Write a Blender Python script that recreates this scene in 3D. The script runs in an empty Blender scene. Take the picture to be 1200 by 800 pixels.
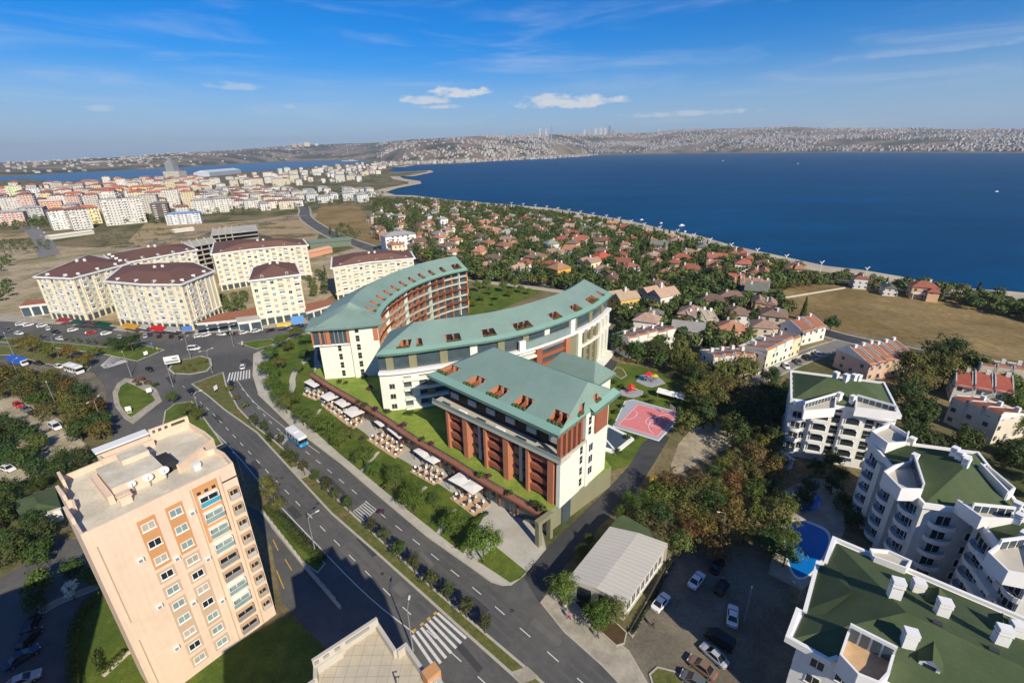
import bpy, math, random
from mathutils import Vector, Matrix
from mathutils.geometry import tessellate_polygon
rad = math.radians
rng = random.Random(7)
scene = bpy.context.scene
COL = scene.collection

# ------------------------------------------------------------------ camera
EYE = Vector((0, 0, 75))
FOC = 555.0
PITCH, ROLL = math.atan(223 / FOC), math.atan(28 / 1380)
FWD = Vector((0, math.cos(PITCH), -math.sin(PITCH)))
_r0, _u0 = Vector((1, 0, 0)), Vector((0, math.sin(PITCH), math.cos(PITCH)))
RGT = math.cos(ROLL) * _r0 - math.sin(ROLL) * _u0
UPV = math.sin(ROLL) * _r0 + math.cos(ROLL) * _u0
cam_d = bpy.data.cameras.new('camera')
cam = bpy.data.objects.new('camera', cam_d); COL.objects.link(cam)
cam_d.sensor_fit = 'HORIZONTAL'; cam_d.sensor_width = 36
cam_d.lens = FOC / 1200 * 36
cam_d.clip_start = 0.5; cam_d.clip_end = 60000
cam.matrix_world = Matrix(((RGT.x, UPV.x, -FWD.x, EYE.x), (RGT.y, UPV.y, -FWD.y, EYE.y), (RGT.z, UPV.z, -FWD.z, EYE.z), (0, 0, 0, 1)))
scene.camera = cam

def ray(px, py):
    return FWD + RGT * ((px - 600) / FOC) - UPV * ((py - 400) / FOC)
def at(px, py, z=0.0):
    """surveyed point of the photograph -> ground plan point at height z"""
    d = ray(px, py)
    return EYE + d * ((z - EYE.z) / d.z)
def ats(pts, z=0.0):
    return [at(x, y, z) for x, y in pts]

# ------------------------------------------------------------------ sky and sun
SUN_AZ, SUN_EL = 150.5, 34.5
w = bpy.data.worlds.new('World'); scene.world = w; w.use_nodes = True
nt = w.node_tree; N = nt.nodes; L = nt.links
bg = N['Background']
sky = N.new('ShaderNodeTexSky'); sky.sky_type = 'NISHITA'; sky.sun_disc = False
sky.sun_elevation = rad(SUN_EL); sky.sun_rotation = rad(SUN_AZ)
sky.air_density = 1.0; sky.dust_density = 0.4; sky.ozone_density = 3.0; sky.altitude = 100
hs = N.new('ShaderNodeHueSaturation'); hs.inputs['Saturation'].default_value = 1.7; hs.inputs['Value'].default_value = 1.12
mlt = N.new('ShaderNodeMixRGB'); mlt.blend_type = 'MULTIPLY'; mlt.inputs[0].default_value = 1; mlt.inputs[2].default_value = (.90, .865, 1.02, 1)
L.new(sky.outputs[0], mlt.inputs[1]); L.new(mlt.outputs[0], hs.inputs['Color'])
def vmath(op, a, b=None, t=nt):
    n = t.nodes.new('ShaderNodeMath'); n.operation = op
    for i, v in enumerate((a, b)):
        if v is None: continue
        if isinstance(v, (int, float)): n.inputs[i].default_value = v
        else: t.links.new(v, n.inputs[i])
    return n.outputs[0]
tc = N.new('ShaderNodeTexCoord')
sx = N.new('ShaderNodeSeparateXYZ'); L.new(tc.outputs['Generated'], sx.inputs[0])
az = vmath('ARCTAN2', sx.outputs[0], sx.outputs[1]); el = vmath('ARCSINE', sx.outputs[2])
cv = N.new('ShaderNodeCombineXYZ'); L.new(az, cv.inputs[0]); L.new(vmath('MULTIPLY', el, 2.2), cv.inputs[1])
nz = N.new('ShaderNodeTexNoise'); nz.inputs['Scale'].default_value = 34; nz.inputs['Detail'].default_value = 7; nz.inputs['Roughness'].default_value = .6
L.new(cv.outputs[0], nz.inputs['Vector'])
nzv = vmath('MULTIPLY', vmath('SUBTRACT', nz.outputs['Fac'], .5), 3.2)
cum = None
def cloud(px, py, hw, hh, k=1.0, flat=.55):
    """a cumulus in direction (px,py): half sizes in pixels"""
    global cum
    d = ray(px, py).normalized()
    a0, e0 = math.atan2(d.x, d.y), math.asin(d.z)
    wa, we = hw / FOC * 1.0, hh / FOC * .85
    u = vmath('DIVIDE', vmath('SUBTRACT', az, a0), wa); v = vmath('DIVIDE', vmath('SUBTRACT', el, e0), we)
    v = vmath('MAXIMUM', v, vmath('MULTIPLY', v, -1.7))
    f = vmath('SUBTRACT', 1.0, vmath('ADD', vmath('MULTIPLY', u, u), vmath('MULTIPLY', v, v)))
    f = vmath('ADD', f, nzv)
    m = N.new('ShaderNodeMapRange'); m.interpolation_type = 'SMOOTHSTEP'
    L.new(f, m.inputs['Value']); m.inputs['From Min'].default_value = .1; m.inputs['From Max'].default_value = 1.0; m.inputs['To Max'].default_value = k
    cum = m.outputs[0] if cum is None else vmath('MAXIMUM', cum, m.outputs[0])
cloud(540, 110, 42, 9, .95); cloud(500, 118, 30, 8, .8); cloud(520, 126, 24, 4, .7); cloud(668, 121, 66, 11, .95); cloud(640, 117, 30, 8, .8)
cloud(278, 102, 28, 6, .4); cloud(118, 128, 14, 5, .35); cloud(800, 134, 70, 5, .5); cloud(340, 126, 9, 4, .3)
cloud(1090, 60, 90, 5, .2)
# thin cirrus veils
cn = N.new('ShaderNodeTexNoise'); cn.inputs['Scale'].default_value = 3.0; cn.inputs['Detail'].default_value = 8; cn.inputs['Roughness'].default_value = .62; cn.inputs['Distortion'].default_value = .6
mp = N.new('ShaderNodeMapping'); mp.inputs['Scale'].default_value = (.9, 3.6, 1); mp.inputs['Rotation'].default_value = (0, 0, rad(-20))
L.new(cv.outputs[0], mp.inputs[0]); L.new(mp.outputs[0], cn.inputs['Vector'])
cr = N.new('ShaderNodeMapRange'); cr.interpolation_type = 'SMOOTHSTEP'; L.new(cn.outputs['Fac'], cr.inputs['Value'])
cr.inputs['From Min'].default_value = .46; cr.inputs['From Max'].default_value = .85; cr.inputs['To Max'].default_value = .42
cfac = vmath('MAXIMUM', cum, cr.outputs[0])
# low horizon veil of moisture
hv = N.new('ShaderNodeMapRange'); hv.interpolation_type = 'SMOOTHSTEP'; L.new(el, hv.inputs['Value'])
hv.inputs['From Min'].default_value = rad(12); hv.inputs['From Max'].default_value = rad(-1); hv.inputs['To Max'].default_value = .85
mxh = N.new('ShaderNodeMixRGB'); L.new(hv.outputs[0], mxh.inputs[0]); L.new(hs.outputs[0], mxh.inputs[1]); mxh.inputs[2].default_value = (2.5, 4.4, 6.7, 1)
mx = N.new('ShaderNodeMixRGB'); L.new(cfac, mx.inputs[0]); L.new(mxh.outputs[0], mx.inputs[1]); mx.inputs[2].default_value = (7.2, 7.4, 7.8, 1)
L.new(mx.outputs[0], bg.inputs['Color']); bg.inputs['Strength'].default_value = .09

sun_d = bpy.data.lights.new('sun', 'SUN'); sun_d.energy = 5.0; sun_d.angle = rad(.53); sun_d.color = (1, .905, .73)
sun = bpy.data.objects.new('sun', sun_d); COL.objects.link(sun)
to_sun = Vector((math.sin(rad(SUN_AZ)) * math.cos(rad(SUN_EL)), math.cos(rad(SUN_AZ)) * math.cos(rad(SUN_EL)), math.sin(rad(SUN_EL))))
sun.rotation_euler = to_sun.to_track_quat('Z', 'Y').to_euler(); sun.location = (40, -60, 200)
vs = scene.view_settings; vs.view_transform = 'Standard'; vs.look = 'None'; vs.gamma = 1; vs.exposure = 0.2; vs.use_curve_mapping = False
scene.render.engine = 'CYCLES'
scene.cycles.use_denoising = True
scene.cycles.max_bounces = 6; scene.cycles.volume_bounces = 0; scene.cycles.transparent_max_bounces = 8
scene.cycles.caustics_reflective = False; scene.cycles.caustics_refractive = False

# ------------------------------------------------------------------ materials
MATS = {}
def mat(name, col, rough=.8, var=.12, scale=.6, spec=.3, bump=0, bscale=None, metal=0, col2=None, scale2=None, thr=(.4, .6), fine=0, fscale=2.0, streak=0):
    """plain surface with two scales of noise mottling (world position)"""
    m = bpy.data.materials.new(name); m.use_nodes = True; t = m.node_tree; n = t.nodes; l = t.links
    b = n['Principled BSDF']; b.inputs['Roughness'].default_value = rough; b.inputs['Specular IOR Level'].default_value = spec; b.inputs['Metallic'].default_value = metal
    g = n.new('ShaderNodeNewGeometry')
    no = n.new('ShaderNodeTexNoise'); no.inputs['Scale'].default_value = scale; no.inputs['Detail'].default_value = 6; no.inputs['Roughness'].default_value = .65
    l.new(g.outputs['Position'], no.inputs['Vector'])
    mr = n.new('ShaderNodeMapRange'); l.new(no.outputs['Fac'], mr.inputs['Value']); mr.inputs['From Min'].default_value = .25; mr.inputs['From Max'].default_value = .75
    mr.inputs['To Min'].default_value = 1 - var; mr.inputs['To Max'].default_value = 1 + var
    hv_ = n.new('ShaderNodeHueSaturation'); hv_.inputs['Color'].default_value = (*col, 1); l.new(mr.outputs[0], hv_.inputs['Value'])
    out = hv_.outputs[0]
    if col2:
        n2 = n.new('ShaderNodeTexNoise'); n2.inputs['Scale'].default_value = scale2 or scale * .2; n2.inputs['Detail'].default_value = 5; n2.inputs['Roughness'].default_value = .6
        l.new(g.outputs['Position'], n2.inputs['Vector'])
        m2 = n.new('ShaderNodeMapRange'); m2.interpolation_type = 'SMOOTHSTEP'; l.new(n2.outputs['Fac'], m2.inputs['Value']); m2.inputs['From Min'].default_value = thr[0]; m2.inputs['From Max'].default_value = thr[1]
        h2 = n.new('ShaderNodeHueSaturation'); h2.inputs['Color'].default_value = (*col2, 1); l.new(mr.outputs[0], h2.inputs['Value'])
        x = n.new('ShaderNodeMixRGB'); l.new(m2.outputs[0], x.inputs[0]); l.new(out, x.inputs[1]); l.new(h2.outputs[0], x.inputs[2]); out = x.outputs[0]
    l.new(out, b.inputs['Base Color'])
    if fine:
        nf = n.new('ShaderNodeTexNoise'); nf.inputs['Scale'].default_value = fscale; nf.inputs['Detail'].default_value = 8; nf.inputs['Roughness'].default_value = .75; l.new(g.outputs['Position'], nf.inputs['Vector'])
        mf = n.new('ShaderNodeMapRange'); l.new(nf.outputs['Fac'], mf.inputs['Value']); mf.inputs['From Min'].default_value = .3; mf.inputs['From Max'].default_value = .7; mf.inputs['To Min'].default_value = 1 - fine; mf.inputs['To Max'].default_value = 1 + fine
        hf = n.new('ShaderNodeHueSaturation'); l.new(out, hf.inputs['Color']); l.new(mf.outputs[0], hf.inputs['Value']); out = hf.outputs[0]; l.new(out, b.inputs['Base Color'])
    if streak:
        vm = n.new('ShaderNodeMapping'); vm.inputs['Scale'].default_value = (1.1, 1.1, .05); l.new(g.outputs['Position'], vm.inputs[0])
        nf = n.new('ShaderNodeTexNoise'); nf.inputs['Scale'].default_value = 1.6; nf.inputs['Detail'].default_value = 6; nf.inputs['Roughness'].default_value = .7; l.new(vm.outputs[0], nf.inputs['Vector'])
        mf = n.new('ShaderNodeMapRange'); l.new(nf.outputs['Fac'], mf.inputs['Value']); mf.inputs['From Min'].default_value = .35; mf.inputs['From Max'].default_value = .75; mf.inputs['To Min'].default_value = 1; mf.inputs['To Max'].default_value = 1 - streak
        hf = n.new('ShaderNodeHueSaturation'); l.new(out, hf.inputs['Color']); l.new(mf.outputs[0], hf.inputs['Value']); out = hf.outputs[0]; l.new(out, b.inputs['Base Color'])
    if bump:
        nb = n.new('ShaderNodeTexNoise'); nb.inputs['Scale'].default_value = bscale or scale * 4; nb.inputs['Detail'].default_value = 4; l.new(g.outputs['Position'], nb.inputs['Vector'])
        bp = n.new('ShaderNodeBump'); bp.inputs['Strength'].default_value = bump; bp.inputs['Distance'].default_value = .1
        l.new(nb.outputs['Fac'], bp.inputs['Height']); l.new(bp.outputs[0], b.inputs['Normal'])
    MATS[name] = m
    return m
def tint(name, rough=.75, var=.10, scale=.7, spec=.3):
    """surface whose colour is the object's own colour"""
    m = mat(name, (.5, .5, .5), rough, var, scale, spec); t = m.node_tree
    oi = t.nodes.new('ShaderNodeObjectInfo')
    h = [x for x in t.nodes if x.type == 'HUE_SAT'][0]
    t.links.new(oi.outputs['Color'], h.inputs['Color'])
    return m
def bands(m, axis_uv, freq, lo, amount):
    """multiply the base colour by fine lines across a UV axis (seams, courses)"""
    t = m.node_tree; b = t.nodes['Principled BSDF']; src = b.inputs['Base Color'].links[0].from_socket
    uv = t.nodes.new('ShaderNodeUVMap'); s = t.nodes.new('ShaderNodeSeparateXYZ'); t.links.new(uv.outputs[0], s.inputs[0])
    f = vmath('FRACT', vmath('MULTIPLY', s.outputs[axis_uv], freq, t), None, t)
    k = vmath('SUBTRACT', 1.0, vmath('MULTIPLY', vmath('LESS_THAN', f, lo, t), amount, t), t)
    h = t.nodes.new('ShaderNodeHueSaturation'); t.links.new(src, h.inputs['Color']); t.links.new(k, h.inputs['Value'])
    t.links.new(h.outputs[0], b.inputs['Base Color'])

# ------------------------------------------------------------------ mesh helper
class MB:
    def __init__(s): s.v = []; s.f = []; s.m = []; s.uv = []
    def face(s, pts, m=0, uv=None):
        i = len(s.v); s.v += [tuple(p) for p in pts]; s.f.append(tuple(range(i, i + len(pts)))); s.m.append(m)
        s.uv += uv if uv else [(0.0, 0.0)] * len(pts)
        return s
    def quad(s, a, b, c, d, m=0):
        W = (Vector(b) - Vector(a)).length; Hh = (Vector(d) - Vector(a)).length
        return s.face((a, b, c, d), m, [(0, 0), (W, 0), (W, Hh), (0, Hh)])
    def box(s, c, size, rot=0, m=0, mtop=None):
        """c = centre of the base"""
        x, y, z = size[0] / 2, size[1] / 2, size[2]; ca, sa = math.cos(rot), math.sin(rot)
        def P(a, b, h): return (c[0] + a * ca - b * sa, c[1] + a * sa + b * ca, c[2] + h)
        b = [P(-x, -y, 0), P(x, -y, 0), P(x, y, 0), P(-x, y, 0)]; t = [P(-x, -y, z), P(x, -y, z), P(x, y, z), P(-x, y, z)]
        for i in range(4): j = (i + 1) % 4; s.quad(b[i], b[j], t[j], t[i], m)
        s.face(t, m if mtop is None else mtop, [(0, 0), (size[0], 0), (size[0], size[1]), (0, size[1])]); s.face(b[::-1], m)
        return s
    def prism(s, poly, z0, z1, m=0, mtop=None, bottom=True, u0=0):
        poly = ccw(poly); n = len(poly); u = u0
        for i in range(n):
            a, b = poly[i], poly[(i + 1) % n]; W = math.hypot(b[0] - a[0], b[1] - a[1])
            s.face(((a[0], a[1], z0), (b[0], b[1], z0), (b[0], b[1], z1), (a[0], a[1], z1)), m, [(u, z0), (u + W, z0), (u + W, z1), (u, z1)]); u += W
        s.flat(poly, z1, m if mtop is None else mtop)
        if bottom: s.flat(poly, z0, m, True)
        return s
    def flat(s, poly, z, m=0, flip=False):
        P = [Vector((p[0], p[1], 0)) for p in poly]
        for tri in tessellate_polygon([P]):
            q = [P[i] for i in tri]
            if ((q[1] - q[0]).cross(q[2] - q[0]).z < 0) != flip: q.reverse()
            s.face([(p.x, p.y, z) for p in q], m, [(p.x, p.y) for p in q])
        return s
    def tube(s, pts, r, n=6, m=0, r1=None):
        pts = [Vector(p) for p in pts]; rings = []
        for i, p in enumerate(pts):
            d = (pts[min(i + 1, len(pts) - 1)] - pts[max(i - 1, 0)]).normalized()
            a = d.cross(Vector((0, 0, 1)) if abs(d.z) < .9 else Vector((1, 0, 0))).normalized(); b = d.cross(a)
            rr = r if r1 is None else r + (r1 - r) * i / max(1, len(pts) - 1)
            rings.append([p + a * math.cos(k * 2 * math.pi / n) * rr + b * math.sin(k * 2 * math.pi / n) * rr for k in range(n)])
        for i in range(len(rings) - 1):
            for k in range(n): j = (k + 1) % n; s.face((rings[i][k], rings[i + 1][k], rings[i + 1][j], rings[i][j]), m)
        s.face(rings[0], m); s.face(rings[-1][::-1], m)
        return s
    def ball(s, c, r, nu=8, nv=5, m=0):
        r = r if hasattr(r, '__len__') else (r, r, r)
        def P(i, j):
            t = math.pi * j / nv; p = 2 * math.pi * i / nu
            return (c[0] + r[0] * math.sin(t) * math.cos(p), c[1] + r[1] * math.sin(t) * math.sin(p), c[2] + r[2] * math.cos(t))
        for j in range(nv):
            for i in range(nu):
                q = [P(i, j), P(i, j + 1), P(i + 1, j + 1), P(i + 1, j)]
                if j == 0: q = [q[0], q[1], q[2]]
                elif j == nv - 1: q = [q[0], q[1], q[3]]
                s.face(q, m)
        return s
    def mesh(s, name, mats, origin=None, smooth=False):
        me = bpy.data.meshes.new(name)
        o = origin or Vector((0, 0, 0))
        me.from_pydata([(x - o[0], y - o[1], z - o[2]) for x, y, z in s.v], [], s.f)
        for m in (mats if isinstance(mats, (list, tuple)) else [mats]): me.materials.append(MATS[m] if isinstance(m, str) else m)
        me.polygons.foreach_set('material_index', s.m)
        if smooth: me.polygons.foreach_set('use_smooth', [True] * len(s.f))
        uvl = me.uv_layers.new(name='UVMap'); flat = [c for p in s.uv for c in p]
        uvl.data.foreach_set('uv', flat)
        me.update()
        return me
    def build(s, name, mats, parent=None, smooth=False, origin=None):
        q = parent
        while origin is None and q is not None: origin = q.get('_o'); q = q.parent
        if origin is None: origin = (0, 0, 0)
        return link(name, s.mesh(name, mats, origin, smooth), parent)
def ccw(poly):
    a = sum(poly[i][0] * poly[(i + 1) % len(poly)][1] - poly[(i + 1) % len(poly)][0] * poly[i][1] for i in range(len(poly)))
    return list(poly) if a > 0 else list(poly)[::-1]
def link(name, me, parent=None, loc=None, rz=0, color=None):
    o = bpy.data.objects.new(name, me); COL.objects.link(o)
    if parent is not None: o.parent = parent
    if loc is not None: o.location = loc
    if rz: o.rotation_euler = (0, 0, rz)
    if color: o.color = (*color, 1)
    return o
def tag(o, label, cat, group=None, kind=None):
    o['label'] = label; o['category'] = cat
    if group: o['group'] = group
    if kind: o['kind'] = kind
    return o
def thing(name, label, cat, loc=(0, 0, 0), rz=0, group=None):
    o = bpy.data.objects.new(name, None); COL.objects.link(o); o.location = loc; o.rotation_euler = (0, 0, rz)
    o.empty_display_size = .5
    o['_o'] = tuple(loc)
    return tag(o, label, cat, group)
def struct(name, mb, mats):
    o = mb.build(name, mats); o['kind'] = 'structure'; return o
def dup(root, loc, rz=0, label=None, group=None, color=None, scale=None):
    """copy of a thing with copies of its parts and sub-parts"""
    def cp(o, par):
        c = o.copy(); COL.objects.link(c)
        if par is not None: c.parent = par
        if color and not (par is None and o.type == 'EMPTY'): c.color = (*color, 1)
        for ch in o.children: cp(ch, c)
        return c
    r = cp(root, None); r.location = loc; r.rotation_euler = (0, 0, rz)
    if scale: r.scale = scale if hasattr(scale, '__len__') else (scale,) * 3
    if label: r['label'] = label
    if group: r['group'] = group
    return r
def drop_unused(protos):
    for p in protos:
        for o in list(p.children_recursive) + [p]: bpy.data.objects.remove(o)
ORD = ['first', 'second', 'third', 'fourth', 'fifth', 'sixth', 'seventh', 'eighth', 'ninth', 'tenth', 'eleventh', 'twelfth', 'thirteenth', 'fourteenth', 'fifteenth', 'sixteenth', 'seventeenth', 'eighteenth', 'nineteenth', 'twentieth', 'twenty-first', 'twenty-second', 'twenty-third', 'twenty-fourth', 'twenty-fifth', 'twenty-sixth', 'twenty-seventh', 'twenty-eighth', 'twenty-ninth', 'thirtieth']
def lerp(a, b, t): return a + (b - a) * t
def inside(p, poly):
    c = False; n = len(poly)
    for i in range(n):
        a, b = poly[i], poly[i - 1]
        if (a[1] > p[1]) != (b[1] > p[1]) and p[0] < (b[0] - a[0]) * (p[1] - a[1]) / (b[1] - a[1]) + a[0]: c = not c
    return c
def scatter(poly_px, spacing, n=None, z=0, tries=30, rg=rng, jitter=None):
    """blue-noise points in a plan polygon surveyed from the photograph"""
    poly = [(p.x, p.y) for p in ats(poly_px, z)]
    xs = [p[0] for p in poly]; ys = [p[1] for p in poly]; out = []; grid = {}
    area = (max(xs) - min(xs)) * (max(ys) - min(ys)); k = int(area / spacing ** 2 * tries)
    for _ in range(min(k, 200000)):
        q = (rg.uniform(min(xs), max(xs)), rg.uniform(min(ys), max(ys)))
        if not inside(q, poly): continue
        c = (int(q[0] // spacing), int(q[1] // spacing)); ok = True
        for i in (-1, 0, 1):
            for j in (-1, 0, 1):
                for p in grid.get((c[0] + i, c[1] + j), ()):
                    if (p[0] - q[0]) ** 2 + (p[1] - q[1]) ** 2 < spacing ** 2: ok = False
        if ok:
            grid.setdefault(c, []).append(q); out.append(Vector((q[0], q[1], z)))
            if n and len(out) >= n: break
    return out
def along(pts, spacing, z=0):
    """points every `spacing` metres on a polyline"""
    P = [Vector((p[0], p[1], z)) for p in pts]; out = [P[0]]; left = spacing
    for a, b in zip(P, P[1:]):
        d = (b - a).length; s = left
        while s <= d: out.append(a.lerp(b, s / d)); s += spacing
        left = s - d
    return out
def strip(mb, pts, wd, z, m=0):
    """flat ribbon along a polyline"""
    P = [Vector((p[0], p[1], 0)) for p in pts]; Lf = []; Rt = []
    for i, p in enumerate(P):
        d = (P[min(i + 1, len(P) - 1)] - P[max(i - 1, 0)]).normalized(); nn = Vector((-d.y, d.x, 0)) * wd / 2
        Lf.append(p + nn); Rt.append(p - nn)
    for i in range(len(P) - 1):
        mb.face([(q.x, q.y, z) for q in (Rt[i], Rt[i + 1], Lf[i + 1], Lf[i])], m)
    return mb
def offset(pts, d):
    """parallel polyline, d metres to the left"""
    P = [Vector((p[0], p[1], 0)) for p in pts]; out = []
    for i, p in enumerate(P):
        t = (P[min(i + 1, len(P) - 1)] - P[max(i - 1, 0)]).normalized()
        out.append(p + Vector((-t.y, t.x, 0)) * d)
    return out
def resample(pts, n):
    P = [Vector((p[0], p[1], 0)) for p in pts]; Ls = [0]
    for a, b in zip(P, P[1:]): Ls.append(Ls[-1] + (b - a).length)
    out = []
    for k in range(n):
        s = Ls[-1] * k / (n - 1); i = 0
        while i < len(P) - 2 and Ls[i + 1] < s: i += 1
        out.append(P[i].lerp(P[i + 1], (s - Ls[i]) / max(1e-6, Ls[i + 1] - Ls[i])))
    return out
def smooth(pts, it=2):
    P = [Vector((p[0], p[1], 0)) for p in pts]
    for _ in range(it):
        Q = [P[0]]
        for a, b in zip(P, P[1:]): Q += [a.lerp(b, .25), a.lerp(b, .75)]
        P = Q + [P[-1]]
    return P
# ------------------------------------------------------------------ material list
mat('earth', (.20, .16, .085), .95, .22, .09, .1, .35, 1.2, col2=(.075, .085, .032), scale2=.018, thr=(.42, .62), fine=.45, fscale=.7)
mat('dry_field', (.265, .19, .085), .95, .2, .05, .1, .4, 1.5, col2=(.19, .135, .055), scale2=.022, thr=(.4, .62), fine=.4, fscale=.35)
mat('tan_dirt', (.36, .265, .15), .95, .16, .15, .1, .3, 1.5, col2=(.16, .14, .06), scale2=.03, thr=(.5, .62), fine=.3, fscale=.3)
mat('gravel_lot', (.44, .38, .27), .95, .14, .35, .1, .3, 3, col2=(.30, .25, .17), scale2=.06, fine=.3, fscale=.8)
mat('site_ground', (.40, .32, .205), .95, .2, .12, .1, .3, 2, col2=(.25, .215, .12), scale2=.035, thr=(.42, .6), fine=.35, fscale=.4)
mat('asphalt', (.088, .088, .085), .9, .15, .5, .25, .15, 6, col2=(.122, .118, .108), scale2=.05, fine=.16, fscale=3)
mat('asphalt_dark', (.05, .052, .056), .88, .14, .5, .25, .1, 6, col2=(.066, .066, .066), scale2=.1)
mat('lot_paving', (.20, .175, .125), .9, .12, .5, .2, .15, 5, col2=(.14, .122, .09), scale2=.1, fine=.25, fscale=2)
mat('street_far', (.20, .19, .175), .9, .15, .2, .2)
mat('concrete', (.47, .445, .375), .88, .1, .5, .25, .1, 4, col2=(.41, .385, .325), scale2=.12, fine=.1, fscale=3)
mat('pavement', (.40, .36, .285), .9, .12, .7, .2, .1, 5, col2=(.31, .28, .22), scale2=.2, fine=.18, fscale=3)
mat('kerb', (.42, .39, .32), .9, .12, 1.2, .2)
mat('lawn', (.115, .15, .028), .95, .25, .5, .1, .6, 7, col2=(.075, .115, .022), scale2=.12, fine=.35, fscale=2.5)
mat('lawn_bright', (.24, .30, .055), .95, .2, .5, .1, .6, 7, col2=(.18, .255, .045), scale2=.15, fine=.25, fscale=2.5)
mat('dry_grass', (.115, .125, .038), .95, .28, .6, .1, .6, 6, col2=(.175, .13, .06), scale2=.15, thr=(.5, .66), fine=.4, fscale=2)
mat('road_paint', (.62, .61, .57), .8, .18, 2.5, .3)
mat('yellow_paint', (.55, .33, .05), .8, .2, 2, .3)
mat('beach_sand', (.50, .43, .31), .95, .1, .1, .1, col2=(.38, .33, .25), scale2=.03)
mat('hill_earth', (.235, .175, .11), .95, .25, .006, .1, col2=(.055, .062, .03), scale2=.0022, thr=(.42, .6), fine=.35, fscale=.02)
mat('deck_wood', (.52, .34, .19), .75, .15, 1.5, .3)
mat('dark_soil', (.085, .055, .03), .95, .3, .8, .1, .4, 5)
mat('court_red', (.66, .215, .22), .8, .06, .6, .25)
mat('court_grey', (.36, .40, .44), .8, .06, .6, .25)
mat('play_rubber', (.33, .35, .38), .85, .08, .8, .2)
mat('white_paint', (.78, .77, .73), .6, .05, .8, .35)
mat('pool_tile', (.03, .22, .50), .25, .1, .5, .5)
m = mat('sea_water', (.002, .052, .138), .45, .14, .006, .015, col2=(.003, .056, .140), scale2=.0012, fine=.12, fscale=.03)
t = m.node_tree; nb = t.nodes.new('ShaderNodeTexNoise'); nb.inputs['Scale'].default_value = .25; nb.inputs['Detail'].default_value = 6
g_ = t.nodes.new('ShaderNodeNewGeometry'); t.links.new(g_.outputs['Position'], nb.inputs['Vector'])
bp = t.nodes.new('ShaderNodeBump'); bp.inputs['Strength'].default_value = .5; bp.inputs['Distance'].default_value = .5; t.links.new(nb.outputs['Fac'], bp.inputs['Height']); t.links.new(bp.outputs[0], t.nodes['Principled BSDF'].inputs['Normal'])
hh_ = [x for x in t.nodes if x.type == 'HUE_SAT'][-1]; src_ = t.nodes['Principled BSDF'].inputs['Base Color'].links[0].from_socket
mp_ = t.nodes.new('ShaderNodeMapping'); mp_.inputs['Scale'].default_value = (.0022, .014, 1); mp_.inputs['Rotation'].default_value = (0, 0, rad(14)); t.links.new(g_.outputs['Position'], mp_.inputs[0])
ns_ = t.nodes.new('ShaderNodeTexNoise'); ns_.inputs['Scale'].default_value = 1; ns_.inputs['Detail'].default_value = 7; ns_.inputs['Roughness'].default_value = .62; t.links.new(mp_.outputs[0], ns_.inputs['Vector'])
mr_ = t.nodes.new('ShaderNodeMapRange'); t.links.new(ns_.outputs['Fac'], mr_.inputs[0]); mr_.inputs['From Min'].default_value = .3; mr_.inputs['From Max'].default_value = .7; mr_.inputs['To Min'].default_value = .86; mr_.inputs['To Max'].default_value = 1.18
hs_ = t.nodes.new('ShaderNodeHueSaturation'); t.links.new(src_, hs_.inputs['Color']); t.links.new(mr_.outputs[0], hs_.inputs['Value']); t.links.new(hs_.outputs[0], t.nodes['Principled BSDF'].inputs['Base Color'])
mat('lake_water', (.05, .13, .24), .4, .08, .003, .05)
mat('pool_water', (.004, .16, .50), .08, .05, .5, .5)

def sheet(name, px, z, m, world=False, cut=0):
    mb = MB(); P = px if world else [(p.x, p.y) for p in ats(px, 0)]
    mb.flat(P, z, 0); return struct(name, mb, [m])
def slab(name, px, z0, z1, mside, mtop, world=False, inset=0, minner=None):
    """raised slab with a kerb ring and an inner surface"""
    P = px if world else [(p.x, p.y) for p in ats(px, 0)]
    P = ccw(P); mb = MB(); mb.prism(P, z0, z1, 0, 1 if not inset else 0, bottom=False)
    if inset:
        n = len(P); Q = []
        for i in range(n):
            a, b, c = Vector((*P[i - 1], 0)), Vector((*P[i], 0)), Vector((*P[(i + 1) % n], 0))
            d1, d2 = (b - a).normalized(), (c - b).normalized(); n1, n2 = Vector((-d1.y, d1.x, 0)), Vector((-d2.y, d2.x, 0))
            bis = (n1 + n2); bis = bis.normalized() if bis.length > .2 else n1
            q = b + bis * inset / max(.5, bis.dot(n1)); Q.append((q.x, q.y))
        mb.flat(Q, z1 + .012, 1)
    return struct(name, mb, [mside, mtop])

# ------------------------------------------------------------------ land, sea, lake, hills
coast = [(1700, 400), (1330, 366), (1200, 352), (1122, 346), (1070, 337), (1032, 328), (999, 322), (950, 316), (894, 303), (837, 290), (800, 278), (760, 270), (722, 260), (681, 253), (640, 246), (599, 242), (561, 239), (520, 235.5), (475, 230), (445, 229.3), (434, 226), (450, 221), (480, 215.5), (480, 213), (462, 210), (458, 207), (475, 206.7), (500, 201.8), (502, 200), (467, 202.3), (455, 200), (462, 196), (478, 193.5), (535, 191.4), (580, 188.5), (625, 186.3), (690, 182.3), (800, 180), (1000, 178.6), (1200, 178.9), (1500, 180), (1900, 184)]
cw = [(p.x, p.y) for p in ats(coast)]
land = cw + [(16000, 9000), (16000, 26000), (-16000, 26000), (-16000, -600), (900, -600), (900, 60)]
mb = MB(); mb.prism(land, -8, 0, 0, bottom=False); struct('ground', mb, ['earth'])
mb = MB(); mb.flat([(-2000, -600), (30000, -600), (30000, 26000), (-2000, 26000)], -1.2, 0); struct('sea', mb, ['sea_water'])
mat('shallows', (.012, .105, .15), .4, .1, .05, .02)
mb = MB(); strip(mb, offset([Vector((x, y, 0)) for x, y in cw[1:20]], 6), 16, -1.15); struct('shallow_water', mb, ['shallows'])
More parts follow.
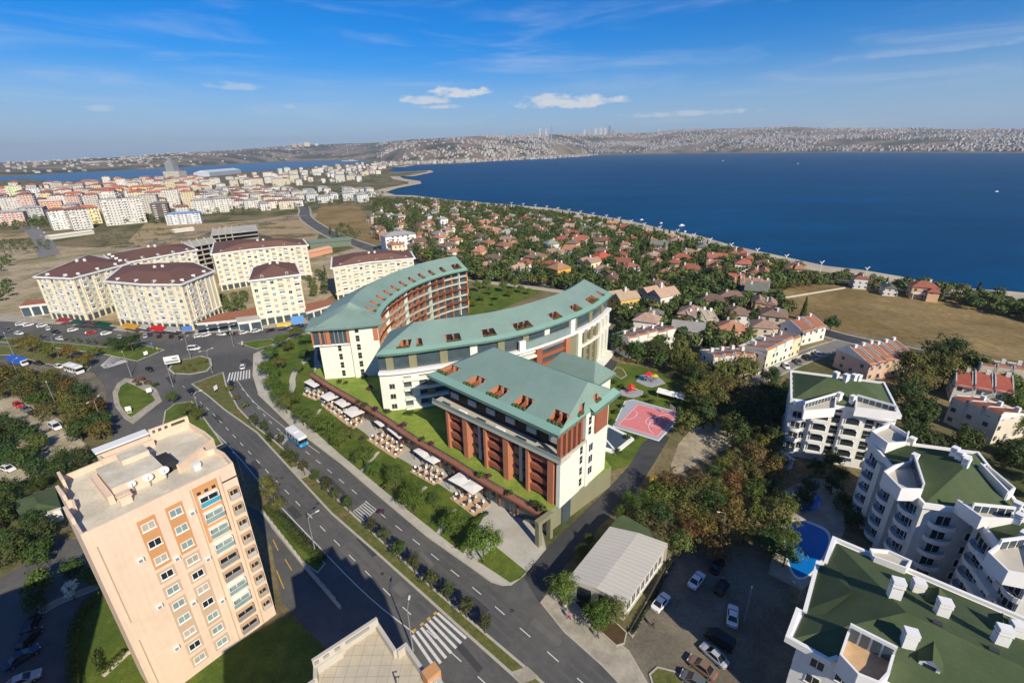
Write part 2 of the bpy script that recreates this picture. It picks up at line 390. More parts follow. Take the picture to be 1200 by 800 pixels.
# beach ribbon
mb = MB(); bw = [Vector((x, y, 0)) for x, y in cw[1:20]]
for wd, z in ((0, 0),):
    strip(mb, [p for p in offset(bw, -8.5)], 20, .03)
struct('beach', mb, ['beach_sand'])
mb = MB(); strip(mb, offset([Vector((x, y, 0)) for x, y in cw[19:30]], -14), 34, .05); struct('far_beach', mb, ['beach_sand'])
mb = MB(); strip(mb, offset([Vector((x, y, 0)) for x, y in cw[31:]], -30), 60, .05); struct('far_shore', mb, ['beach_sand'])
lake = [(-120, 222), (10, 211.5), (26, 210), (66, 213), (104, 212), (150, 209), (200, 207), (250, 204), (300, 201), (340, 198), (395, 193.6), (432, 189.3), (436, 188), (400, 188.5), (330, 189.8), (280, 192), (255, 193.8), (200, 197.5), (140, 200), (90, 202), (60, 204.3), (22, 206), (-20, 208), (-120, 214)]
sheet('lake', lake, .5, 'lake_water')
# hills: strips of terrain between a foot line and a ridge line
from mathutils import noise as mnoise
def fbm(x, y, s, o=5): return mnoise.fractal(Vector((x * s, y * s, 3.7)), 1.0, 2.0, o)
HILL = {}
def hills(name, foot, ridge, depth, nc=150, nr=22, seed=0, rough=.22):
    def interp(tab, x):
        for (x0, y0), (x1, y1) in zip(tab, tab[1:]):
            if x0 <= x <= x1: return lerp(y0, y1, (x - x0) / (x1 - x0))
        return tab[0][1] if x < tab[0][0] else tab[-1][1]
    x0, x1 = foot[0][0], foot[-1][0]; G = []; mb = MB()
    for i in range(nc + 1):
        px = lerp(x0, x1, i / nc); f = at(px, interp(foot, px)); f.z = 0
        u = Vector((f.x, f.y, 0)).normalized(); R0 = Vector((f.x, f.y, 0)).length; R1 = R0 + depth
        d = ray(px, interp(ridge, px)); zr = EYE.z + d.z / math.hypot(d.x, d.y) * R1
        col = []
        for j in range(nr + 1):
            tt = j / (nr - 5) ; Rr = R0 + depth * tt; x, y = u.x * Rr, u.y * Rr
            if tt <= 1: h = zr * (tt ** .8) * (1 + rough * 1.6 * fbm(x + seed, y, .0011) * (1 - tt * .85)); 
            else: h = zr * (1 - (tt - 1) * 3)
            if tt < .02: h = -1
            col.append(Vector((x, y, h)))
        G.append(col)
    for i in range(nc):
        for j in range(nr): mb.face((G[i][j], G[i + 1][j], G[i + 1][j + 1], G[i][j + 1]), 0)
    HILL[name] = (G, nc, nr)
    o = mb.build(name, ['hill_earth'], smooth=True); o['kind'] = 'structure'
    return o
hills('hills', [(440, 187), (480, 189), (535, 189), (580, 187), (625, 184.8), (690, 181), (800, 179.2), (1000, 178), (1200, 178.2), (1480, 180)],
      [(440, 169), (480, 165), (520, 162), (560, 160.5), (620, 159), (700, 157), (760, 155.5), (800, 152.5), (870, 149.5), (940, 150), (1000, 151), (1100, 152.5), (1200, 153.5), (1480, 150)], 3300)
hills('lake_hills', [(-200, 216), (-40, 208), (22, 205), (60, 203.4), (140, 199.3), (200, 196.8), (255, 193.2), (300, 190.6), (340, 188.6), (400, 187.4), (450, 186.8), (500, 188)],
      [(-200, 197), (0, 191), (50, 189.5), (100, 186.5), (150, 184), (200, 180.5), (280, 175.5), (340, 170.5), (400, 168.5), (440, 167), (480, 164.5), (500, 163)], 3000, nc=90, seed=900)

# ------------------------------------------------------------------ fields and open ground
sheet('field', [(905, 350), (930, 333), (990, 334), (1040, 343), (1100, 347), (1150, 362), (1230, 376), (1400, 400), (1400, 470), (1200, 425), (1130, 411), (1060, 399), (1000, 388), (960, 390), (930, 380), (908, 370)], .03, 'dry_field')
sheet('dirt_field', [(150, 283), (170, 262), (240, 262), (300, 258), (330, 253), (372, 250), (380, 262), (370, 283), (330, 282), (300, 272), (255, 268), (215, 285), (180, 295)], .03, 'tan_dirt')
sheet('building_site', [(-40, 300), (0, 285), (100, 290), (160, 290), (250, 282), (300, 290), (380, 300), (420, 290), (440, 300), (400, 340), (340, 375), (260, 384), (60, 372), (0, 372), (-40, 380)], .02, 'site_ground')
sheet('dry_meadow', [(368, 262), (375, 240), (420, 242), (440, 262), (455, 290), (420, 280), (385, 268)], .045, 'dry_field')
sheet('dirt_track', [(-30, 276), (30, 271), (60, 272), (30, 279), (-30, 284)], .05, 'tan_dirt')
sheet('courtyard_lawn', [(545, 372), (548, 342), (600, 334), (640, 338), (612, 352), (575, 368)], .05, 'lawn')

# far roads
RZ = [0]
def road(name, px, wd, m='street_far', z=.06, kerb=None):
    RZ[0] += 1; z += .005 * RZ[0]
    P = smooth(ats(px), 2)
    if kerb:
        mk = MB(); strip(mk, P, wd + kerb, z - .02); struct(name + '_verge', mk, ['pavement'])
    mb = MB(); strip(mb, P, wd, z); return struct(name, mb, [m])
road('boulevard', [(352, 236), (358, 246), (356, 253), (366, 262), (390, 276), (425, 288), (470, 303), (515, 317), (560, 326), (620, 333), (680, 341), (735, 350), (770, 356)], 13, 'asphalt', .07, 5)
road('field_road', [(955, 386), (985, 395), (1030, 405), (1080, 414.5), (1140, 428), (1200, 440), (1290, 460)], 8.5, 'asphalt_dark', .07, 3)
road('villa_lane', [(878, 446), (920, 427), (960, 411), (990, 402)], 6.5, 'street_far', .08, 2)
road('villa_lane', [(640, 336), (660, 310), (690, 290), (740, 275)], 5)
road('villa_lane', [(470, 300), (520, 280), (600, 262), (690, 258)], 5)
road('villa_lane', [(735, 350), (790, 335), (850, 330), (905, 335)], 5)
road('villa_lane', [(500, 315), (560, 295), (640, 282), (740, 290), (800, 310)], 5)
road('city_street', [(-40, 268), (30, 262), (50, 280), (58, 300)], 14)
road('city_street', [(150, 290), (215, 277), (300, 262), (360, 252)], 9)
road('site_track', [(-60, 320), (60, 300), (150, 285), (260, 290)], 7, 'tan_dirt')

# ------------------------------------------------------------------ near roads, junction, pavements
sheet('road', [(-120, 420), (-80, 397), (0, 372), (70, 377), (200, 389), (262, 386), (330, 379), (365, 375), (372, 385), (330, 398), (297, 415), (295, 440), (302, 464), (340, 500), (400, 545), (450, 588), (500, 630), (550, 665), (575, 683), (600, 686), (614, 676), (642, 642), (660, 660), (632, 706), (660, 740), (705, 780), (735, 812), (840, 920), (540, 920), (468, 792), (418, 732), (380, 690), (366, 668), (362, 637), (316, 588), (272, 536), (250, 520), (215, 520), (135, 520), (122, 480), (105, 455), (60, 438), (0, 436), (-120, 450)], .03, 'asphalt')
# shop forecourt and parking strip
slab('pavement', [(-60, 384), (0, 368), (70, 374), (150, 383), (232, 385), (300, 380), (365, 374), (365, 378), (300, 386), (232, 391), (150, 388.5), (70, 380), (0, 376), (-60, 392)], 0, .14, 'kerb', 'pavement', inset=.3)
# median with kerb and planted middle
med_l = [(224, 450), (243, 464), (262, 480), (300, 507), (345, 556), (387.5, 602), (440, 648), (500, 702), (545, 743), (600, 792), (680, 866)]
med_r = [(262, 436), (266, 452), (280, 478), (300, 499), (322, 516), (345, 537), (370, 560), (411, 599), (460, 644), (510, 690), (561, 734), (612, 777), (690, 846)]
slab('median', med_l + med_r[::-1], 0, .16, 'kerb', 'dry_grass', inset=.45)
for k, q in enumerate([[(340, 549), (352, 562), (366, 557), (352, 545)], [(598, 788), (612, 802), (632, 794), (618, 781)]]):
    sheet('median_paving', q, .19, 'pavement')
# islands of the junction
slab('island', [(197, 433), (203, 438), (222, 439), (243, 435), (249, 428), (247, 420), (236, 417), (216, 421), (201, 427)], 0, .16, 'kerb', 'dry_grass', inset=.6)
slab('island', [(147, 443), (138, 449), (132, 460), (134, 475), (146, 491), (156, 497), (172, 484), (190, 470), (184, 457), (168, 446)], 0, .15, 'pavement', 'pavement')
slab('lawn', [(149, 448), (141, 453), (137.5, 462), (140, 475), (149, 487), (154, 489.5), (170, 478), (183, 469), (178, 462), (160, 452.5)], .1, .2, 'kerb', 'lawn', inset=.15)
slab('island', [(190, 500), (193, 482), (205, 473), (225, 470), (240, 490), (262, 520), (240, 530), (200, 520)], 0, .15, 'kerb', 'lawn', inset=.4)
slab('island', [(-60, 400), (0, 395.5), (80, 402.5), (128, 407), (160, 402), (193, 410), (160, 423.5), (120, 415), (60, 407), (0, 401), (-60, 407)], 0, .15, 'kerb', 'lawn', inset=.4)
slab('island', [(-40, 408), (15, 405), (60, 410), (95, 418), (108, 428), (104, 434), (85, 431), (50, 426), (15, 416), (-40, 417)], 0, .14, 'kerb', 'dry_grass', inset=.3)
slab('island', [(278, 402), (318, 397), (326, 402), (300, 409)], 0, .14, 'kerb', 'lawn', inset=.3)
sheet('lay_by', [(-60, 424), (15, 421), (60, 430), (110, 437), (122, 452), (126, 478), (110, 470), (60, 446), (-60, 440)], .045, 'lot_paving')
sheet('gravel_lot', [(-40, 470), (0, 462), (40, 470), (60, 483), (85, 505), (105, 525), (80, 545), (40, 560), (-30, 575)], .03, 'gravel_lot')
sheet('side_street', [(-40, 700), (30, 660), (70, 630), (92, 632), (114, 690), (104, 708), (88, 730), (83, 760), (84, 870), (-60, 900)], .032, 'asphalt')
slab('kerb_walk', [(46, 722), (70, 708), (95, 698), (116, 690), (114, 684), (92, 692), (66, 702), (44, 715)], 0, .13, 'kerb', 'pavement', inset=.2)
sheet('lawn', [(95, 705), (125, 680), (170, 760), (230, 775), (340, 720), (420, 800), (420, 880), (80, 880)], .03, 'lawn')
sheet('service_yard', [(285, 590), (316, 605), (390, 690), (480, 790), (420, 800), (330, 705), (318, 640)], .06, 'asphalt')
slab('verge', [(316, 590), (336, 611), (362, 640), (382, 660), (372, 672), (345, 652), (318, 618), (308, 600)], 0, .15, 'kerb', 'lawn', inset=.3)
# promenade slab with its lawns
prom = [(297, 415), (296, 440), (303, 463), (340, 499), (400, 544), (450, 587), (500, 629), (550, 664), (575, 682), (588, 686), (599, 685.5), (613, 675), (640, 643), (632, 606), (540, 540), (455, 480), (384, 440), (372, 420), (372, 386), (335, 397)]
slab('promenade', prom, 0, .15, 'kerb', 'concrete', inset=.25)
sheet('lawn', [(312, 430), (320, 408), (345, 395), (368, 392), (368, 440), (362, 452), (352, 458), (345, 480), (330, 470), (318, 452)], .19, 'lawn')
sheet('lawn', [(333, 476), (366, 503), (398, 532), (432, 560), (479, 599), (517, 629), (543, 649), (568, 604), (530, 578), (506, 562), (480, 544), (448, 526), (428, 508), (402, 490), (376, 470), (353, 453)], .2, 'lawn')
sheet('lawn', [(560, 658), (580, 640), (617, 670), (610, 678), (598, 683)], .2, 'lawn')
for q in ([(362, 500), (376, 480)], [(424, 553), (444, 530)], [(472, 594), (500, 571)], [(513, 626), (534, 597)]): road('garden_path', q, .9, 'concrete', .215)
road('park_path', [(334, 470), (344, 455), (342, 443), (350, 430), (362, 420)], 2, 'concrete', .215)
# dark drive, garden ground
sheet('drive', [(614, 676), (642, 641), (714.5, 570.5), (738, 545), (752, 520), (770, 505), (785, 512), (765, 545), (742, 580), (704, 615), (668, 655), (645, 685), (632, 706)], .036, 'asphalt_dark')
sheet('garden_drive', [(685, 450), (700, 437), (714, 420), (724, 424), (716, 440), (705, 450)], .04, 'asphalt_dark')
sheet('garden_lawn', [(690, 470), (705, 448), (722, 425), (745, 428), (765, 432), (790, 445), (812, 470), (800, 490), (775, 505), (752, 520), (738, 545), (716, 552), (700, 540)], .03, 'lawn')
slab('sports_court', [(732, 470), (742, 468), (799, 484), (799, 488), (772, 517), (718, 500)], 0, .1, 'white_paint', 'court_grey', inset=.3)
sheet('court_floor', [(747, 473), (796, 485.6), (771, 513), (722.5, 498.3)], .125, 'court_red')
slab('play_area', [(725, 459), (732, 455), (744, 455), (754, 458.5), (753, 463), (742, 466), (729, 464)], 0, .1, 'kerb', 'play_rubber', inset=.2)
slab('play_area', [(745, 447), (750, 440), (768, 438.5), (780, 449), (764, 454), (758, 453)], 0, .1, 'kerb', 'play_rubber', inset=.2)
slab('planting_bed', [(716, 437), (722, 430), (730, 432), (735, 440), (728, 444)], 0, .1, 'kerb', 'dry_grass', inset=.3)
# light gravel clearing behind the grove
sheet('clearing', [(786, 545), (795, 520), (808, 505), (838, 492), (868, 503), (862, 520), (832, 535), (806, 550), (790, 556)], .035, 'gravel_lot')
# car park on the right
sheet('car_park', [(690, 735), (737, 745), (783, 650), (800, 640), (925, 640), (925, 730), (960, 900), (800, 900), (735, 800)], .034, 'lot_paving')
slab('pavement', [(633, 706), (640, 697), (664, 690), (690, 727), (737, 762), (800, 870), (775, 870), (735, 812), (705, 780), (660, 740)], 0, .14, 'kerb', 'pavement', inset=.25)
slab('planting_bed', [(672, 706), (690, 700), (735, 742), (732, 755), (722, 758), (700, 738)], .1, .3, 'kerb', 'dark_soil', inset=.2)
slab('planting_bed', [(760, 790), (770, 781), (790, 786), (830, 815), (850, 860), (800, 880), (768, 815)], 0, .2, 'kerb', 'dry_grass', inset=.3)
slab('planting_bed', [(736, 742), (760, 700), (785, 655), (789, 658), (764, 705), (741, 748)], 0, .25, 'kerb', 'dark_soil', inset=.2)
# pool terraces
slab('pool_terrace', [(905, 600), (918, 575), (950, 560), (985, 565), (990, 620), (975, 660), (940, 692), (900, 672), (908, 640)], 0, .18, 'kerb', 'pavement')
def disc(pxs, z): return [(p.x, p.y) for p in smooth(ats(pxs + pxs[:1], z), 3)]
mb = MB(); mb.flat(disc([(919, 612), (917, 640), (926, 672), (938, 681), (955, 672), (974, 640), (974, 622), (955, 612), (935, 607)], .18), .2, 0); struct('pool_rim', mb, ['white_paint'])
mb = MB(); mb.flat(disc([(921, 614), (919.5, 640), (928, 670), (938, 678), (953, 670), (971, 640), (971, 624), (954, 615), (936, 610)], .18), .215, 0); struct('swimming_pool_water', mb, ['pool_water'])
mb = MB(); mb.flat(disc([(922, 582), (925, 592), (945, 600), (962, 596), (964, 584), (950, 572), (932, 572)], .18), .2, 0); struct('small_pool_water', mb, ['pool_water'])

# ------------------------------------------------------------------ painted markings
mk = MB()
def bar(a, b, wd, z=.05, m=0, mb=None):
    (mb or mk).face([(q.x, q.y, z) for q in _bar(a, b, wd)], m)
def _bar(a, b, wd):
    a, b = Vector((a[0], a[1], 0)), Vector((b[0], b[1], 0)); d = (b - a).normalized(); nn = Vector((-d.y, d.x, 0)) * wd / 2
    return [a - nn, b - nn, b + nn, a + nn]
def dashes(px, n_on=2.4, gap=3.6, wd=.16):
    P = along(ats(px), .6); k = int((n_on + gap) / .6); on = int(n_on / .6)
    for i in range(0, len(P) - on, k): bar(P[i], P[i + on], wd)
def solid(px, wd=.15, off=0):
    P = smooth(ats(px), 2)
    if off: P = offset(P, off)
    strip(mk, P, wd, .05)
dashes([(214, 452), (250, 485), (313, 552), (355, 596), (394, 635), (414, 655), (460, 700), (498, 735)]); dashes([(500, 738), (575, 806), (640, 870)])
dashes([(283, 455), (320, 498), (355, 526), (396, 560), (450, 605), (497, 642), (560, 693), (640, 762), (700, 815)])
solid([(240, 500), (272, 533), (316, 588), (362, 637), (423, 702), (480, 747)], .18, 1.0)
solid(med_l[1:], .14, .55); solid(med_r[1:], .14, -.55)
solid([(300, 462), (340, 500), (400, 545), (450, 588), (500, 630), (550, 665)], .14, .55)
solid([(272, 447), (290, 473), (330, 506), (368, 534)], .14, 1.6)
# zebra crossings
def zebra(c, n, m=0):
    a, b, cc, d = ats(c)   # a->b is the direction of the stripes, a->d the way across
    for i in range(n):
        t = (i + .5) / n; p = a.lerp(d, t); q = b.lerp(cc, t); bar(p, q, (a - d).length / n * .52, .055, m)
zebra([(515, 716), (549, 745), (507, 786), (481, 746)], 7)
zebra([(268, 437), (265, 448), (294, 443), (294, 433)], 8)
zebra([(146, 420), (118, 430), (128, 430.5), (150, 425)], 1); zebra([(118, 428), (131, 416), (148, 423), (122, 432)], 6)
struct('road_markings', mk, ['road_paint'])
ym = MB()
for t in (.12, .34, .56, .80):
    a, b = at(516, 713.5), at(480, 743); p = a.lerp(b, t); q = a.lerp(b, t + .1); bar(p, q, .5, .058, 0, ym)
for a, b in (((320, 632), (326, 645)), ((324, 668), (333, 690)), ((334, 655), (342, 668))): bar(at(*a), at(*b), .18, .075, 0, ym)
struct('yellow_markings', ym, ['yellow_paint'])
hm = MB()
def hatch(c, n):
    a, b, cc, d = ats(c)
    for e in ((a, b), (b, cc), (cc, d), (d, a)): bar(e[0], e[1], .14, .053, 0, hm)
    for i in range(1, n): bar(a.lerp(b, i / n), d.lerp(cc, i / n), .22, .053, 0, hm)
hatch([(414, 599), (429, 588), (441, 597), (427, 610)], 6); hatch([(321, 512), (329, 506), (338, 514), (331, 521)], 5)
struct('hatch_markings', hm, ['road_paint'])
# court lines
cl = MB(); A, B, C_, D = ats([(747, 473), (796, 485.6), (771, 513), (722.5, 498.3)])
def cp(u, v): return A.lerp(B, u).lerp(D.lerp(C_, u), v)
for a, b in (((.03, .03), (.97, .03)), ((.97, .03), (.97, .97)), ((.97, .97), (.03, .97)), ((.03, .97), (.03, .03)), ((.62, .32), (.97, .32)), ((.62, .68), (.97, .68)), ((.62, .32), (.62, .68))):
    bar(cp(*a), cp(*b), .14, .14, 0, cl)
def arc(c, r, a0, a1, n=14):
    P = [cp(c[0] + r * .8 * math.cos(rad(lerp(a0, a1, k / n))), c[1] + r * math.sin(rad(lerp(a0, a1, k / n)))) for k in range(n + 1)]
    strip(cl, P, .14, .14)
arc((.92, .5), .42, 100, 260); arc((.62, .5), .18, 0, 360); arc((.03, .5), .22, -90, 90)
struct('court_lines', cl, ['white_paint'])

# repaired patches and manhole covers in the asphalt
pm_ = MB(); rgp = random.Random(12)
mat('asphalt_patch', (.06, .06, .06), .92, .12, .6, .2, .1, 5); mat('asphalt_pale', (.14, .135, .125), .92, .12, .6, .2, .1, 5); mat('iron_cover', (.05, .045, .04), .6, .2, 3, .4)
for (x, y), Ln, wd, k in (((430, 640), 7, 1.2, 0), ((345, 600), 5, 1.6, 0), ((470, 690), 3, 2, 1), ((550, 770), 6, 1.1, 0), ((500, 655), 5, .8, 1), ((395, 570), 8, .9, 0), ((300, 545), 5, 1.5, 0), ((560, 710), 4, 1.8, 0), ((640, 740), 6, 1.2, 1), ((255, 490), 6, 1.5, 0), ((200, 445), 8, 2, 0), ((290, 425), 9, 3, 0), ((120, 460), 7, 2, 1), ((650, 665), 4, 1.5, 0)):
    p = at(x, y); d = Vector((.7 + rgp.uniform(-.08, .08), -.71, 0)); bar(p - d * Ln / 2, p + d * Ln / 2, wd, .041, k, pm_)
for x, y in ((448, 672), (512, 738), (372, 590), (600, 715), (330, 560), (760, 690), (240, 440)):
    p = at(x, y); n_ = 12; pm_.face([(p.x + .4 * math.cos(k * 6.283 / n_), p.y + .4 * math.sin(k * 6.283 / n_), .045) for k in range(n_)], 2)
mat('asphalt_worn', (.106, .104, .098), .9, .2, .8, .25, .1, 6)
tw_ = MB()
for pts in ([(214, 452), (250, 485), (313, 552), (355, 596), (394, 635), (460, 700), (575, 806)], [(283, 455), (320, 498), (355, 526), (396, 560), (450, 605), (497, 642), (560, 693), (640, 762), (700, 815)]):
    cl0 = resample(smooth(ats(pts), 2), 60)
    for dd in (-2.6, -1.0, 1.0, 2.6): strip(tw_, offset(cl0, dd), .5, .036)
struct('road_wheel_tracks', tw_, ['asphalt_worn'])
struct('road_patches', pm_, ['asphalt_patch', 'asphalt_pale', 'iron_cover'])
# ------------------------------------------------------------------ building materials
mat('beige_render', (.74, .565, .42), .85, .06, .25, .2, fine=.05, fscale=.9, streak=.13); mat('tan_panel', (.55, .28, .12), .85, .06, .5, .2); mat('tan_pale', (.52, .38, .26), .85, .06, .5, .2)
mat('white_render', (.74, .73, .68), .85, .06, .3, .2, streak=.16); mat('complex_white', (.76, .76, .65), .85, .05, .3, .2, streak=.08); mat('glass_curtain', (.42, .38, .31), .3, .2, .35, .5); mat('white_trim', (.78, .77, .74), .7, .05, .6, .3)
mat('roof_screed', (.63, .575, .45), .92, .13, .35, .15, .1, 3, col2=(.52, .47, .365), scale2=.25, fine=.12, fscale=3)
mat('glass', (.022, .03, .036), .12, .3, .3, .6); mat('glass_pale', (.24, .32, .30), .15, .25, .35, .6); mat('glass_blue', (.07, .33, .42), .12, .15, .4, .6); mat('glass_tint', (.06, .085, .10), .1, .3, .25, .6)
mat('seam_green', (.198, .29, .242), .55, .1, .12, .35, col2=(.218, .312, .262), scale2=.05, fine=.06, fscale=1.2); bands(MATS['seam_green'], 0, 1.6, .08, .16)
mat('eave_green', (.215, .36, .295), .6, .05, .3, .3)
mat('felt_green', (.068, .098, .042), .9, .12, .5, .2, .1, 5, col2=(.084, .112, .052), scale2=.1, fine=.07, fscale=2.5)
mat('brick_red', (.30, .105, .06), .85, .12, .8, .2); mat('brick_orange', (.44, .175, .095), .85, .10, .8, .2)
mat('olive_render', (.24, .235, .145), .85, .06, .3, .2, streak=.12); mat('dark_recess', (.03, .03, .03), .8, .3, .5); mat('stone_band', (.50, .46, .38), .8, .08, .5)
mat('top_glazing', (.018, .018, .02), .5, .3, .6, .25); mat('curtain_yellow', (.70, .36, .03), .8, .2, 1); mat('metal_grey', (.32, .33, .34), .45, .08, .8, .5, metal=.3); mat('metal_white', (.74, .74, .72), .5, .05, .8, .4)
mat('metal_dark', (.05, .05, .055), .5, .1, .8, .4); mat('shutter', (.45, .44, .41), .7, .08, .6)
mat('cream_render', (.73, .69, .57), .85, .08, .25, .2, streak=.2); mat('yellow_render', (.74, .67, .48), .85, .06, .25, .2); mat('brown_tile', (.15, .08, .062), .85, .14, .5, .2, .2, 4)
mat('canopy_tile', (.27, .125, .085), .85, .14, .8, .2); mat('terracotta', (.34, .14, .08), .85, .14, .5, .2)
mat('sheet_roof', (.50, .47, .41), .6, .06, .2, .35); bands(MATS['sheet_roof'], 1, 1.1, .14, .22)
mat('blue_sheet', (.03, .12, .45), .5, .1, .8); mat('plant_red', (.16, .03, .05), .9, .3, 2); mat('plant_green', (.05, .10, .02), .9, .3, 2)

# shared window meshes: local x along the wall, y outwards, z up from the sill
WINM = {}
def window_mesh(kind, wd, h):
    k = (kind, round(wd, 2), round(h, 2))
    if k in WINM: return WINM[k]
    mb = MB(); x = wd / 2; f = .09
    if kind == 'plain':      # dark opening, thin white frame, one mullion
        mb.box((0, .07, -.06), (wd + .2, .2, .06), m=0); mb.box((0, .04, 0), (wd, .1, f), m=0); mb.box((0, .04, h - f), (wd, .1, f), m=0)
        for sx in (-1, 1): mb.box((sx * (x - f / 2), .04, f), (f, .1, h - 2 * f), m=0)
        mb.box((0, .05, f), (f * .8, .06, h - 2 * f), m=0)
        mb.quad((-x + f, .045, f), (x - f, .045, f), (x - f, .045, h - f), (-x + f, .045, h - f), 1)
    elif kind == 'slit':     # frameless dark strip
        mb.box((0, .02, 0), (wd, .04, h), m=1); mb.box((0, .04, h / 2 - .04), (wd, .06, .08), m=0)
    elif kind == 'arch':     # round-headed balcony opening with parapet and rim
        n = 8; pts = [(-x, 0)] + [(-x * math.cos(math.pi * i / n), h * .62 + h * .38 * math.sin(math.pi * i / n)) for i in range(n + 1)] + [(x, 0)]
        for (a, b), (c, d) in zip(pts[1:-2], pts[2:-1]): mb.face([(0, .01, 0.0), (c, .01, d), (a, .01, b)], 1)
        mb.face([(0, .01, 0), (-x, .01, h * .62), (-x, .01, 0)], 1); mb.face([(0, .01, 0), (x, .01, 0), (x, .01, h * .62)], 1)
        for (a, b), (c, d) in zip(pts, pts[1:]): mb.tube([(a, .06, b), (c, .06, d)], .11, 4, 0)
        mb.box((0, .45, -.75), (wd + .5, .9, .14), m=0); mb.box((0, .85, -.62), (wd + .5, .1, .75), m=0)
    elif kind == 'balcony':  # recessed glazing above a glass front
        mb.box((0, .35, -.15), (wd, .7, .15), m=0)
        mb.quad((-x, .045, 0), (x, .045, 0), (x, .045, h), (-x, .045, h), 1)
        mb.box((0, .35, h), (wd, .7, .1), m=0); mb.box((0, .05, 0), (.1, .1, h), m=0)
        mb.box((0, .68, 0), (wd, .05, h * .48), m=2); mb.box((0, .68, h * .48), (wd, .08, .06), m=0)
        for sx in (-1, 1): mb.box((sx * (x - .05), .35, 0), (.1, .7, h), m=0)
    WINM[k] = mb
    return mb
WINC = {}
def window(parent, p, ang, kind, wd, h, mats, name='window'):
    """one window: p = sill centre in world, ang = direction of the wall (outwards is to the right of it)"""
    k = (kind, round(wd, 2), round(h, 2), tuple(mats))
    if k not in WINC: WINC[k] = window_mesh(kind, wd, h).mesh(name, mats)
    o = parent['_o']
    return link(name, WINC[k], parent, (p[0] - o[0], p[1] - o[1], p[2] - o[2]), ang + math.pi)
def wallrow(parent, a, b, s_list, z_list, kind, wd, h, mats, limit=None):
    """windows on the wall a->b; the outside is on the right of a->b (ccw footprints)"""
    a, b = Vector((a[0], a[1], 0)), Vector((b[0], b[1], 0)); d = (b - a).normalized(); ang = math.atan2(d.y, d.x)
    for s in s_list:
        for z in z_list:
            p = a + d * s; window(parent, (p.x, p.y, z), ang, kind, wd, h, mats(s, z) if callable(mats) else mats)
def V2(p): return Vector((p[0], p[1], 0))

# ------------------------------------------------------------------ beige tower on the left
tA, tB, tC, tD = V2((-53.7, 45.7)), V2((-42.6, 60.0)), V2((-58.2, 73.6)), V2((-64.2, 54.9))
eF = (tB - tA).normalized(); nF = Vector((eF.y, -eF.x, 0)); FL = (tB - tA).length
tw = thing('apartment_tower', 'tall beige apartment tower with tan window panels and flat grey roof', 'apartment building', (-54, 58, 0))
def tp(s, q): return tA + eF * s - nF * q          # s along the front, q into the depth
foot = [tp(0, 0), tp(FL, 0), tp(18.5, 3.8), tp(18.2, 6.6), tp(17, 6.8), tp(17, 8.4), tp(19.2, 9.4), tp(19.3, 13), tp(18.9, 18.4), tp(13.1, 18.6), tp(13.1, 19.4), tp(6.2, 19.4), tp(6.2, 17.4), tp(1.4, 17.2), tp(1.2, 13.7), tp(.4, 13.5), tp(.5, 9.4), tp(1.0, 9.2), tp(.8, 7.2), tp(-.1, 7), tp(0, 2.6)]
foot = [(p.x, p.y) for p in foot]
mb = MB(); mb.prism(foot, 0, 31.2, 0, 1); mb.build('wall', ['beige_render', 'roof_screed'], tw)
def parapet(poly, z, h, t, m, parent, name='parapet', mats=('beige_render',)):
    P = ccw(poly); n = len(P); mb = MB()
    for i in range(n):
        a, b = V2(P[i]), V2(P[(i + 1) % n]); d = b - a; Ln = d.length; d.normalize(); c = (a + b) / 2 + Vector((-d.y, d.x, 0)) * t / 2
        mb.box((c.x, c.y, z), (Ln + .002 * i, t, h + .003 * i), math.atan2(d.y, d.x), m)
    return mb.build(name, list(mats), parent)
parapet(foot, 31.2, .9, .3, 0, tw)
# raised parapet screens with slots on the roof edge
def slotwall(parent, a, b, z, h, slots, t=.35, m='beige_render'):
    a, b = V2(a), V2(b); d = (b - a); Ln = d.length; d.normalize(); ang = math.atan2(d.y, d.x); mb = MB(); s0 = 0
    def seg(s, e, z0, z1):
        c = a + d * (s + e) / 2
        if e - s > .02: mb.box((c.x, c.y, z0), (e - s, t, z1 - z0), ang)
    for s, e in slots: seg(s0, s, z, z + h); seg(s, e, z, z + h * .3); seg(s, e, z + h * .78, z + h); s0 = e
    seg(s0, Ln, z, z + h)
    return mb.build('roof_screen', [m], parent)
slotwall(tw, tp(18.9, 18.5), tp(13.2, 18.7), 32.1, 1.3, [(.5, 2.6), (3.1, 3.6), (4.0, 4.5), (4.9, 5.3)])
slotwall(tw, tp(1.35, 14), tp(1.4, 17), 32.1, 1.0, [(.8, 2.2)]); slotwall(tw, tp(.6, 9.7), tp(.5, 13.2), 32.1, .9, [(.8, 2.4)]); slotwall(tw, tp(.1, 3), tp(.05, 6.8), 32.1, .9, [(.9, 2.6)])
ang = math.atan2(eF.y, eF.x)
mb = MB(); c = tp(9.7, 20.4); mb.box((c.x, c.y, 32.3), (7.2, 2.0, .25), ang); mb.build('gutter_canopy', ['metal_white'], tw)
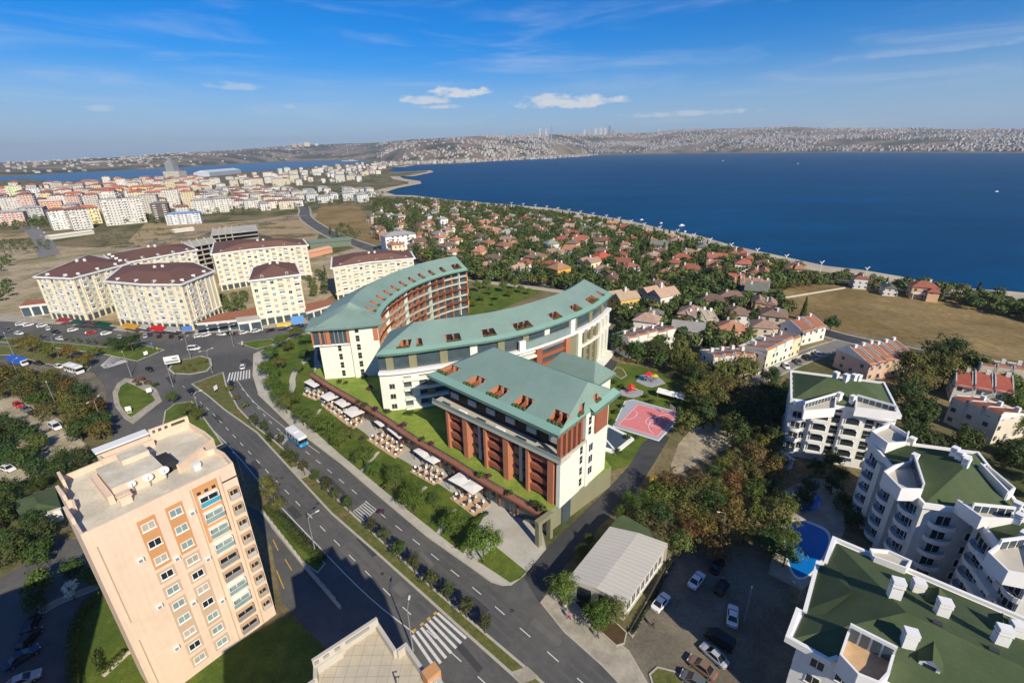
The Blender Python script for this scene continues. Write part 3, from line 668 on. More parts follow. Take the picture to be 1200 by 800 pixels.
# lift penthouse in two steps and a dark box painted as shadow
mb = MB(); c = tp(8.0, 9.6); mb.box((c.x, c.y, 31.2), (6.2, 7.6, 1.9), ang, 0, 1); c = tp(9.3, 12.2); mb.box((c.x, c.y, 33.1), (3.4, 2.6, .8), ang, 0, 1)
c = tp(4.4, 9.4); mb.box((c.x, c.y, 31.2), (.7, 8.4, 1.3), ang, 0, 0); c = tp(9.6, 16.6); mb.box((c.x, c.y, 31.2), (6.8, .4, 1.4), ang, 0, 0)
a_, b_ = tp(12.6, 5.2), tp(16.8, 7.4); c = (a_ + b_) / 2; mb.box((c.x, c.y, 31.2), ((b_ - a_).length, .45, 1.5), math.atan2((b_ - a_).y, (b_ - a_).x), 0, 0)
mb.build('penthouse', ['beige_render', 'roof_screed'], tw)
mb = MB(); c = tp(12.1, 8.6); mb.box((c.x, c.y, 31.25), (1.5, 3.6, 1.5), ang); mb.build('shade_box', ['dark_recess'], tw)  # solid near-black box stands in for the shadow right of the penthouse
def chimney(parent, p, z, h=1.8, wd=1.1, ang=0, m='beige_render', name='chimney'):
    mb = MB(); mb.box((p[0], p[1], z), (wd, wd * .8, h * .7), ang); mb.box((p[0], p[1], z + h * .7), (wd * 1.25, wd * 1.05, h * .12), ang); mb.box((p[0], p[1], z + h * .82), (wd * .8, wd * .6, h * .1), ang, 1); mb.box((p[0], p[1], z + h * .92), (wd * 1.15, wd * .95, h * .1), ang)
    return mb.build(name, [m, 'dark_recess'], parent)
chimney(tw, tp(5.6, 4.0), 31.2, 1.6, 1.3, ang); chimney(tw, tp(14.6, 4.2), 31.2, 1.1, .9, ang, 'metal_white')
# front windows
zs = [28.15 - 2.92 * i for i in range(10)]
FR = ['white_trim', 'glass_pale', 'tan_pale']; FRD = ['white_trim', 'glass', 'tan_pale']
FRC = ['white_trim', 'glass_curtain', 'tan_pale']
def mixm(s, z): return (FRD, FR, FRC, FR, FRD, FR, FRC)[int(z * 3.1 + s * 1.7) % 7]
wallrow(tw, tA, tB, [6.3, 9.6], zs, 'plain', 1.55, 1.25, mixm)
mb = MB()
for s, zz in ((6.3, [(21.6, 30.1)]), (9.6, [(21.6, 30.1)])):
    for z0, z1 in zz: c = tp(s, -.0); c2 = c + nF * .015; mb.box((c2.x, c2.y, z0), (2.1, .03, z1 - z0), ang)
c = tp(13.8, 0) + nF * .012; mb.box((c.x, c.y, 21.0), (3.3, .024, 10.0), ang); mb.build('wall_panel', ['tan_panel'], tw)
mb = MB()
for s, z0, z1 in ((6.3, 18.9, 21.1), (6.3, 16.0, 18.2), (6.3, 6.9, 15.2), (6.3, 4.3, 6.5), (9.6, 18.9, 21.1), (9.6, 16.0, 18.2), (9.6, 6.9, 15.2), (9.6, 4.3, 6.5), (6.3, 1.4, 3.6), (9.6, 1.4, 3.6)):
    c = tp(s, 0) + nF * .012; mb.box((c.x, c.y, z0), (2.2, .024, z1 - z0), ang)
mb.build('window_surround', ['tan_pale'], tw)
def bal(s, z): return ['white_trim', 'glass', 'glass_blue'] if z > 26 else (['tan_pale', 'glass', 'metal_grey'] if int(z * 2.3) % 3 == 0 else ['white_trim', 'glass_pale', 'glass_pale'])
wallrow(tw, tA, tB, [13.8], [z - .5 for z in zs], 'balcony', 2.6, 1.65, bal)
mb = MB(); zs4 = [26.5 - 2.92 * i for i in range(9)]
wallrow(tw, tA, tB, [17.0], zs4, 'balcony', 1.35, 1.6, lambda s, z: ['tan_pale', 'dark_recess', 'shutter' if int(z * 1.7) % 2 else 'glass_curtain'])
for k in range(3):
    c = tp(12.8 + k * 1.0, 0) + nF * .05; mb = MB(); mb.box((c.x, c.y, 29.6), (.5, .06, .45), ang); mb.build('vent_opening', ['dark_recess'], tw)
mb = MB(); c = tp(17.0, 0) + nF * .05; mb.box((c.x, c.y, 29.6), (2.3, .06, .22), ang); mb.build('drip_slot', ['dark_recess'], tw)
# side wall windows (right side, seen edge-on, and left returns)
wallrow(tw, tp(FL, 0), tp(18.5, 3.8), [1.9], zs[:9], 'plain', 1.4, 1.25, FR)
for s_, z_ in ((4.2, 24.2), (4.2, 15.5), (7.9, 21.4), (7.9, 12.6), (11.3, 18.4), (11.3, 9.7), (11.3, 27.2), (4.2, 6.9)):
    c = tp(s_, 0) + nF * .2; mb = MB(); mb.box((c.x, c.y, z_), (.8, .34, .58), ang); mb.box((c.x + nF.x * .18, c.y + nF.y * .18, z_ + .08), (.42, .03, .42), ang, 1); mb.build('air_conditioner', ['metal_white', 'metal_grey'], tw)
for s_, z0, z1 in ((.9, 16, 29.5), (.9, 3, 12.5), (11.9, .2, 31), (15.9, .2, 31)):
    c = tp(s_, 0) + nF * .05; mb = MB(); mb.box((c.x, c.y, z0), (.1, .1, z1 - z0), ang); mb.build('downpipe', ['tan_pale'], tw)
for q, lb, r in (((7.0, 5.3), 'white satellite dish on penthouse wall of the beige tower, smallest of three', .5), ((8.9, 5.2), 'white satellite dish on penthouse wall of the beige tower, middle one of three', .65), ((10.9, 5.2), 'white satellite dish beside the dark stair opening of the beige tower', .65)):
    c = tp(*q); t_ = thing('satellite_dish', lb, 'satellite dish', (c.x, c.y, 31.2), math.atan2(-.85, .5), 'satellite dishes on the tower roof')
    mb = MB(); n = 12
    for i in range(n):
        for a, b in ((0, .5), (.5, 1)):
            P = []
            for rr, k in ((a, i), (b, i), (b, i + 1), (a, i + 1)):
                th = 2 * math.pi * k / n; P.append((.3 * rr * rr * r - .1, rr * r * math.cos(th), 1.7 + rr * r * math.sin(th)))
            mb.face(P if a else P[:3])
    mb2 = MB(); mb2.tube([(0, 0, 0), (0, 0, 1.7)], .06); mb2.tube([(0, 0, 1.2), (.7, 0, 1.7)], .03)
    link('dish', mb.mesh('dish', ['metal_white']), t_); link('mast', mb2.mesh('mast', ['metal_grey']), t_)

t3 = thing('apartment_tower', 'unseen tower added outside the lower left edge to shade the lane', 'apartment building', (-64, 24, 0))  # unseen tower, added to throw its shadow over the lane
mb = MB(); mb.box((-64, 24, 0), (17, 15, 31), .6, 0, 1); mb.build('wall', ['beige_render', 'roof_screed'], t3); mb = MB(); mb.box((-64, 24, 31), (7, 5, 3), .6); mb.build('penthouse', ['beige_render'], t3)
# ------------------------------------------------------------------ tower roof at the bottom edge
q0, qL, qR = at(441, 725, 33.5), at(371, 771, 33.5), at(497, 780, 33.5); q0, qL, qR = V2(q0), V2(qL), V2(qR)
t2 = thing('apartment_tower', 'flat tiled roof of a cream tower beside the zebra crossing', 'apartment building', (q0.x, q0.y, 0))
eu = (qL - q0).normalized(); ev = Vector((eu.y, -eu.x, 0)); ev = ev if ev.y < 0 else -ev
def t2p(a, b): return q0 + eu * a + ev * b
foot2 = [t2p(0, 0), t2p(3.7, 0), t2p(3.7, .5), t2p(6.2, .5), t2p(6.6, 1.6), t2p(9, 1.6), t2p(9, 9), t2p(22, 9), t2p(22, 24), t2p(-1.6, 24), t2p(-1.6, 8.5), t2p(-1.0, 8.5), t2p(-1, 4), t2p(0, 4)]
foot2 = [(p.x, p.y) for p in foot2]
mat('roof_tiles', (.50, .44, .33), .9, .12, .8, .2)
tmn = MATS['roof_tiles'].node_tree; bands(MATS['roof_tiles'], 0, 1.05, .05, .3); bands(MATS['roof_tiles'], 1, 1.05, .05, .3)
mb = MB(); mb.prism(foot2, 0, 32.6, 0, 1); mb.build('wall', ['white_render', 'roof_tiles'], t2)
parapet(foot2, 32.6, .9, .32, 0, t2, mats=('stone_band',))
mb = MB(); mb.prism([((t2p(a, b)).x, (t2p(a, b)).y) for a, b in ((-1.5, 18), (6, 18), (6, 23.8), (-1.5, 23.8))], 32.6, 38.0, 0); mb.build('shadow_block', ['white_render'], t2)  # out-of-view block added to extend the roof's shadow onto the road
slotwall(t2, t2p(.1, .55), t2p(6.2, .55), 33.4, .9, [(.9, 3.2), (3.7, 4.2), (4.7, 5.2), (5.6, 6)], .3, 'stone_band')
for a, b in ((1.2, 6), (4.5, 8)):
    p = t2p(a, b); mb = MB(); mb.tube([(p.x, p.y, 32.6), (p.x, p.y, 33.3), (p.x + .35, p.y, 33.35)], .07); mb.build('vent_pipe', ['metal_dark'], t2)
p = t2p(-1.2, 8); mb = MB(); mb.box((p.x, p.y, 32.0), (1.3, 1, 2.0), math.atan2(eu.y, eu.x)); mb.build('corner_block', ['tan_panel'], t2)

# ------------------------------------------------------------------ podium, canopy and shop front of the green-roofed complex
can_o = smooth([(p.x, p.y) for p in ats([(362, 440), (372, 447), (390, 458.5), (440, 487), (480, 516), (518, 537), (570, 570.5), (608, 592), (637, 608)], 4.9)], 1)
can_i = offset(can_o, 1.4)
pod = thing('podium_building', 'olive walled podium with dark shop front under the three green roofed blocks', 'podium', (6, 80, 0))
front = [(p.x, p.y) for p in can_i]
pp = front + [(22.8, 92.2), (21.0, 97.5), (10, 112), (2, 120), (-10, 132), (-30, 146), (-45, 152), (-66, 156)]
mb = MB(); mb.prism(pp, 0, 5.7, 0, 1); mb.build('wall', ['olive_render', 'lawn_bright'], pod)
fr = resample(front, 40); mb = MB(); rot = offset(fr, -.06)
for a, b in zip(rot, rot[1:]): mb.quad((a.x, a.y, .3), (b.x, b.y, .3), (b.x, b.y, 3.9), (a.x, a.y, 3.9))
mb.build('shop_front', ['glass_tint'], pod)
mb = MB()
for p in offset(fr, -.12)[::2]: mb.box((p.x, p.y, 0), (.3, .3, 4.6), .8)
mb.build('mullion', ['brick_red'], pod)
# olive gateway leg at the corner
mb = MB(); g0 = V2((4.6, 74.4)); d_ = (V2((22.8, 92.2)) - V2((6.3, 77))).normalized(); an = math.atan2(d_.y, d_.x)
for s, wd in ((.0, 1.0), (3.3, .8)):
    c = g0 + d_ * s; mb.box((c.x, c.y, 0), (wd, 1.1, 5.6), an)
c = g0 + d_ * 1.6; mb.box((c.x, c.y, 5.6), (4.4, 1.15, .9), an); mb.build('gateway', ['olive_render'], pod)
cano = thing('shop_canopy', 'long brick topped arcade canopy curving along the cafe terraces', 'canopy', (-30, 104, 0))
n = 60; O, I = resample(can_o, n), resample(can_i, n); mb = MB()
for i in range(n - 1):
    a, b, c, d = O[i], O[i + 1], I[i + 1], I[i]
    mb.face([(p.x, p.y, 5.45) for p in (a, b, c, d)], 0, [(i, 0), (i + 1, 0), (i + 1, 3), (i, 3)])
    mb.face([(p.x, p.y, 4.9) for p in (d, c, b, a)], 1)
    mb.face([(a.x, a.y, 4.9), (b.x, b.y, 4.9), (b.x, b.y, 5.45), (a.x, a.y, 5.45)], 1)
    mb.face([(c.x, c.y, 4.75), (d.x, d.y, 4.75), (d.x, d.y, 5.95), (c.x, c.y, 5.95)], 0)
    mb.face([(d.x, d.y, 4.75), (c.x, c.y, 4.75), (c.x, c.y, 5.95), (d.x, d.y, 5.95)], 0)
mb.build('roof', ['canopy_tile', 'brick_red'], cano)
mb = MB(); E1 = offset(O, .9)
for i in range(n - 1):
    a, b = E1[i], E1[i + 1]; mb.tube([(a.x, a.y, 6.3), (b.x, b.y, 6.3)], .03, 4); mb.tube([(a.x, a.y, 5.45), (a.x, a.y, 6.3)], .025, 4)
mb.build('railing', ['metal_grey'], cano)
E2 = offset(O, .5)
for i in range(2, n, 4): mb = MB(); mb.box((E2[i].x, E2[i].y, .15), (.4, .4, 4.6), .8); mb.build('column', ['metal_dark'], cano)

# ------------------------------------------------------------------ roof slope with cut-in terraces
def slope(parent, E, Rg, notches=(), name='roof', m=('seam_green', 'eave_green'), bnd=(.14, .58), flip=False, th=.25):
    """E eave points, Rg ridge points (same count). A notch replaces the middle band by a brick-walled terrace."""
    mb = MB(); nt_ = None; todo = []; v0, v1 = bnd; u = 0
    def q(M, a, b, c, d, k, U=None):
        P = [a, b, c, d] if not flip else [b, a, d, c]
        M.face(P, k, U)
    for i in range(len(E) - 1):
        a, b, c, d = E[i], E[i + 1], Rg[i + 1], Rg[i]; W = (b - a).length; S = (d - a).length
        def pt(x, y, v): return x.lerp(y, v)
        for lo, hi in ((0, v0), (v0, v1), (v1, 1)):
            if lo == v0 and i in notches: continue
            q(mb, pt(a, d, lo), pt(b, c, lo), pt(b, c, hi), pt(a, d, hi), 1 if (lo == 0 and notches) else 0, [(u, lo * S), (u + W, lo * S), (u + W, hi * S), (u, hi * S)])
        u += W
        if i in notches:
            if i - 1 not in notches or nt_ is None: nt_ = MB(); todo.append(nt_)
            A, B, C, D = pt(a, d, v0), pt(b, c, v0), pt(b, c, v1), pt(a, d, v1); zf = A.z - .5
            A0, B0, C0, D0 = [Vector((p.x, p.y, zf)) for p in (A, B, C, D)]
            for P, k in (((A0, B0, C0, D0), 5), ((D0, C0, C, D), 2), ((A0, D0, D, A), 0), ((C0, B0, B, C), 0), ((B0, A0, A, B), 0)): nt_.face(P, k); 
            # a brick pier in front of the glazing and planters
            for f in (.0,):
                p = D0.lerp(C0, f + .12).lerp(A0.lerp(B0, f + .12), .1); nt_.box((p.x, p.y, zf), (.55, .55, D.z - zf), 0, 0)
            for f in (.2, .5, .8):
                p = A0.lerp(B0, f).lerp(D0.lerp(C0, f), .12 + .1 * (int(f * 10) % 2)); nt_.ball((p.x, p.y, zf + .5), (.5, .5, .55), 6, 4, 3 if f == .5 else 4)
    o = mb.build(name, list(m), parent)
    for nt_ in todo: nt_.build('roof_terrace', ['brick_orange', 'terracotta', 'glass', 'plant_red', 'plant_green', 'brick_red'], o)
    return o
def fascia(parent, P, z0, z1, name='eave', m='eave_green', closed=False):
    mb = MB(); Q = list(P) + ([P[0]] if closed else [])
    for a, b in zip(Q, Q[1:]):
        for s in (1, -1):
            F = [(a[0], a[1], z0), (b[0], b[1], z0), (b[0], b[1], z1), (a[0], a[1], z1)]; mb.face(F if s > 0 else F[::-1], 0)
    return mb.build(name, [m], parent)
def at_z(P, z): return [Vector((p[0], p[1], z)) for p in P]

# ------------------------------------------------------------------ crescent block A (left, behind)
cA = thing('crescent_block', 'green roofed crescent block with white end tower and yellow curtained balconies', 'apartment building', (-50, 150, 0))
inA = resample(smooth([(-43.0, 146.6), (-44.6, 152), (-45.2, 163), (-43.6, 175), (-40.1, 188.8), (-34.7, 199.6), (-28.3, 209.0), (-19.8, 216.2)], 2), 37)
outA = offset(inA, 20.5); rdA = offset(inA, 9.5)
eaI, eaO = at_z(offset(inA, -.2), 24.4), at_z(outA, 24.4); rg = at_z(rdA, 29.4)
rg[0] = Vector((*eaI[0].lerp(eaO[0], .5).xy, 28)) + (rg[1] - rg[0]).normalized() * 6; rg[1] = rg[0].lerp(rg[3], .1); rg[2] = rg[0].lerp(rg[3], .4)
slope(cA, eaI, rg, {3, 6, 9, 12, 15, 18, 21, 24, 27, 30, 33, 34}, flip=False, bnd=(.16, .5))
slope(cA, eaO, rg, (), flip=True)
mb = MB(); mb.face([eaI[0], rg[0], eaO[0]]); mb.face([eaI[-1], eaO[-1], rg[-1]]); mb.build('roof', ['seam_green'], cA)
ring = eaI + eaO[::-1]; fascia(cA, ring, 23.9, 24.45, closed=True)
mb = MB(); mb.flat([(p.x, p.y) for p in ring], 23.95, 0, True); mb.build('soffit', ['stone_band'], cA)
wI, wO = offset(inA, 2.6), offset(inA, 18.6)
core = [(p.x, p.y) for p in wI[2:]] + [(p.x, p.y) for p in wO[:1:-1]]
mb = MB(); mb.prism(core, 0, 23.9, 0); mb.build('wall', ['glass_tint'], cA)
fl = [6.2 + 3.0 * k for k in range(6)]
bal_o = offset(inA, 1.0)
for k, z in enumerate(fl):
    mb = MB(); mcol = 1 if k in (5, 3, 1) else 0
    for i in range(len(wI) - 1):
        a, b, c, d = bal_o[i], bal_o[i + 1], wI[i + 1], wI[i]
        mb.face([(p.x, p.y, z + .1) for p in (a, b, c, d)], 2); mb.face([(p.x, p.y, z - .25) for p in (d, c, b, a)], 2)
        hh = .7
        mb.face([(b.x, b.y, z - .25), (a.x, a.y, z - .25), (a.x, a.y, z + hh), (b.x, b.y, z + hh)], mcol if (i // 6 + k) % 5 else 0)
        mb.face([(a.x, a.y, z - .25), (b.x, b.y, z - .25), (b.x, b.y, z + hh), (a.x, a.y, z + hh)], mcol if (i // 6 + k) % 5 else 0)
    mb.build('balcony', ['complex_white', 'brick_red', 'stone_band'], cA)
mb = MB(); cur = MB(); w2 = offset(inA, 2.45)
for i in range(0, len(wI), 2):
    p = wI[i].lerp(bal_o[i], .5); t_ = (wI[min(i + 1, len(wI) - 1)] - wI[max(i - 1, 0)]).normalized(); a_ = math.atan2(t_.y, t_.x)
    mb.box((p.x, p.y, 3), (.35, 1.5, 20.9), a_, 0 if i % 8 == 2 else 1)
    for k, z in enumerate(fl):
        if k < 5 and (i // 2 + k) % 2 == 0: c = w2[i]; cur.box((c.x + t_.x * .9, c.y + t_.y * .9, z + .2), (1.0, .2, 2.2), a_)
mb.build('partition', ['complex_white', 'brick_orange'], cA); cur.build('curtain', ['curtain_yellow'], cA)
# white end tower facing the camera
P0, P1, P2 = V2((-62.4, 142.2)), V2((-52.6, 143.6)), V2((-43.9, 146.0))
d1, d2 = (P1 - P0).normalized(), (P2 - P1).normalized(); n1, n2 = Vector((-d1.y, d1.x, 0)), Vector((-d2.y, d2.x, 0))
P1b = P1 - n2 * 1.0; P2b = P2 - n2 * 1.0
mb = MB(); mb.prism([(p.x, p.y) for p in (P0, P1, P1 + n1 * 8, P0 + n1 * 9)], 5, 18.3, 0); mb.prism([(p.x, p.y) for p in (P1b, P2b, P2b + n2 * 9, P1b + n2 * 9)], 5, 23.9, 0)
mb.build('end_wall', ['complex_white'], cA)
Pl = P0 - d1 * 1.6 - n1 * .7; Pr = P1 - d1 * .1 - n1 * .7
mb = MB(); mb.prism([(p.x, p.y) for p in (Pl, Pr, Pr + n1 * 8, Pl + n1 * 9)], 18.3, 23.9, 0); mb.prism([(p.x, p.y) for p in (Pl - n1 * .15, Pr - n1 * .15, Pr + n1 * 8, Pl + n1 * 9)], 17.7, 18.25, 1); mb.build('bay_window', ['glass_tint', 'white_trim'], cA)
mb = MB(); LL = (Pr - Pl).length
for s, wd, m_ in ((.2, .5, 0), (2.6, .6, 0), (4.0, .35, 0), (5.0, 1.2, 0), (7.0, .25, 1), (8.2, .25, 1), (9.6, .25, 1), (LL - .3, .7, 0)):
    c = Pl + d1 * s - n1 * .1; mb.box((c.x, c.y, 18.3), (wd, .5, 5.6), math.atan2(d1.y, d1.x), m_)
mb.build('brick_pier', ['brick_orange', 'metal_grey'], cA)
zA = [6.6 + 3 * k for k in range(6)]
wallrow(cA, P0, P1, [6.2], [z - .2 for z in zA[:4]], 'slit', 1.05, 2.0, ['stone_band', 'glass'])
wallrow(cA, P1b, P2b, [2.4], zA, 'slit', 1.15, 2.0, ['stone_band', 'glass'])
mb = MB(); c = P2b - d2 * .9 - n2 * .05; mb.box((c.x, c.y, 18.3), (1.5, .3, 5.6), math.atan2(d2.y, d2.x)); mb.build('brick_pier', ['brick_orange'], cA)
wallrow(cA, P1b, P2b, [8.0], [18.6, 21.4], 'slit', .9, 2.0, ['stone_band', 'glass'])
# lower hipped porch roof over the end tower
mb = MB(); hp = [Vector((*(p).xy, z)) for p, z in ((P0 - d1 * 3 - n1 * 2, 23.9), (P1 - n1 * 2.4, 23.9), (P2b + d2 * 1.5 - n2 * 1.4, 23.9), (P2b + d2 * 1.5 + n2 * 3, 25.2), (P1 + n1 * 7, 27.2), (P0 - d1 * 3 + n1 * 7, 25))]
mb.face([hp[0], hp[1], hp[4]], 0, [(0, 0), (10, 0), (10, 8)]); mb.face([hp[1], hp[2], hp[3], hp[4]], 0, [(0, 0), (9, 0), (9, 6), (0, 8)]); mb.face([hp[0], hp[4], hp[5]], 0); mb.build('roof', ['seam_green'], cA)
fascia(cA, hp[:3], 23.4, 23.92)

# ------------------------------------------------------------------ crescent block B (middle)
cB = thing('crescent_block', 'long curved block with green metal roof, white slabs and brick bays in the middle', 'apartment building', (-10, 128, 0))
inB = resample(smooth([(-37.4, 119.0), (-34.5, 119.0), (-28.4, 120.4), (-16.2, 124.4), (-7.4, 127.2), (0.0, 130.6), (7.9, 135.6), (16.5, 142.9), (26.3, 152.7), (32.6, 161.5), (38.6, 173.0)], 2), 45)
eB, oB = at_z(inB, 24.0), at_z(offset(inB, 18.5), 24.0); rB = at_z(offset(inB, 11.5), 28.6)
rB[0] = rB[0].lerp(rB[6], .9); 
for i in range(1, 6): rB[i] = rB[0].lerp(rB[6], i / 6)
slope(cB, eB, rB, {2, 3, 5, 9, 10, 14, 15, 19, 20, 21, 26, 27, 31, 32, 36, 37, 38, 41}, bnd=(.15, .42)); slope(cB, oB, rB, (), flip=True)
mb = MB(); mb.face([eB[0], rB[0], oB[0]]); mb.face([eB[-1], oB[-1], rB[-1]]); mb.build('roof', ['seam_green'], cB)
ring = eB + oB[::-1]; fascia(cB, ring, 23.4, 24.03, closed=True)
mb = MB(); mb.flat([(p.x, p.y) for p in ring], 23.45, 0, True); mb.build('soffit', ['stone_band'], cB)
wB, wb2 = offset(inB, 1.8), offset(inB, 17)
mb = MB(); mb.prism([(p.x, p.y) for p in wB] + [(p.x, p.y) for p in wb2[::-1]], 0, 23.4, 0); mb.build('wall', ['glass_tint'], cB)
rec = offset(inB, 1.0)
def curvband(P, Q, i0, i1, z0, z1, mb, m=0):
    """solid band between polylines P (outer) and Q (inner) for samples i0..i1"""
    for i in range(i0, i1):
        a, b, c, d = P[i], P[i + 1], Q[i + 1], Q[i]
        mb.face([(p.x, p.y, z1) for p in (a, b, c, d)], m); mb.face([(p.x, p.y, z0) for p in (d, c, b, a)], m)
        mb.face([(a.x, a.y, z0), (b.x, b.y, z0), (b.x, b.y, z1), (a.x, a.y, z1)], m)
    for i in (i0, i1):
        a, d = P[i], Q[i]; F = [(a.x, a.y, z0), (d.x, d.y, z0), (d.x, d.y, z1), (a.x, a.y, z1)]; mb.face(F if i == i1 else F[::-1], m)
of0, of1, of2 = offset(inB, .2), offset(inB, .9), offset(inB, 1.5)
mb = MB(); curvband(of0, wB, 0, 44, 17.6, 18.5, mb); curvband(of1, wB, 0, 44, 16.4, 16.9, mb); mb.build('slab', ['white_trim'], cB)
mb = MB(); curvband(of1, wB, 0, 3, 6, 16.4, mb, 0); curvband(of1, wB, 4, 5, 6, 16.4, mb, 0); curvband(of1, wB, 6, 7, 6, 16.4, mb, 1)
for k in range(4): curvband(of0, wB, 3, 22, 6.0 + 3.0 * k, 6.7 + 3.0 * k, mb, 0)
for i in (9, 13, 17): curvband(of1, wB, i, i + 1, 6, 16.4, mb, 1)
mb.build('facade', ['complex_white', 'olive_render'], cB)
mb = MB()
for k in range(4): curvband(of1, wB, 22, 29, 7.4 + 3.0 * k, 8.5 + 3.0 * k, mb, 0)
curvband(of0, wB, 22, 23, 2, 17.6, mb, 0); curvband(of0, wB, 28, 29, 2, 17.6, mb, 1); mb.build('brick_bay', ['brick_red', 'brick_orange'], cB)
mb = MB(); curvband(of1, wB, 29, 31, 0, 23.4, mb, 1)
curvband(of0, wB, 31, 32, 0, 17.6, mb, 0)
for i in (33, 35, 37, 39, 41, 43): curvband(of1, wB, i, i + 1, 0, 17.6, mb, 1 if i < 38 else 0)
for k in range(5): curvband(of2, wB, 32, 44, 3.0 + 3.0 * k, 3.6 + 3.0 * k, mb, 2)
curvband(of0, wB, 32, 44, 11.4, 12.2, mb, 0); curvband(offset(inB, -2.2), wB, 31, 44, 0, .9, mb, 0); mb.build('facade', ['complex_white', 'olive_render', 'brick_orange'], cB)
mb = MB()
for i in (1, 4, 8, 12, 16, 20, 24, 30, 35, 40): curvband(of2, wB, i, i + 1, 18.5, 23.4, mb, 1 if i % 3 else 0)
mb.build('upper_pier', ['complex_white', 'olive_render'], cB)
mb = MB(); curvband(of0, of1, 20, 30, 18.5, 21.0, mb); mb.build('loggia_glass', ['glass_pale'], cB)
mb = MB(); curvband(offset(inB, .05), of1, 29, 30, 17.6, 23.4, mb); curvband(offset(inB, .05), of1, 19, 20, 17.6, 21.6, mb); mb.build('white_frame', ['white_trim'], cB)
a_, b_ = of1[1], of1[7]
for i, kd, wd_, h_ in ((1, 'plain', 1.6, 1.6),):
    pa, pb = of1[i], of1[i + 1]; wallrow(cB, pa, pb, [(pb - pa).length / 2], [6.6, 9.8, 13.0], kd, wd_, h_, ['stone_band', 'glass'])

# ------------------------------------------------------------------ brick block C (front)
F = V2((9.2, 78.8)); e1 = Vector((-.749, .662, 0)); e2 = Vector((.662, .749, 0)); a1 = math.atan2(e1.y, e1.x)
def cpt(s, q): return F + e1 * s + e2 * q
cC = thing('brick_block', 'front block with brick pillars, white end wall and hipped green metal roof', 'apartment building', (F.x, F.y, 0))
LC, DC = 36.5, 17.4
def poly(*sq): return [(cpt(*p).x, cpt(*p).y) for p in sq]
mb = MB(); mb.prism(poly((.3, 1.6), (LC, 1.6), (LC, DC), (.3, DC)), 0, 17.0, 0); mb.prism(poly((1.2, 2.8), (LC - .5, 2.8), (LC - .5, DC), (1.2, DC)), 17.0, 23.7, 1); mb.build('wall', ['glass_tint', 'top_glazing'], cC)
mb = MB(); mb.prism(poly((0, 0), (.95, 0), (.95, 9.4), (0, 9.4)), 5.5, 17.2, 0); mb.prism(poly((-.35, 9.2), (.95, 9.2), (.95, DC), (-.35, DC)), 5.5, 17.6, 0); mb.prism(poly((0.1, 9.2), (.9, 9.2), (.9, 12.5), (.1, 12.5)), 17.6, 23.7, 0)
mb.build('end_wall', ['complex_white'], cC)
mb = MB(); mb.prism(poly((-.35, 12.5), (.95, 12.5), (.95, DC), (-.35, DC)), 17.65, 23.7, 0); mb.build('brick_panel', ['brick_red'], cC)
mb = MB(); mb.prism(poly((-.4, -.5), (LC + 2.4, -.5), (LC + 2.4, 3), (-.4, 3)), 16.9, 17.55, 0); mb.prism(poly((-.25, -.2), (.02, -.2), (.02, 9.1), (-.25, 9.1)), 17.2, 17.9, 0); mb.build('terrace_slab', ['stone_band'], cC)
mb = MB(); mb.prism(poly((-.35, -.45), (LC + 2.3, -.45), (LC + 2.3, -.37), (-.35, -.37)), 17.55, 18.5, 0); mb.build('balustrade', ['glass_pale'], cC)
for s, wd in ((1.6, 1.5), (8.2, .75), (14.0, 1.5), (20.8, .75), (27.0, 1.5), (33.6, .75)):
    mb = MB(); c0 = cpt(s + wd / 2, .7); mb.box((c0.x, c0.y, 5.6), (wd, 1.8, 11.3), a1); mb.build('pillar', ['brick_orange'], cC)
for s0, s1 in ((3.1, 8.2), (15.5, 20.8), (28.5, 33.6)):
    for k in range(4):
        c0 = cpt((s0 + s1) / 2, 1.0); mb = MB(); mb.box((c0.x, c0.y, 6.4 + 2.75 * k), (s1 - s0, 1.3, 1.25), a1); mb.build('balcony', ['brick_red'], cC)
for s0, s1 in ((8.95, 14), (21.5, 27), (34.3, 36.3), (.7, 1.6)):
    for k in range(4):
        c0 = cpt((s0 + s1) / 2, 1.45); mb = MB(); mb.box((c0.x, c0.y, 6.2 + 2.75 * k), (s1 - s0, .5, .35), a1); mb.build('spandrel', ['metal_dark'], cC)
    c0 = cpt((s0 + s1) / 2, 1.4)
    if s1 - s0 > 3:
        mb = MB(); mb.box((c0.x, c0.y, 6), (.9, .5, 10.6), a1); mb.build('stone_pier', ['shutter'], cC)
for k in range(6):
    s = 3.2 + 6 * k; c0 = cpt(s, 2.2); mb = MB(); mb.box((c0.x, c0.y, 19.2), (2.6, .3, 1.4), a1); mb.build('sun_blind', ['shutter'], cC)
    for j in range(5):
        c0 = cpt(s + .5 + .55 * j, .5); mb = MB(); mb.box((c0.x, c0.y, 17.6), (.4, .7, .45), a1, 0); mb.build('terrace_seat', ['white_trim' if k in (2, 4) else 'metal_dark'], cC)
mb = MB()
for q in (.3, 2.1, 3.9, 5.7, 7.5): c0 = cpt(.45, q); mb.box((c0.x, c0.y, 17.6), (.9, .75, 6.1), a1)
mb.build('brick_pier', ['brick_red'], cC)
er = (cpt(-.4, 0), cpt(-.4, 9.4)); d_ = cpt(-.41, 0), cpt(-.41, 9.4)
wallrow(cC, cpt(0, 0), cpt(0, 9.4), [7.6], [6.8, 9.7, 12.6, 15.0][:4], 'slit', .95, 1.8, ['stone_band', 'glass'])
wallrow(cC, cpt(-.35, 9.2), cpt(-.35, DC), [1.5], [8.2, 11.2, 14.2], 'plain', 1.7, 2.1, FRD)
wallrow(cC, cpt(.1, 9.2), cpt(.1, 12.5), [1.6], [18.3, 20.8], 'slit', 1.0, 1.8, ['stone_band', 'glass'])
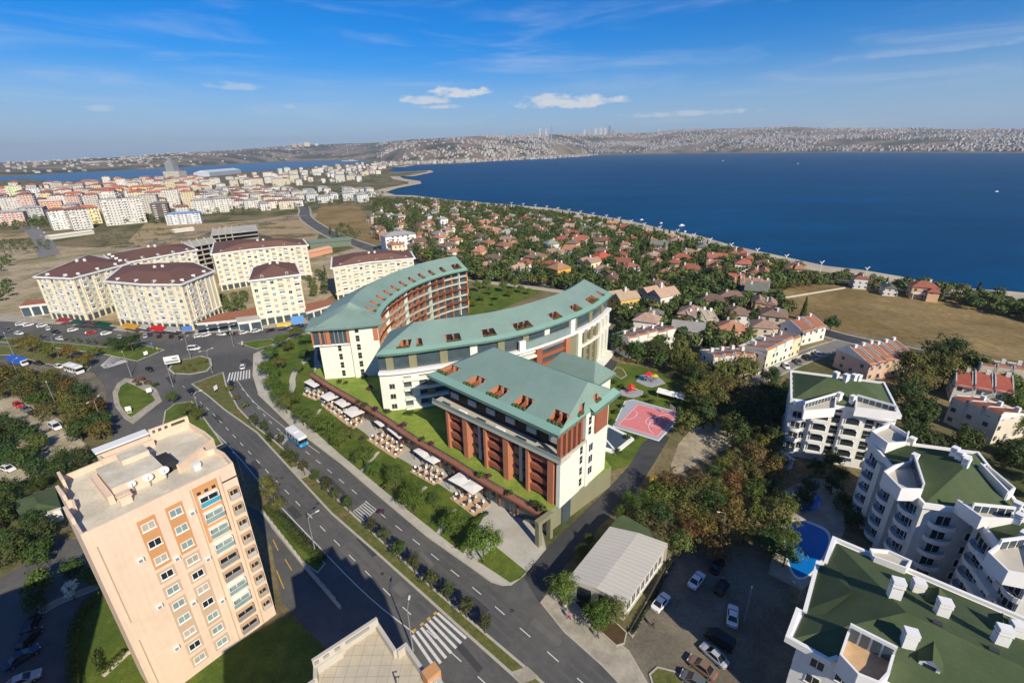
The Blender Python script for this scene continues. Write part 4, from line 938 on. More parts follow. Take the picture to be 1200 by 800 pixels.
# hipped roof: eave outline and ridge
ez = 23.8
def e3(s, q, z=ez): p = cpt(s, q); return Vector((p.x, p.y, z))
nE = 21; f0, f1 = e3(0, -1.0), e3(LC + 4.6, .4); r0, r1 = e3(1.9, 12.2, 29.6), e3(30.5, 13.8, 29.6)
Ef = [f0.lerp(f1, i / (nE - 1)) for i in range(nE)]; Rf = [r0.lerp(r1, i / (nE - 1)) for i in range(nE)]
slope(cC, Ef, Rf, {0, 1, 5, 6, 9, 10, 13, 14, 18, 19}, flip=True, bnd=(.13, .37))
b0, b1 = e3(.4, 22.2), e3(LC + 4.6, 24); Eb = [b0.lerp(b1, i / 8) for i in range(9)]; Rb = [r0.lerp(r1, i / 8) for i in range(9)]
slope(cC, Eb, Rb)
h0, h1 = e3(0, -1.0), e3(.4, 22.2); Er = [h0.lerp(h1, i / 8) for i in range(9)]
slope(cC, Er, [r0.copy() for _ in range(9)], {2, 5}, bnd=(.16, .44))
mb = MB(); mb.face([f1, b1, r1]); mb.build('roof', ['seam_green'], cC)
fascia(cC, [f0, f1, b1, b0], 23.1, 23.84, closed=True)
mb = MB(); mb.flat([(p.x, p.y) for p in (f0, f1, b1, b0)], 23.2, 0, True); mb.build('soffit', ['stone_band'], cC)
# stepped eave on the right end and the low rear wing
mb = MB(); k0 = [e3(.2, 10.8, 23.9), e3(-.9, 10.8, 23.9), e3(-.6, 22.2, 23.9), e3(.4, 22.2, 23.9)]
mb.face([k0[1], k0[2], e3(.9, 21.6, 24.9), e3(.8, 10.8, 24.9)]); mb.build('roof', ['eave_green'], cC); fascia(cC, k0[:3], 23.1, 23.92)
wing = [e3(7, 23, 22), e3(23, 23, 22), e3(23, 34, 22), e3(7, 34, 22)]; wr = (e3(10, 28.5, 26.3), e3(20, 28.5, 26.3))
mb = MB(); mb.face([wing[0], wing[1], wr[1], wr[0]][::-1]); mb.face([wing[2], wing[3], wr[0], wr[1]][::-1]); mb.face([wing[3], wing[0], wr[0]][::-1]); mb.face([wing[1], wing[2], wr[1]][::-1]); mb.build('roof', ['seam_green'], cC)
fascia(cC, wing, 21.4, 22.03, closed=True)
mb = MB(); mb.prism(poly((8, 17), (22, 17), (22, 33), (8, 33)), 0, 21.9, 0); mb.prism(poly((2.5, 16), (34, 16), (34, 21), (2.5, 21)), 0, 23.1, 0); mb.build('rear_wall', ['complex_white'], cC)
# low shrubs on the podium lawn
# ------------------------------------------------------------------ procedural facade for middle-distance walls (uv in metres)
def facade(name, bay=3.3, storey=3.0, ww=.5, wh=.5, glass=(.035, .045, .055), strip=None):
    m = tint(name, .85, .07, .3, .2); t = m.node_tree; b = t.nodes['Principled BSDF']; src = b.inputs['Base Color'].links[0].from_socket
    uv = t.nodes.new('ShaderNodeUVMap'); s = t.nodes.new('ShaderNodeSeparateXYZ'); t.links.new(uv.outputs[0], s.inputs[0])
    M_ = lambda o, a, b_=None: vmath(o, a, b_, t)
    cu = M_('DIVIDE', s.outputs[0], bay); cvv = M_('DIVIDE', s.outputs[1], storey)
    fu, fv = M_('FRACT', cu), M_('FRACT', cvv)
    inu = M_('LESS_THAN', M_('ABSOLUTE', M_('SUBTRACT', fu, .5)), ww / 2); inv = M_('LESS_THAN', M_('ABSOLUTE', M_('SUBTRACT', fv, .55)), wh / 2)
    wn = t.nodes.new('ShaderNodeTexWhiteNoise'); wn.noise_dimensions = '3D'; cx = t.nodes.new('ShaderNodeCombineXYZ')
    t.links.new(M_('FLOOR', cu), cx.inputs[0]); t.links.new(M_('FLOOR', cvv), cx.inputs[1]); oi = t.nodes.new('ShaderNodeObjectInfo'); t.links.new(oi.outputs['Random'], cx.inputs[2]); t.links.new(cx.outputs[0], wn.inputs[0])
    f = M_('MULTIPLY', M_('MULTIPLY', inu, inv), M_('GREATER_THAN', wn.outputs[0], .12))
    gm = t.nodes.new('ShaderNodeMixRGB'); t.links.new(M_('MULTIPLY', wn.outputs[0], .55), gm.inputs[0]); gm.inputs[1].default_value = (*glass, 1); gm.inputs[2].default_value = (.22, .24, .24, 1)
    x = t.nodes.new('ShaderNodeMixRGB'); t.links.new(f, x.inputs[0]); t.links.new(src, x.inputs[1]); t.links.new(gm.outputs[0], x.inputs[2]); t.links.new(x.outputs[0], b.inputs['Base Color'])
    r = t.nodes.new('ShaderNodeMapRange'); t.links.new(f, r.inputs[0]); r.inputs['To Min'].default_value = .85; r.inputs['To Max'].default_value = .25; t.links.new(r.outputs[0], b.inputs['Roughness'])
facade('flat_wall', ww=.42, wh=.45, glass=(.10, .105, .11)); facade('villa_wall', 3.6, 3.0, .34, .42); facade('far_wall', 4.2, 3.2, .5, .5)
tint('tile_tint', .85, .18, .6, .2); tint('paint_tint', .6, .05, .5, .35)

bands(MATS['felt_green'], 1, 1.5, .14, .08)
def hip(mb, P, z, ridge, zr, m=0):
    """hip roof over a ccw quad P with ridge points ridge[0] (near side P[3]P[0]) and ridge[1] (near side P[1]P[2])"""
    a, b, c, d = [Vector((p[0], p[1], z)) for p in P]; r0, r1 = [Vector((p[0], p[1], zr)) for p in ridge]
    def uvq(F):
        e = (F[1] - F[0]).normalized(); nn = None; out = []
        for p in F: v = p - F[0]; x = v.dot(e); out.append((x, (v - e * x).length))
        return out
    for F in ([a, b, r1, r0], [b, c, r1], [c, d, r0, r1], [d, a, r0]): mb.face(F, m, uvq(F))
    return mb
def quad_ridge(P, k=.5):
    a, b, c, d = [V2(p) for p in P]
    if (b - a).length < (c - b).length: return quad_ridge([P[1], P[2], P[3], P[0]], k)[0], quad_ridge([P[1], P[2], P[3], P[0]], k)[1], 1
    m0, m1 = (a + d) / 2, (b + c) / 2; w_ = (a - d).length * k; dd = (m1 - m0).normalized()
    return m0 + dd * w_, m1 - dd * w_, 0

# ------------------------------------------------------------------ white blocks with green felt roofs on the right
def white_block(label, P, ez, ridge, zr, name='apartment_block'):
    P = [V2(p) for p in P]; c = sum(P, Vector()) / len(P)
    t_ = thing(name, label, 'apartment building', (c.x, c.y, 0), 0, None)
    inn = [p + (c - p).normalized() * .9 for p in P]
    mb = MB(); mb.prism([(p.x, p.y) for p in inn], 0, ez - .3, 0); mb.build('wall', ['white_render'], t_)
    mb = MB(); mb.prism([(p.x, p.y) for p in P], ez - .5, ez - .05, 0); mb.build('cornice', ['white_trim'], t_)
    parapet([(p.x, p.y) for p in P], ez - .05, .55, .45, 0, t_, 'parapet', ('white_trim',))
    ip = [p + (c - p).normalized() * .75 for p in P]
    if ridge:
        mb = MB(); hip(mb, ip, ez + .05, ridge, zr); mb.build('roof', ['felt_green'], t_); HIPZ[t_.name] = (ip, ez + .05, ridge, zr)
    return t_, inn
def roof_of(par): return next((c for c in par.children if c.name.startswith('roof') and 'terrace' not in c.name), par)
HIPZ = {}
def zhip(P, z, ridge, zr, p):
    a, b, c, d = [Vector((q[0], q[1], z)) for q in P]; r0, r1 = [Vector((q[0], q[1], zr)) for q in ridge]; out = []
    for x, y, w_ in ((a, b, r0), (b, c, r1), (c, d, r1), (d, a, r0)):
        n_ = (y - x).cross(w_ - x); out.append(x.z - (n_.x * (p[0] - x.x) + n_.y * (p[1] - x.y)) / n_.z)
    return max(z, min(out))
def stack(par, p, z, h=2.2, wd=1.15, a=.7):
    if par.name in HIPZ: z = zhip(*HIPZ[par.name], p) - .3
    mb = MB(); mb.box((p[0], p[1], z), (wd, wd * .8, h * .62), a); mb.box((p[0], p[1], z + h * .62), (wd * .8, wd * .6, h * .08), a, 1); mb.box((p[0], p[1], z + h * .7), (wd * 1.08, wd * .9, h * .12), a); mb.box((p[0], p[1], z + h * .82), (wd * .8, wd * .6, h * .06), a, 1); mb.box((p[0], p[1], z + h * .88), (wd * 1.08, wd * .9, h * .12), a)
    return mb.build('chimney', ['white_trim', 'dark_recess'], roof_of(par))
def terrace(par, P, z, zin, fl='stone_band', back=2.0, name='roof_terrace'):
    """roof terrace: floor, white walls round it, glazed doors on the side of edge 0-1"""
    P = [V2(p) for p in P]; c = sum(P, Vector()) / len(P); mb = MB(); n = len(P)
    if par.name in HIPZ:
        zm = max(zhip(*HIPZ[par.name], q) for q in P); z += max(0, zm + .06 - zin); zin = max(zin, zm + .06)
    mb.flat([(p.x, p.y) for p in P], zin, 1)
    for i in range(n):
        a, b = P[i], P[(i + 1) % n]; d = b - a; m_ = (a + b) / 2; h = z - zin if i else z - zin + back
        mb.box((m_.x, m_.y, zin - 1.6), (d.length + .2, .28, h + 1.6 + .01 * i), math.atan2(d.y, d.x), 0)
    rt = mb.build(name, ['white_trim', fl], par)
    a, b = P[0], P[1]; d = (b - a).normalized(); ang_ = math.atan2(d.y, d.x); inw = Vector((-d.y, d.x, 0)); inw = inw if inw.dot(c - a) > 0 else -inw
    k = max(2, int((b - a).length / 1.1)); mb = MB()
    for i in range(k):
        p = a.lerp(b, (i + .5) / k) + inw * .18; mb.box((p.x, p.y, zin + .1), ((b - a).length / k * .8, .06, back * .85 + z - zin - .4), ang_)
    mb.build('terrace_door', ['glass_tint'], rt)
    return mb
# R1: the block with arched balconies
R1c = [(69.1, 103.7), (80.5, 97.0), (90.4, 94.4), (98.6, 111.5), (78.5, 119.5)]
b1_, inn = white_block('white block with four rows of arched balconies and green hipped roof', [(69.1, 103.7), (89.9, 94.6), (98.4, 111.5), (78.0, 120)], 16, [(80.8, 108.8), (87.4, 105.8)], 19.6)
A_, B_ = inn[0], inn[1]; Lw = (B_ - A_).length; dw = (B_ - A_).normalized(); aw = math.atan2(dw.y, dw.x); nw = Vector((dw.y, -dw.x, 0))
zr1 = [2.6 + 3.0 * k for k in range(5)]
mb = MB()
for s in (6.6, 13.0):
    c = A_ + dw * s + nw * .35; mb.box((c.x, c.y, 2), (4.0, .7, 13.5), aw)
mb.build('balcony_bay', ['white_trim'], b1_)
for s in (6.6, 13.0):
    for z in zr1[:4]: p = A_ + dw * s + nw * .72; window(b1_, (p.x, p.y, z + .6), aw, 'arch', 2.9, 1.9, ['white_trim', 'glass'])
wallrow(b1_, A_, B_, [1.4, 3.4], zr1[:5], 'plain', 1.2, 1.7, FRD); wallrow(b1_, A_, B_, [9.8, 16.6, 18.8], zr1[:5], 'slit', 1.6, 2.2, ['stone_band', 'glass'])
wallrow(b1_, inn[3], inn[0], [3, 6, 9, 12], zr1, 'plain', 1.2, 1.5, FRD)
mb = MB()
for s, wd in ((2.4, 4.6), (17.6, 5.0)):
    c = A_ + dw * s + nw * .9; mb.box((c.x, c.y, 15.2), (wd, 2.6, .5), aw); mb.box((c.x, c.y, 15.7), (wd - .6, 2.0, .5), aw)
mb.build('eave_canopy', ['white_trim'], b1_)
terrace(b1_, [at(942, 478, 17), at(979, 467, 17), at(977, 484, 16.3), at(941, 487, 16.3)], 16.9, 16.2, back=1.0); terrace(b1_, [at(1003, 470, 17), at(1048, 483, 17), at(1050, 490, 16.2), at(1001, 484, 16.2)], 16.9, 16.2, back=1.0)
for q, z in (((978, 446), 18), ((990, 448), 19), ((999, 449), 18.6), ((1004, 450), 18), ((983, 466), 17.4), ((999, 469), 17.4)): stack(b1_, at(*q, z), z - 1, 2.2, 1.2, .4)
# R2a / R2b: long block with terraces
b2_, inn = white_block('white block in shade beside the pool, green roof with octagonal terraces', [(74.6, 85.0), (70.2, 64.6), (84.6, 60.5), (93.0, 79.0)], 17, [(82.0, 74.5), (80.2, 69.5)], 21)
zr2 = [1.6 + 3.0 * k for k in range(5)]
wallrow(b2_, inn[0], inn[1], [2.2, 5.0, 8.6, 11.6, 15.2, 17.6], zr2, 'plain', 1.5, 1.7, FRD); wallrow(b2_, inn[1], inn[2], [8.0, 10.6], zr2, 'plain', 1.5, 1.7, FRD)
mb = MB(); 
for s in (6.8, 13.4):
    c = inn[0].lerp(inn[1], s / 20.) + Vector((-.5, .1, 0)); mb.box((c.x, c.y, 0), (1.6, 1.0, 15.8), math.atan2(-20, -4.2)); 
mb.build('oriel', ['white_render'], b2_)
terrace(b2_, [at(1060, 520, 17.4), at(1058, 529, 17.4), at(1036, 532, 17), at(1018, 518, 17), at(1040, 507, 17.4)], 17.7, 16.9, back=.7)
terrace(b2_, [at(1068, 546, 18), at(1077, 582, 17.5), at(1052, 584, 17), at(1033, 564, 17), at(1046, 554, 17.5)], 17.8, 16.8, back=1.2)
terrace(b2_, [at(1146, 552, 18), at(1176, 588, 17.5), at(1184, 582, 17.2), at(1152, 553, 17.4)], 17.6, 17.0, back=.6)
for q, z in (((1069, 516), 18), ((1070, 541), 18.4), ((1116, 536), 20.4), ((1122, 541), 20.3), ((1129, 545), 20.0), ((1128, 552), 19.4), ((1190, 598), 17.6)): stack(b2_, at(*q, z), z - 1.2, 2.0, 1.15, .5)
p = at(1052, 571, 17.6); mb = MB()
for k in range(7): mb.ball((p.x + .8 * math.cos(k * 2.1) * (k % 3) * .5, p.y + .6 * math.sin(k * 2.1), 17.1), (.5, .5, .45), 6, 4)
tt = mb.build('potted_shrub', ['plant_red']); tag(tt, 'rust coloured shrub growing on an octagonal roof terrace', 'shrub')
b3_, inn = white_block('white block with curved balconies and terrace at the right edge', [(76.6, 62.5), (71.8, 48.6), (88, 42.6), (93, 57)], 17, [(83.8, 55.0), (82.0, 49.8)], 20.6)
wallrow(b3_, inn[0], inn[1], [2.0, 4.6, 7.4, 10.2, 12.6], zr2, 'plain', 1.5, 1.7, FRD); wallrow(b3_, inn[1], inn[2], [2.5, 6, 9.5], zr2, 'plain', 1.5, 1.7, FRD)
mb = MB()
for z in zr2:
    c = inn[0].lerp(inn[1], .55) + Vector((-.6, .2, 0)); mb.box((c.x, c.y, z - .9), (5.2, 1.3, .9), math.atan2(-14, -4.8))
mb.build('balcony', ['white_trim'], b3_)
terrace(b3_, [at(1137, 601, 18), at(1183, 608, 17.6), at(1180, 620, 17), at(1145, 618, 17), at(1118, 598, 17)], 17.8, 16.9, back=.9)
terrace(b3_, [at(1168, 645, 18), at(1205, 640, 18), at(1215, 690, 17), at(1175, 682, 17), at(1153, 660, 17)], 17.8, 16.9, back=1.0)
for q, z in (((1190, 615), 18), ((1197, 634), 18)): stack(b3_, at(*q, z), z - .9, 2.0, 1.15, .5)
# R3: the near roof
K = at(975, 630, 16); K = V2(K); u3 = (V2(at(1200, 725, 16)) - K).normalized(); v3 = Vector((u3.y, -u3.x, 0)); v3 = v3 if v3.y < 0 else -v3
def k3(u, v): return K + u3 * u + v3 * v
foot3 = [k3(0, 0), k3(40, 0), k3(40, 23.6), k3(12.0, 23.6), k3(11.2, 22.4), k3(4.6, 22.4), k3(3.8, 23.6), k3(-1.2, 23.6), k3(-1.2, 18), k3(-.4, 18), k3(-.9, 7.2), k3(0, 6.9)]
c = k3(15, 12)
b4_ = thing('apartment_block', 'near white block with large dark green roof and row of white chimneys', 'apartment building', (c.x, c.y, 0))
f3 = [(p.x, p.y) for p in foot3]
sh = [(p.x, p.y) for p in (k3(.9, .9), k3(39, .9), k3(39, 22.6), k3(.2, 22.6))]
mb = MB(); mb.prism(sh, 0, 15.6, 0); mb.build('wall', ['white_render'], b4_)
mb = MB(); mb.prism(f3, 15.5, 15.95, 0); mb.build('cornice', ['white_trim'], b4_)
parapet(f3, 15.95, .5, .5, 0, b4_, 'parapet', ('white_trim',))
q0_, q1_, q2_, q3_ = k3(.8, .8), k3(39.2, .8), k3(39.2, 22.6), k3(-.4, 22.9); rA_ = V2(at(1062, 717, 20.3)); uu, vv = (rA_ - K).dot(u3), (rA_ - K).dot(v3)
rB_ = k3(30, vv)
mb = MB(); hip(mb, [q0_, q1_, q2_, q3_], 16.05, [rA_, rB_], 20.3); mb.build('roof', ['felt_green'], b4_)
HIPZ[b4_.name] = ([q0_, q1_, q2_, q3_], 16.05, [rA_, rB_], 20.3)
ap = V2(at(1000, 694, 18.4)); mb = MB(); pa, pb = k3(-.3, 7.2), k3(-.3, 17.6)
A3, B3, C3 = Vector((*pa.xy, 16.1)), Vector((*pb.xy, 16.1)), Vector((*ap.xy, 18.5)); mb.face([B3, A3, C3], 0)
mb.face([A3, Vector((*k3(1.2, 5.6).xy, 16.3)), C3]); mb.face([Vector((*k3(1.0, 19.4).xy, 16.3)), B3, C3]); mb.build('roof', ['felt_green'], b4_)
def zroof3(u, v):
    d1 = v / vv; d2 = (22.6 - v) / (22.6 - vv); d3 = u / uu
    return 16.05 + 4.25 * max(0, min(1, d1, d2, d3))
for q, h in (((1044, 706), 3.0), ((1100, 724), 2.4), ((1062, 757), 2.2), ((1167, 759), 2.6), ((1075, 689), 1.9), ((1191, 740), 1.9)):
    p = V2(at(*q, 18.3)); z = zroof3((p - K).dot(u3), (p - K).dot(v3)); stack(b4_, p, z - .3, h + .3, 1.3, math.atan2(u3.y, u3.x) + .35)
for q in ((1095, 738), (1160, 770)):
    p = V2(at(*q, 19)); z = zroof3((p - K).dot(u3), (p - K).dot(v3)); mb = MB(); mb.box((p.x, p.y, z - .2), (.9, .7, .5), math.atan2(u3.y, u3.x)); mb.build('roof_hatch', ['metal_dark'], b4_)
def dormer(par, p, z, a, wd=1.9):
    ca, sa = math.cos(a), math.sin(a)
    def T(x, y, h): return Vector((p[0] + x * ca - y * sa, p[1] + x * sa + y * ca, z + h))
    x = wd / 2; mb = MB(); fr = [T(-x, 0, -.5), T(x, 0, -.5), T(x, 0, .7), T(0, 0, 1.5), T(-x, 0, .7)]
    mb.face(fr, 0); mb.quad(T(-x * .6, -.03, -.1), T(x * .6, -.03, -.1), T(x * .6, -.03, .6), T(-x * .6, -.03, .6), 1); bk = T(0, 3, 1.5)
    mb.face([T(-x, 0, -.5), T(-x, 0, .7), T(-x, 2.4, .7)], 0); mb.face([T(x, 0, .7), T(x, 0, -.5), T(x, 2.4, .7)], 0)
    mb.face([T(-x - .2, -.25, .6), T(0, -.25, 1.62), bk, T(-x - .2, 2.4, .6)], 2); mb.face([T(0, -.25, 1.62), T(x + .2, -.25, .6), T(x + .2, 2.4, .6), bk], 2)
    return mb.build('dormer', ['white_trim', 'glass', 'felt_green'], roof_of(par))
a3 = math.atan2(u3.y, u3.x)
for q, aa in (((1096, 700), a3 + math.pi), ((1170, 730), a3 + math.pi), ((1087, 786), a3)):
    p = V2(at(*q, 17.6)); z = zroof3((p - K).dot(u3), (p - K).dot(v3)); dormer(b4_, p, z, aa)
terrace(b4_, [at(994, 742, 18.4), at(1046, 769, 18.4), at(1036, 800, 17), at(1024, 815, 16.4), at(1000, 805, 16.4), at(981, 780, 16.8)], 17.6, 16.3, 'deck_wood', 1.3)
terrace(b4_, [at(1060, 668, 16.9), at(1025, 655, 16.9), at(1020, 645, 16.6), at(1040, 648, 16.4), at(1066, 660, 16.4)], 16.8, 16.3, back=.5)
A4, B4 = V2(sh[3]), V2(sh[2])
wallrow(b4_, A4, B4, [2.5, 5.2, 14, 18], [13.0, 10, 7], 'plain', 1.6, 1.6, FRD)
wallrow(b4_, V2(sh[0]), V2(sh[3]), [4, 8, 12, 16, 19], [13.0, 10, 7, 4], 'plain', 1.5, 1.5, FRD)
wallrow(b4_, V2(sh[1]), V2(sh[0]), [12, 16, 20, 25, 30, 34], [13.0, 10, 7], 'plain', 1.5, 1.5, FRD)

def round_balconies(par, a, b, s, zlist, r=2.0):
    a, b = V2(a), V2(b); d = (b - a).normalized(); nn = Vector((d.y, -d.x, 0)); c = a + d * s
    P = [c + d * r * math.cos(math.pi * k / 10) + nn * r * .75 * math.sin(math.pi * k / 10) for k in range(11)]
    for z in zlist:
        mb = MB(); mb.prism([(p.x, p.y) for p in P], z - .9, z - .75, 0)
        for p, q in zip(P, P[1:]): m_ = (p + q) / 2; mb.box((m_.x, m_.y, z - .75), ((q - p).length + .06, .14, .85), math.atan2((q - p).y, (q - p).x), 0)
        mb.build('round_balcony', ['white_trim'], par)
        p = c + nn * .05; window(par, (p.x, p.y, z - .6), math.atan2(d.y, d.x), 'plain', 2.2, 2.1, FRD)
inn1 = [V2(p) for p in [(69.1, 103.7), (89.9, 94.6), (98.4, 111.5), (78.0, 120)]]; c1_ = sum(inn1, Vector()) / 4; inn1 = [p + (c1_ - p).normalized() * .9 for p in inn1]
round_balconies(b1_, inn1[0], inn1[1], 19.6, zr1, 1.7); round_balconies(b1_, inn1[0], inn1[1], 1.6, zr1, 1.5)
inn2 = [V2(p) for p in [(74.6, 85.0), (70.2, 64.6), (84.6, 60.5), (93.0, 79.0)]]; c2_ = sum(inn2, Vector()) / 4; inn2 = [p + (c2_ - p).normalized() * .9 for p in inn2]
for s_ in (3.6, 10.2, 16.6): round_balconies(b2_, inn2[0], inn2[1], s_, zr2)
round_balconies(b2_, inn2[1], inn2[2], 3.4, zr2)
inn4 = [V2(p) for p in [(76.6, 62.5), (71.8, 48.6), (88, 42.6), (93, 57)]]; c4_ = sum(inn4, Vector()) / 4; inn4 = [p + (c4_ - p).normalized() * .9 for p in inn4]
round_balconies(b3_, inn4[0], inn4[1], 3.4, zr2); round_balconies(b3_, inn4[0], inn4[1], 12.0, zr2, 1.6); round_balconies(b3_, inn4[1], inn4[2], 4.6, zr2)
round_balconies(b4_, sh[3], sh[2], 8.2, [7, 10, 13], 2.4)
# ------------------------------------------------------------------ shed hall beside the drive
sq = [V2(p) for p in ats([(665, 677), (734, 706), (783, 637), (714.5, 617)], 5.0)]
c = sum(sq, Vector()) / 4; hall = thing('market_hall', 'low hall with pale ribbed sheet roof beside the car park', 'hall', (c.x, c.y, 0))
inn = [p + (c - p).normalized() * .7 for p in sq]
mb = MB(); mb.prism([(p.x, p.y) for p in inn], 0, 4.6, 0); mb.build('wall', ['stone_band'], hall)
mb = MB(); z4 = [4.9, 4.9, 5.3, 5.3]; m0, m1 = (sq[0] + sq[1]) / 2, (sq[3] + sq[2]) / 2
for a, b, cc, d in ((sq[0], m0, m1, sq[3]), (m0, sq[1], sq[2], m1)):
    F = [Vector((*a.xy, 4.8 if a != m0 else 5.3)), Vector((*b.xy, 5.3 if b == m0 else 4.8)), Vector((*cc.xy, 5.6 if cc == m1 else 5.1)), Vector((*d.xy, 5.1 if d != m1 else 5.6))]
    mb.face(F, 0, [(0, 0), (5, 0), (5, 16), (0, 16)])
mb.build('roof', ['sheet_roof'], hall); fascia(hall, [(p.x, p.y) for p in sq], 4.55, 4.82, 'fascia', 'white_trim', True)
d_ = (inn[2] - inn[1]).normalized(); an = math.atan2(d_.y, d_.x)
wallrow(hall, inn[1], inn[2], [1.2 + 1.75 * k for k in range(8)], [1.4], 'plain', 1.35, 2.3, ['white_trim', 'glass', 'white_trim']); wallrow(hall, inn[0], inn[1], [2.5, 6.5], [.4], 'slit', 2.6, 3.2, ['metal_dark', 'glass'])
gq = ats([(714.5, 616), (783, 637), (778, 628), (760, 618), (731, 602), (724, 605)], 4.4); c = sum(gq, Vector()) / 6
lean = thing('lean_to', 'dark green flat roofed annex behind the ribbed hall', 'annex', (c.x, c.y, 0)); mb = MB(); mb.prism([(p.x, p.y) for p in gq], 0, 4.2, 0, 1); mb.build('wall', ['stone_band', 'felt_green'], lean)
# green roofed gatehouse left of the beige tower
gq = [V2(p) for p in ats([(12, 586), (63, 568), (70, 592), (26, 606)], 4)]; c = sum(gq, Vector()) / 4
gate = thing('gatehouse', 'small green roofed building left of the beige tower', 'house', (c.x, c.y, 0)); P = [(p.x, p.y) for p in ccw([(q.x, q.y) for q in gq]) and [V2(q) for q in ccw([(q.x, q.y) for q in gq])]]
mb = MB(); mb.prism([(lerp(c.x, x, .93), lerp(c.y, y, .93)) for x, y in P], 0, 3.4, 0); mb.build('wall', ['white_render'], gate)
r0_, r1_, sw = quad_ridge(P); Pq = P if not sw else P[1:] + P[:1]
mb = MB(); hip(mb, Pq, 3.5, [r0_, r1_], 4.6); mb.build('roof', ['felt_green'], gate); fascia(gate, P, 3.1, 3.52, 'fascia', 'white_trim', True)

# ------------------------------------------------------------------ cream apartment blocks with brown roofs
AWN = ['awning', 'awning']
def cream_block(label, px, z=22.5, floors=6, roofh=3.2, base=4.2, bay=3.4, name='apartment_block', ridge_k=.42):
    P = [V2(p) for p in ats(px, z)]; P = [V2(p) for p in ccw([(q.x, q.y) for q in P])]; c = sum(P, Vector()) / len(P); n = len(P)
    t_ = thing(name, label, 'apartment building', (c.x, c.y, 0), 0)
    inn = [p + (c - p).normalized() * 1.3 for p in P]
    mb = MB(); mb.prism([(p.x, p.y) for p in inn], 0, z - .5, 0); mb.build('wall', ['cream_render'], t_)
    mb = MB(); mb.prism([(p.x, p.y) for p in P], z - .7, z, 0); mb.prism([(p.x, p.y) for p in [q + (c - q).normalized() * .8 for q in P]], base - .2, base + .3, 0); mb.build('cornice', ['white_trim'], t_)
    fh = (z - 1 - base) / floors; k = 0; pil = MB(); tot = 0
    sides = []
    for i in range(n):
        a, b = inn[i], inn[(i + 1) % n]; d = (b - a).normalized(); nn = Vector((d.y, -d.x, 0))
        if nn.dot(Vector((0, 0, 0)) - (a + b) / 2) > 0: sides.append((a, b, d, nn))
    for a, b, d, nn in sides:
        Ls = (b - a).length; nb = max(1, int(Ls / bay)); bw_ = Ls / nb; an = math.atan2(d.y, d.x)
        for j in range(nb + 1):
            p = a + d * min(Ls - .4, max(.4, j * bw_)) + nn * .12; pil.box((p.x, p.y, 0), (.75, .5, z - .7), an)
        for j in range(nb):
            for f in range(floors):
                if tot >= 96: break
                tot += 1; p = a + d * (j + .5) * bw_; bal_ = (j % 2 == 1)
                window(t_, (p.x, p.y, base + .7 + f * fh), an, 'balcony' if bal_ else 'plain', 2.4 if bal_ else 1.6, 1.9 if bal_ else 1.6, (['white_trim', 'glass_curtain', 'cream_render'], ['white_trim', 'glass_pale', 'white_trim'], ['cream_render', 'glass_curtain', 'cream_render'], ['white_trim', 'glass', 'white_trim'], ['white_trim', 'glass_pale', 'cream_render'])[(j * 3 + f * 7 + (j * f) % 4) % 5])
        p = (a + b) / 2 + nn * .05; sf = MB(); sf.box((p.x, p.y, .3), (Ls * .92, .12, base - 1.2), an); sf.build('shop_front', ['glass_tint'], t_)
    pil.build('pilaster', ['yellow_render'], t_)
    rp = [q + (c - q).normalized() * 1.0 for q in P]
    mb = MB()
    if n == 4:
        Pq = [(q.x, q.y) for q in rp]; r0_, r1_, sw = quad_ridge(Pq, ridge_k); Pq = Pq if not sw else Pq[1:] + Pq[:1]; hip(mb, Pq, z + .02, [r0_, r1_], z + roofh)
    else:
        tp_ = [q + (c - q) * .55 for q in rp]
        for i in range(n):
            a, b, e, f = rp[i], rp[(i + 1) % n], tp_[(i + 1) % n], tp_[i]; mb.quad((*a.xy, z), (*b.xy, z), (*e.xy, z + roofh), (*f.xy, z + roofh))
        mb.flat([(q.x, q.y) for q in tp_], z + roofh, 0)
    rfo = mb.build('roof', ['brown_tile'], t_)
    for a, b, d, nn in sides:
        Ls = (b - a).length; k = max(1, int(Ls / 8))
        for j in range(k):
            p = a + d * (j + .5) * Ls / k - nn * 1.3; dm = MB(); dm.box((p.x, p.y, z + .1), (1.1, 1.6, 1.1), math.atan2(d.y, d.x)); dm.box((p.x + nn.x * .92, p.y + nn.y * .92, z + .5), (.8, .05, .7), math.atan2(d.y, d.x), 1); dm.build('dormer', ['white_trim', 'glass'], rfo)
    for j in range(2):
        p = c + Vector((j * 3 - 1.5, j * 1.2, 0)); dm = MB(); dm.box((p.x, p.y, z + roofh - 1), (1, .8, 2)); dm.build('chimney', ['white_trim'], rfo)
    return t_
cream_block('cream block with brown hipped roof at the left end of the shops', [(38, 324), (83, 326), (152, 308), (104, 298)])
cream_block('long cream wing with brown roof running back behind the front cream blocks', [(138, 309), (232, 292), (216, 285), (120, 299)], ridge_k=.4)
cream_block('broad cream block in the middle of the shop street with yellow and red awnings', [(120, 329), (166, 333), (212, 333), (252, 317), (228, 307), (142, 312)])
cream_block('narrow cream block with rounded brown roof right of the shop arcade', [(290, 329), (353, 321), (347, 308), (296, 313)], roofh=4)
cream_block('long pale block with triple brown roof behind the narrow cream block', [(246, 298), (292, 292), (325, 289), (362, 287), (356, 280), (250, 284)])
cream_block('low cream block with brown roof directly behind the green roofed crescent', [(387, 314), (432, 307), (487, 302), (482, 294), (388, 301)], z=19, floors=4)
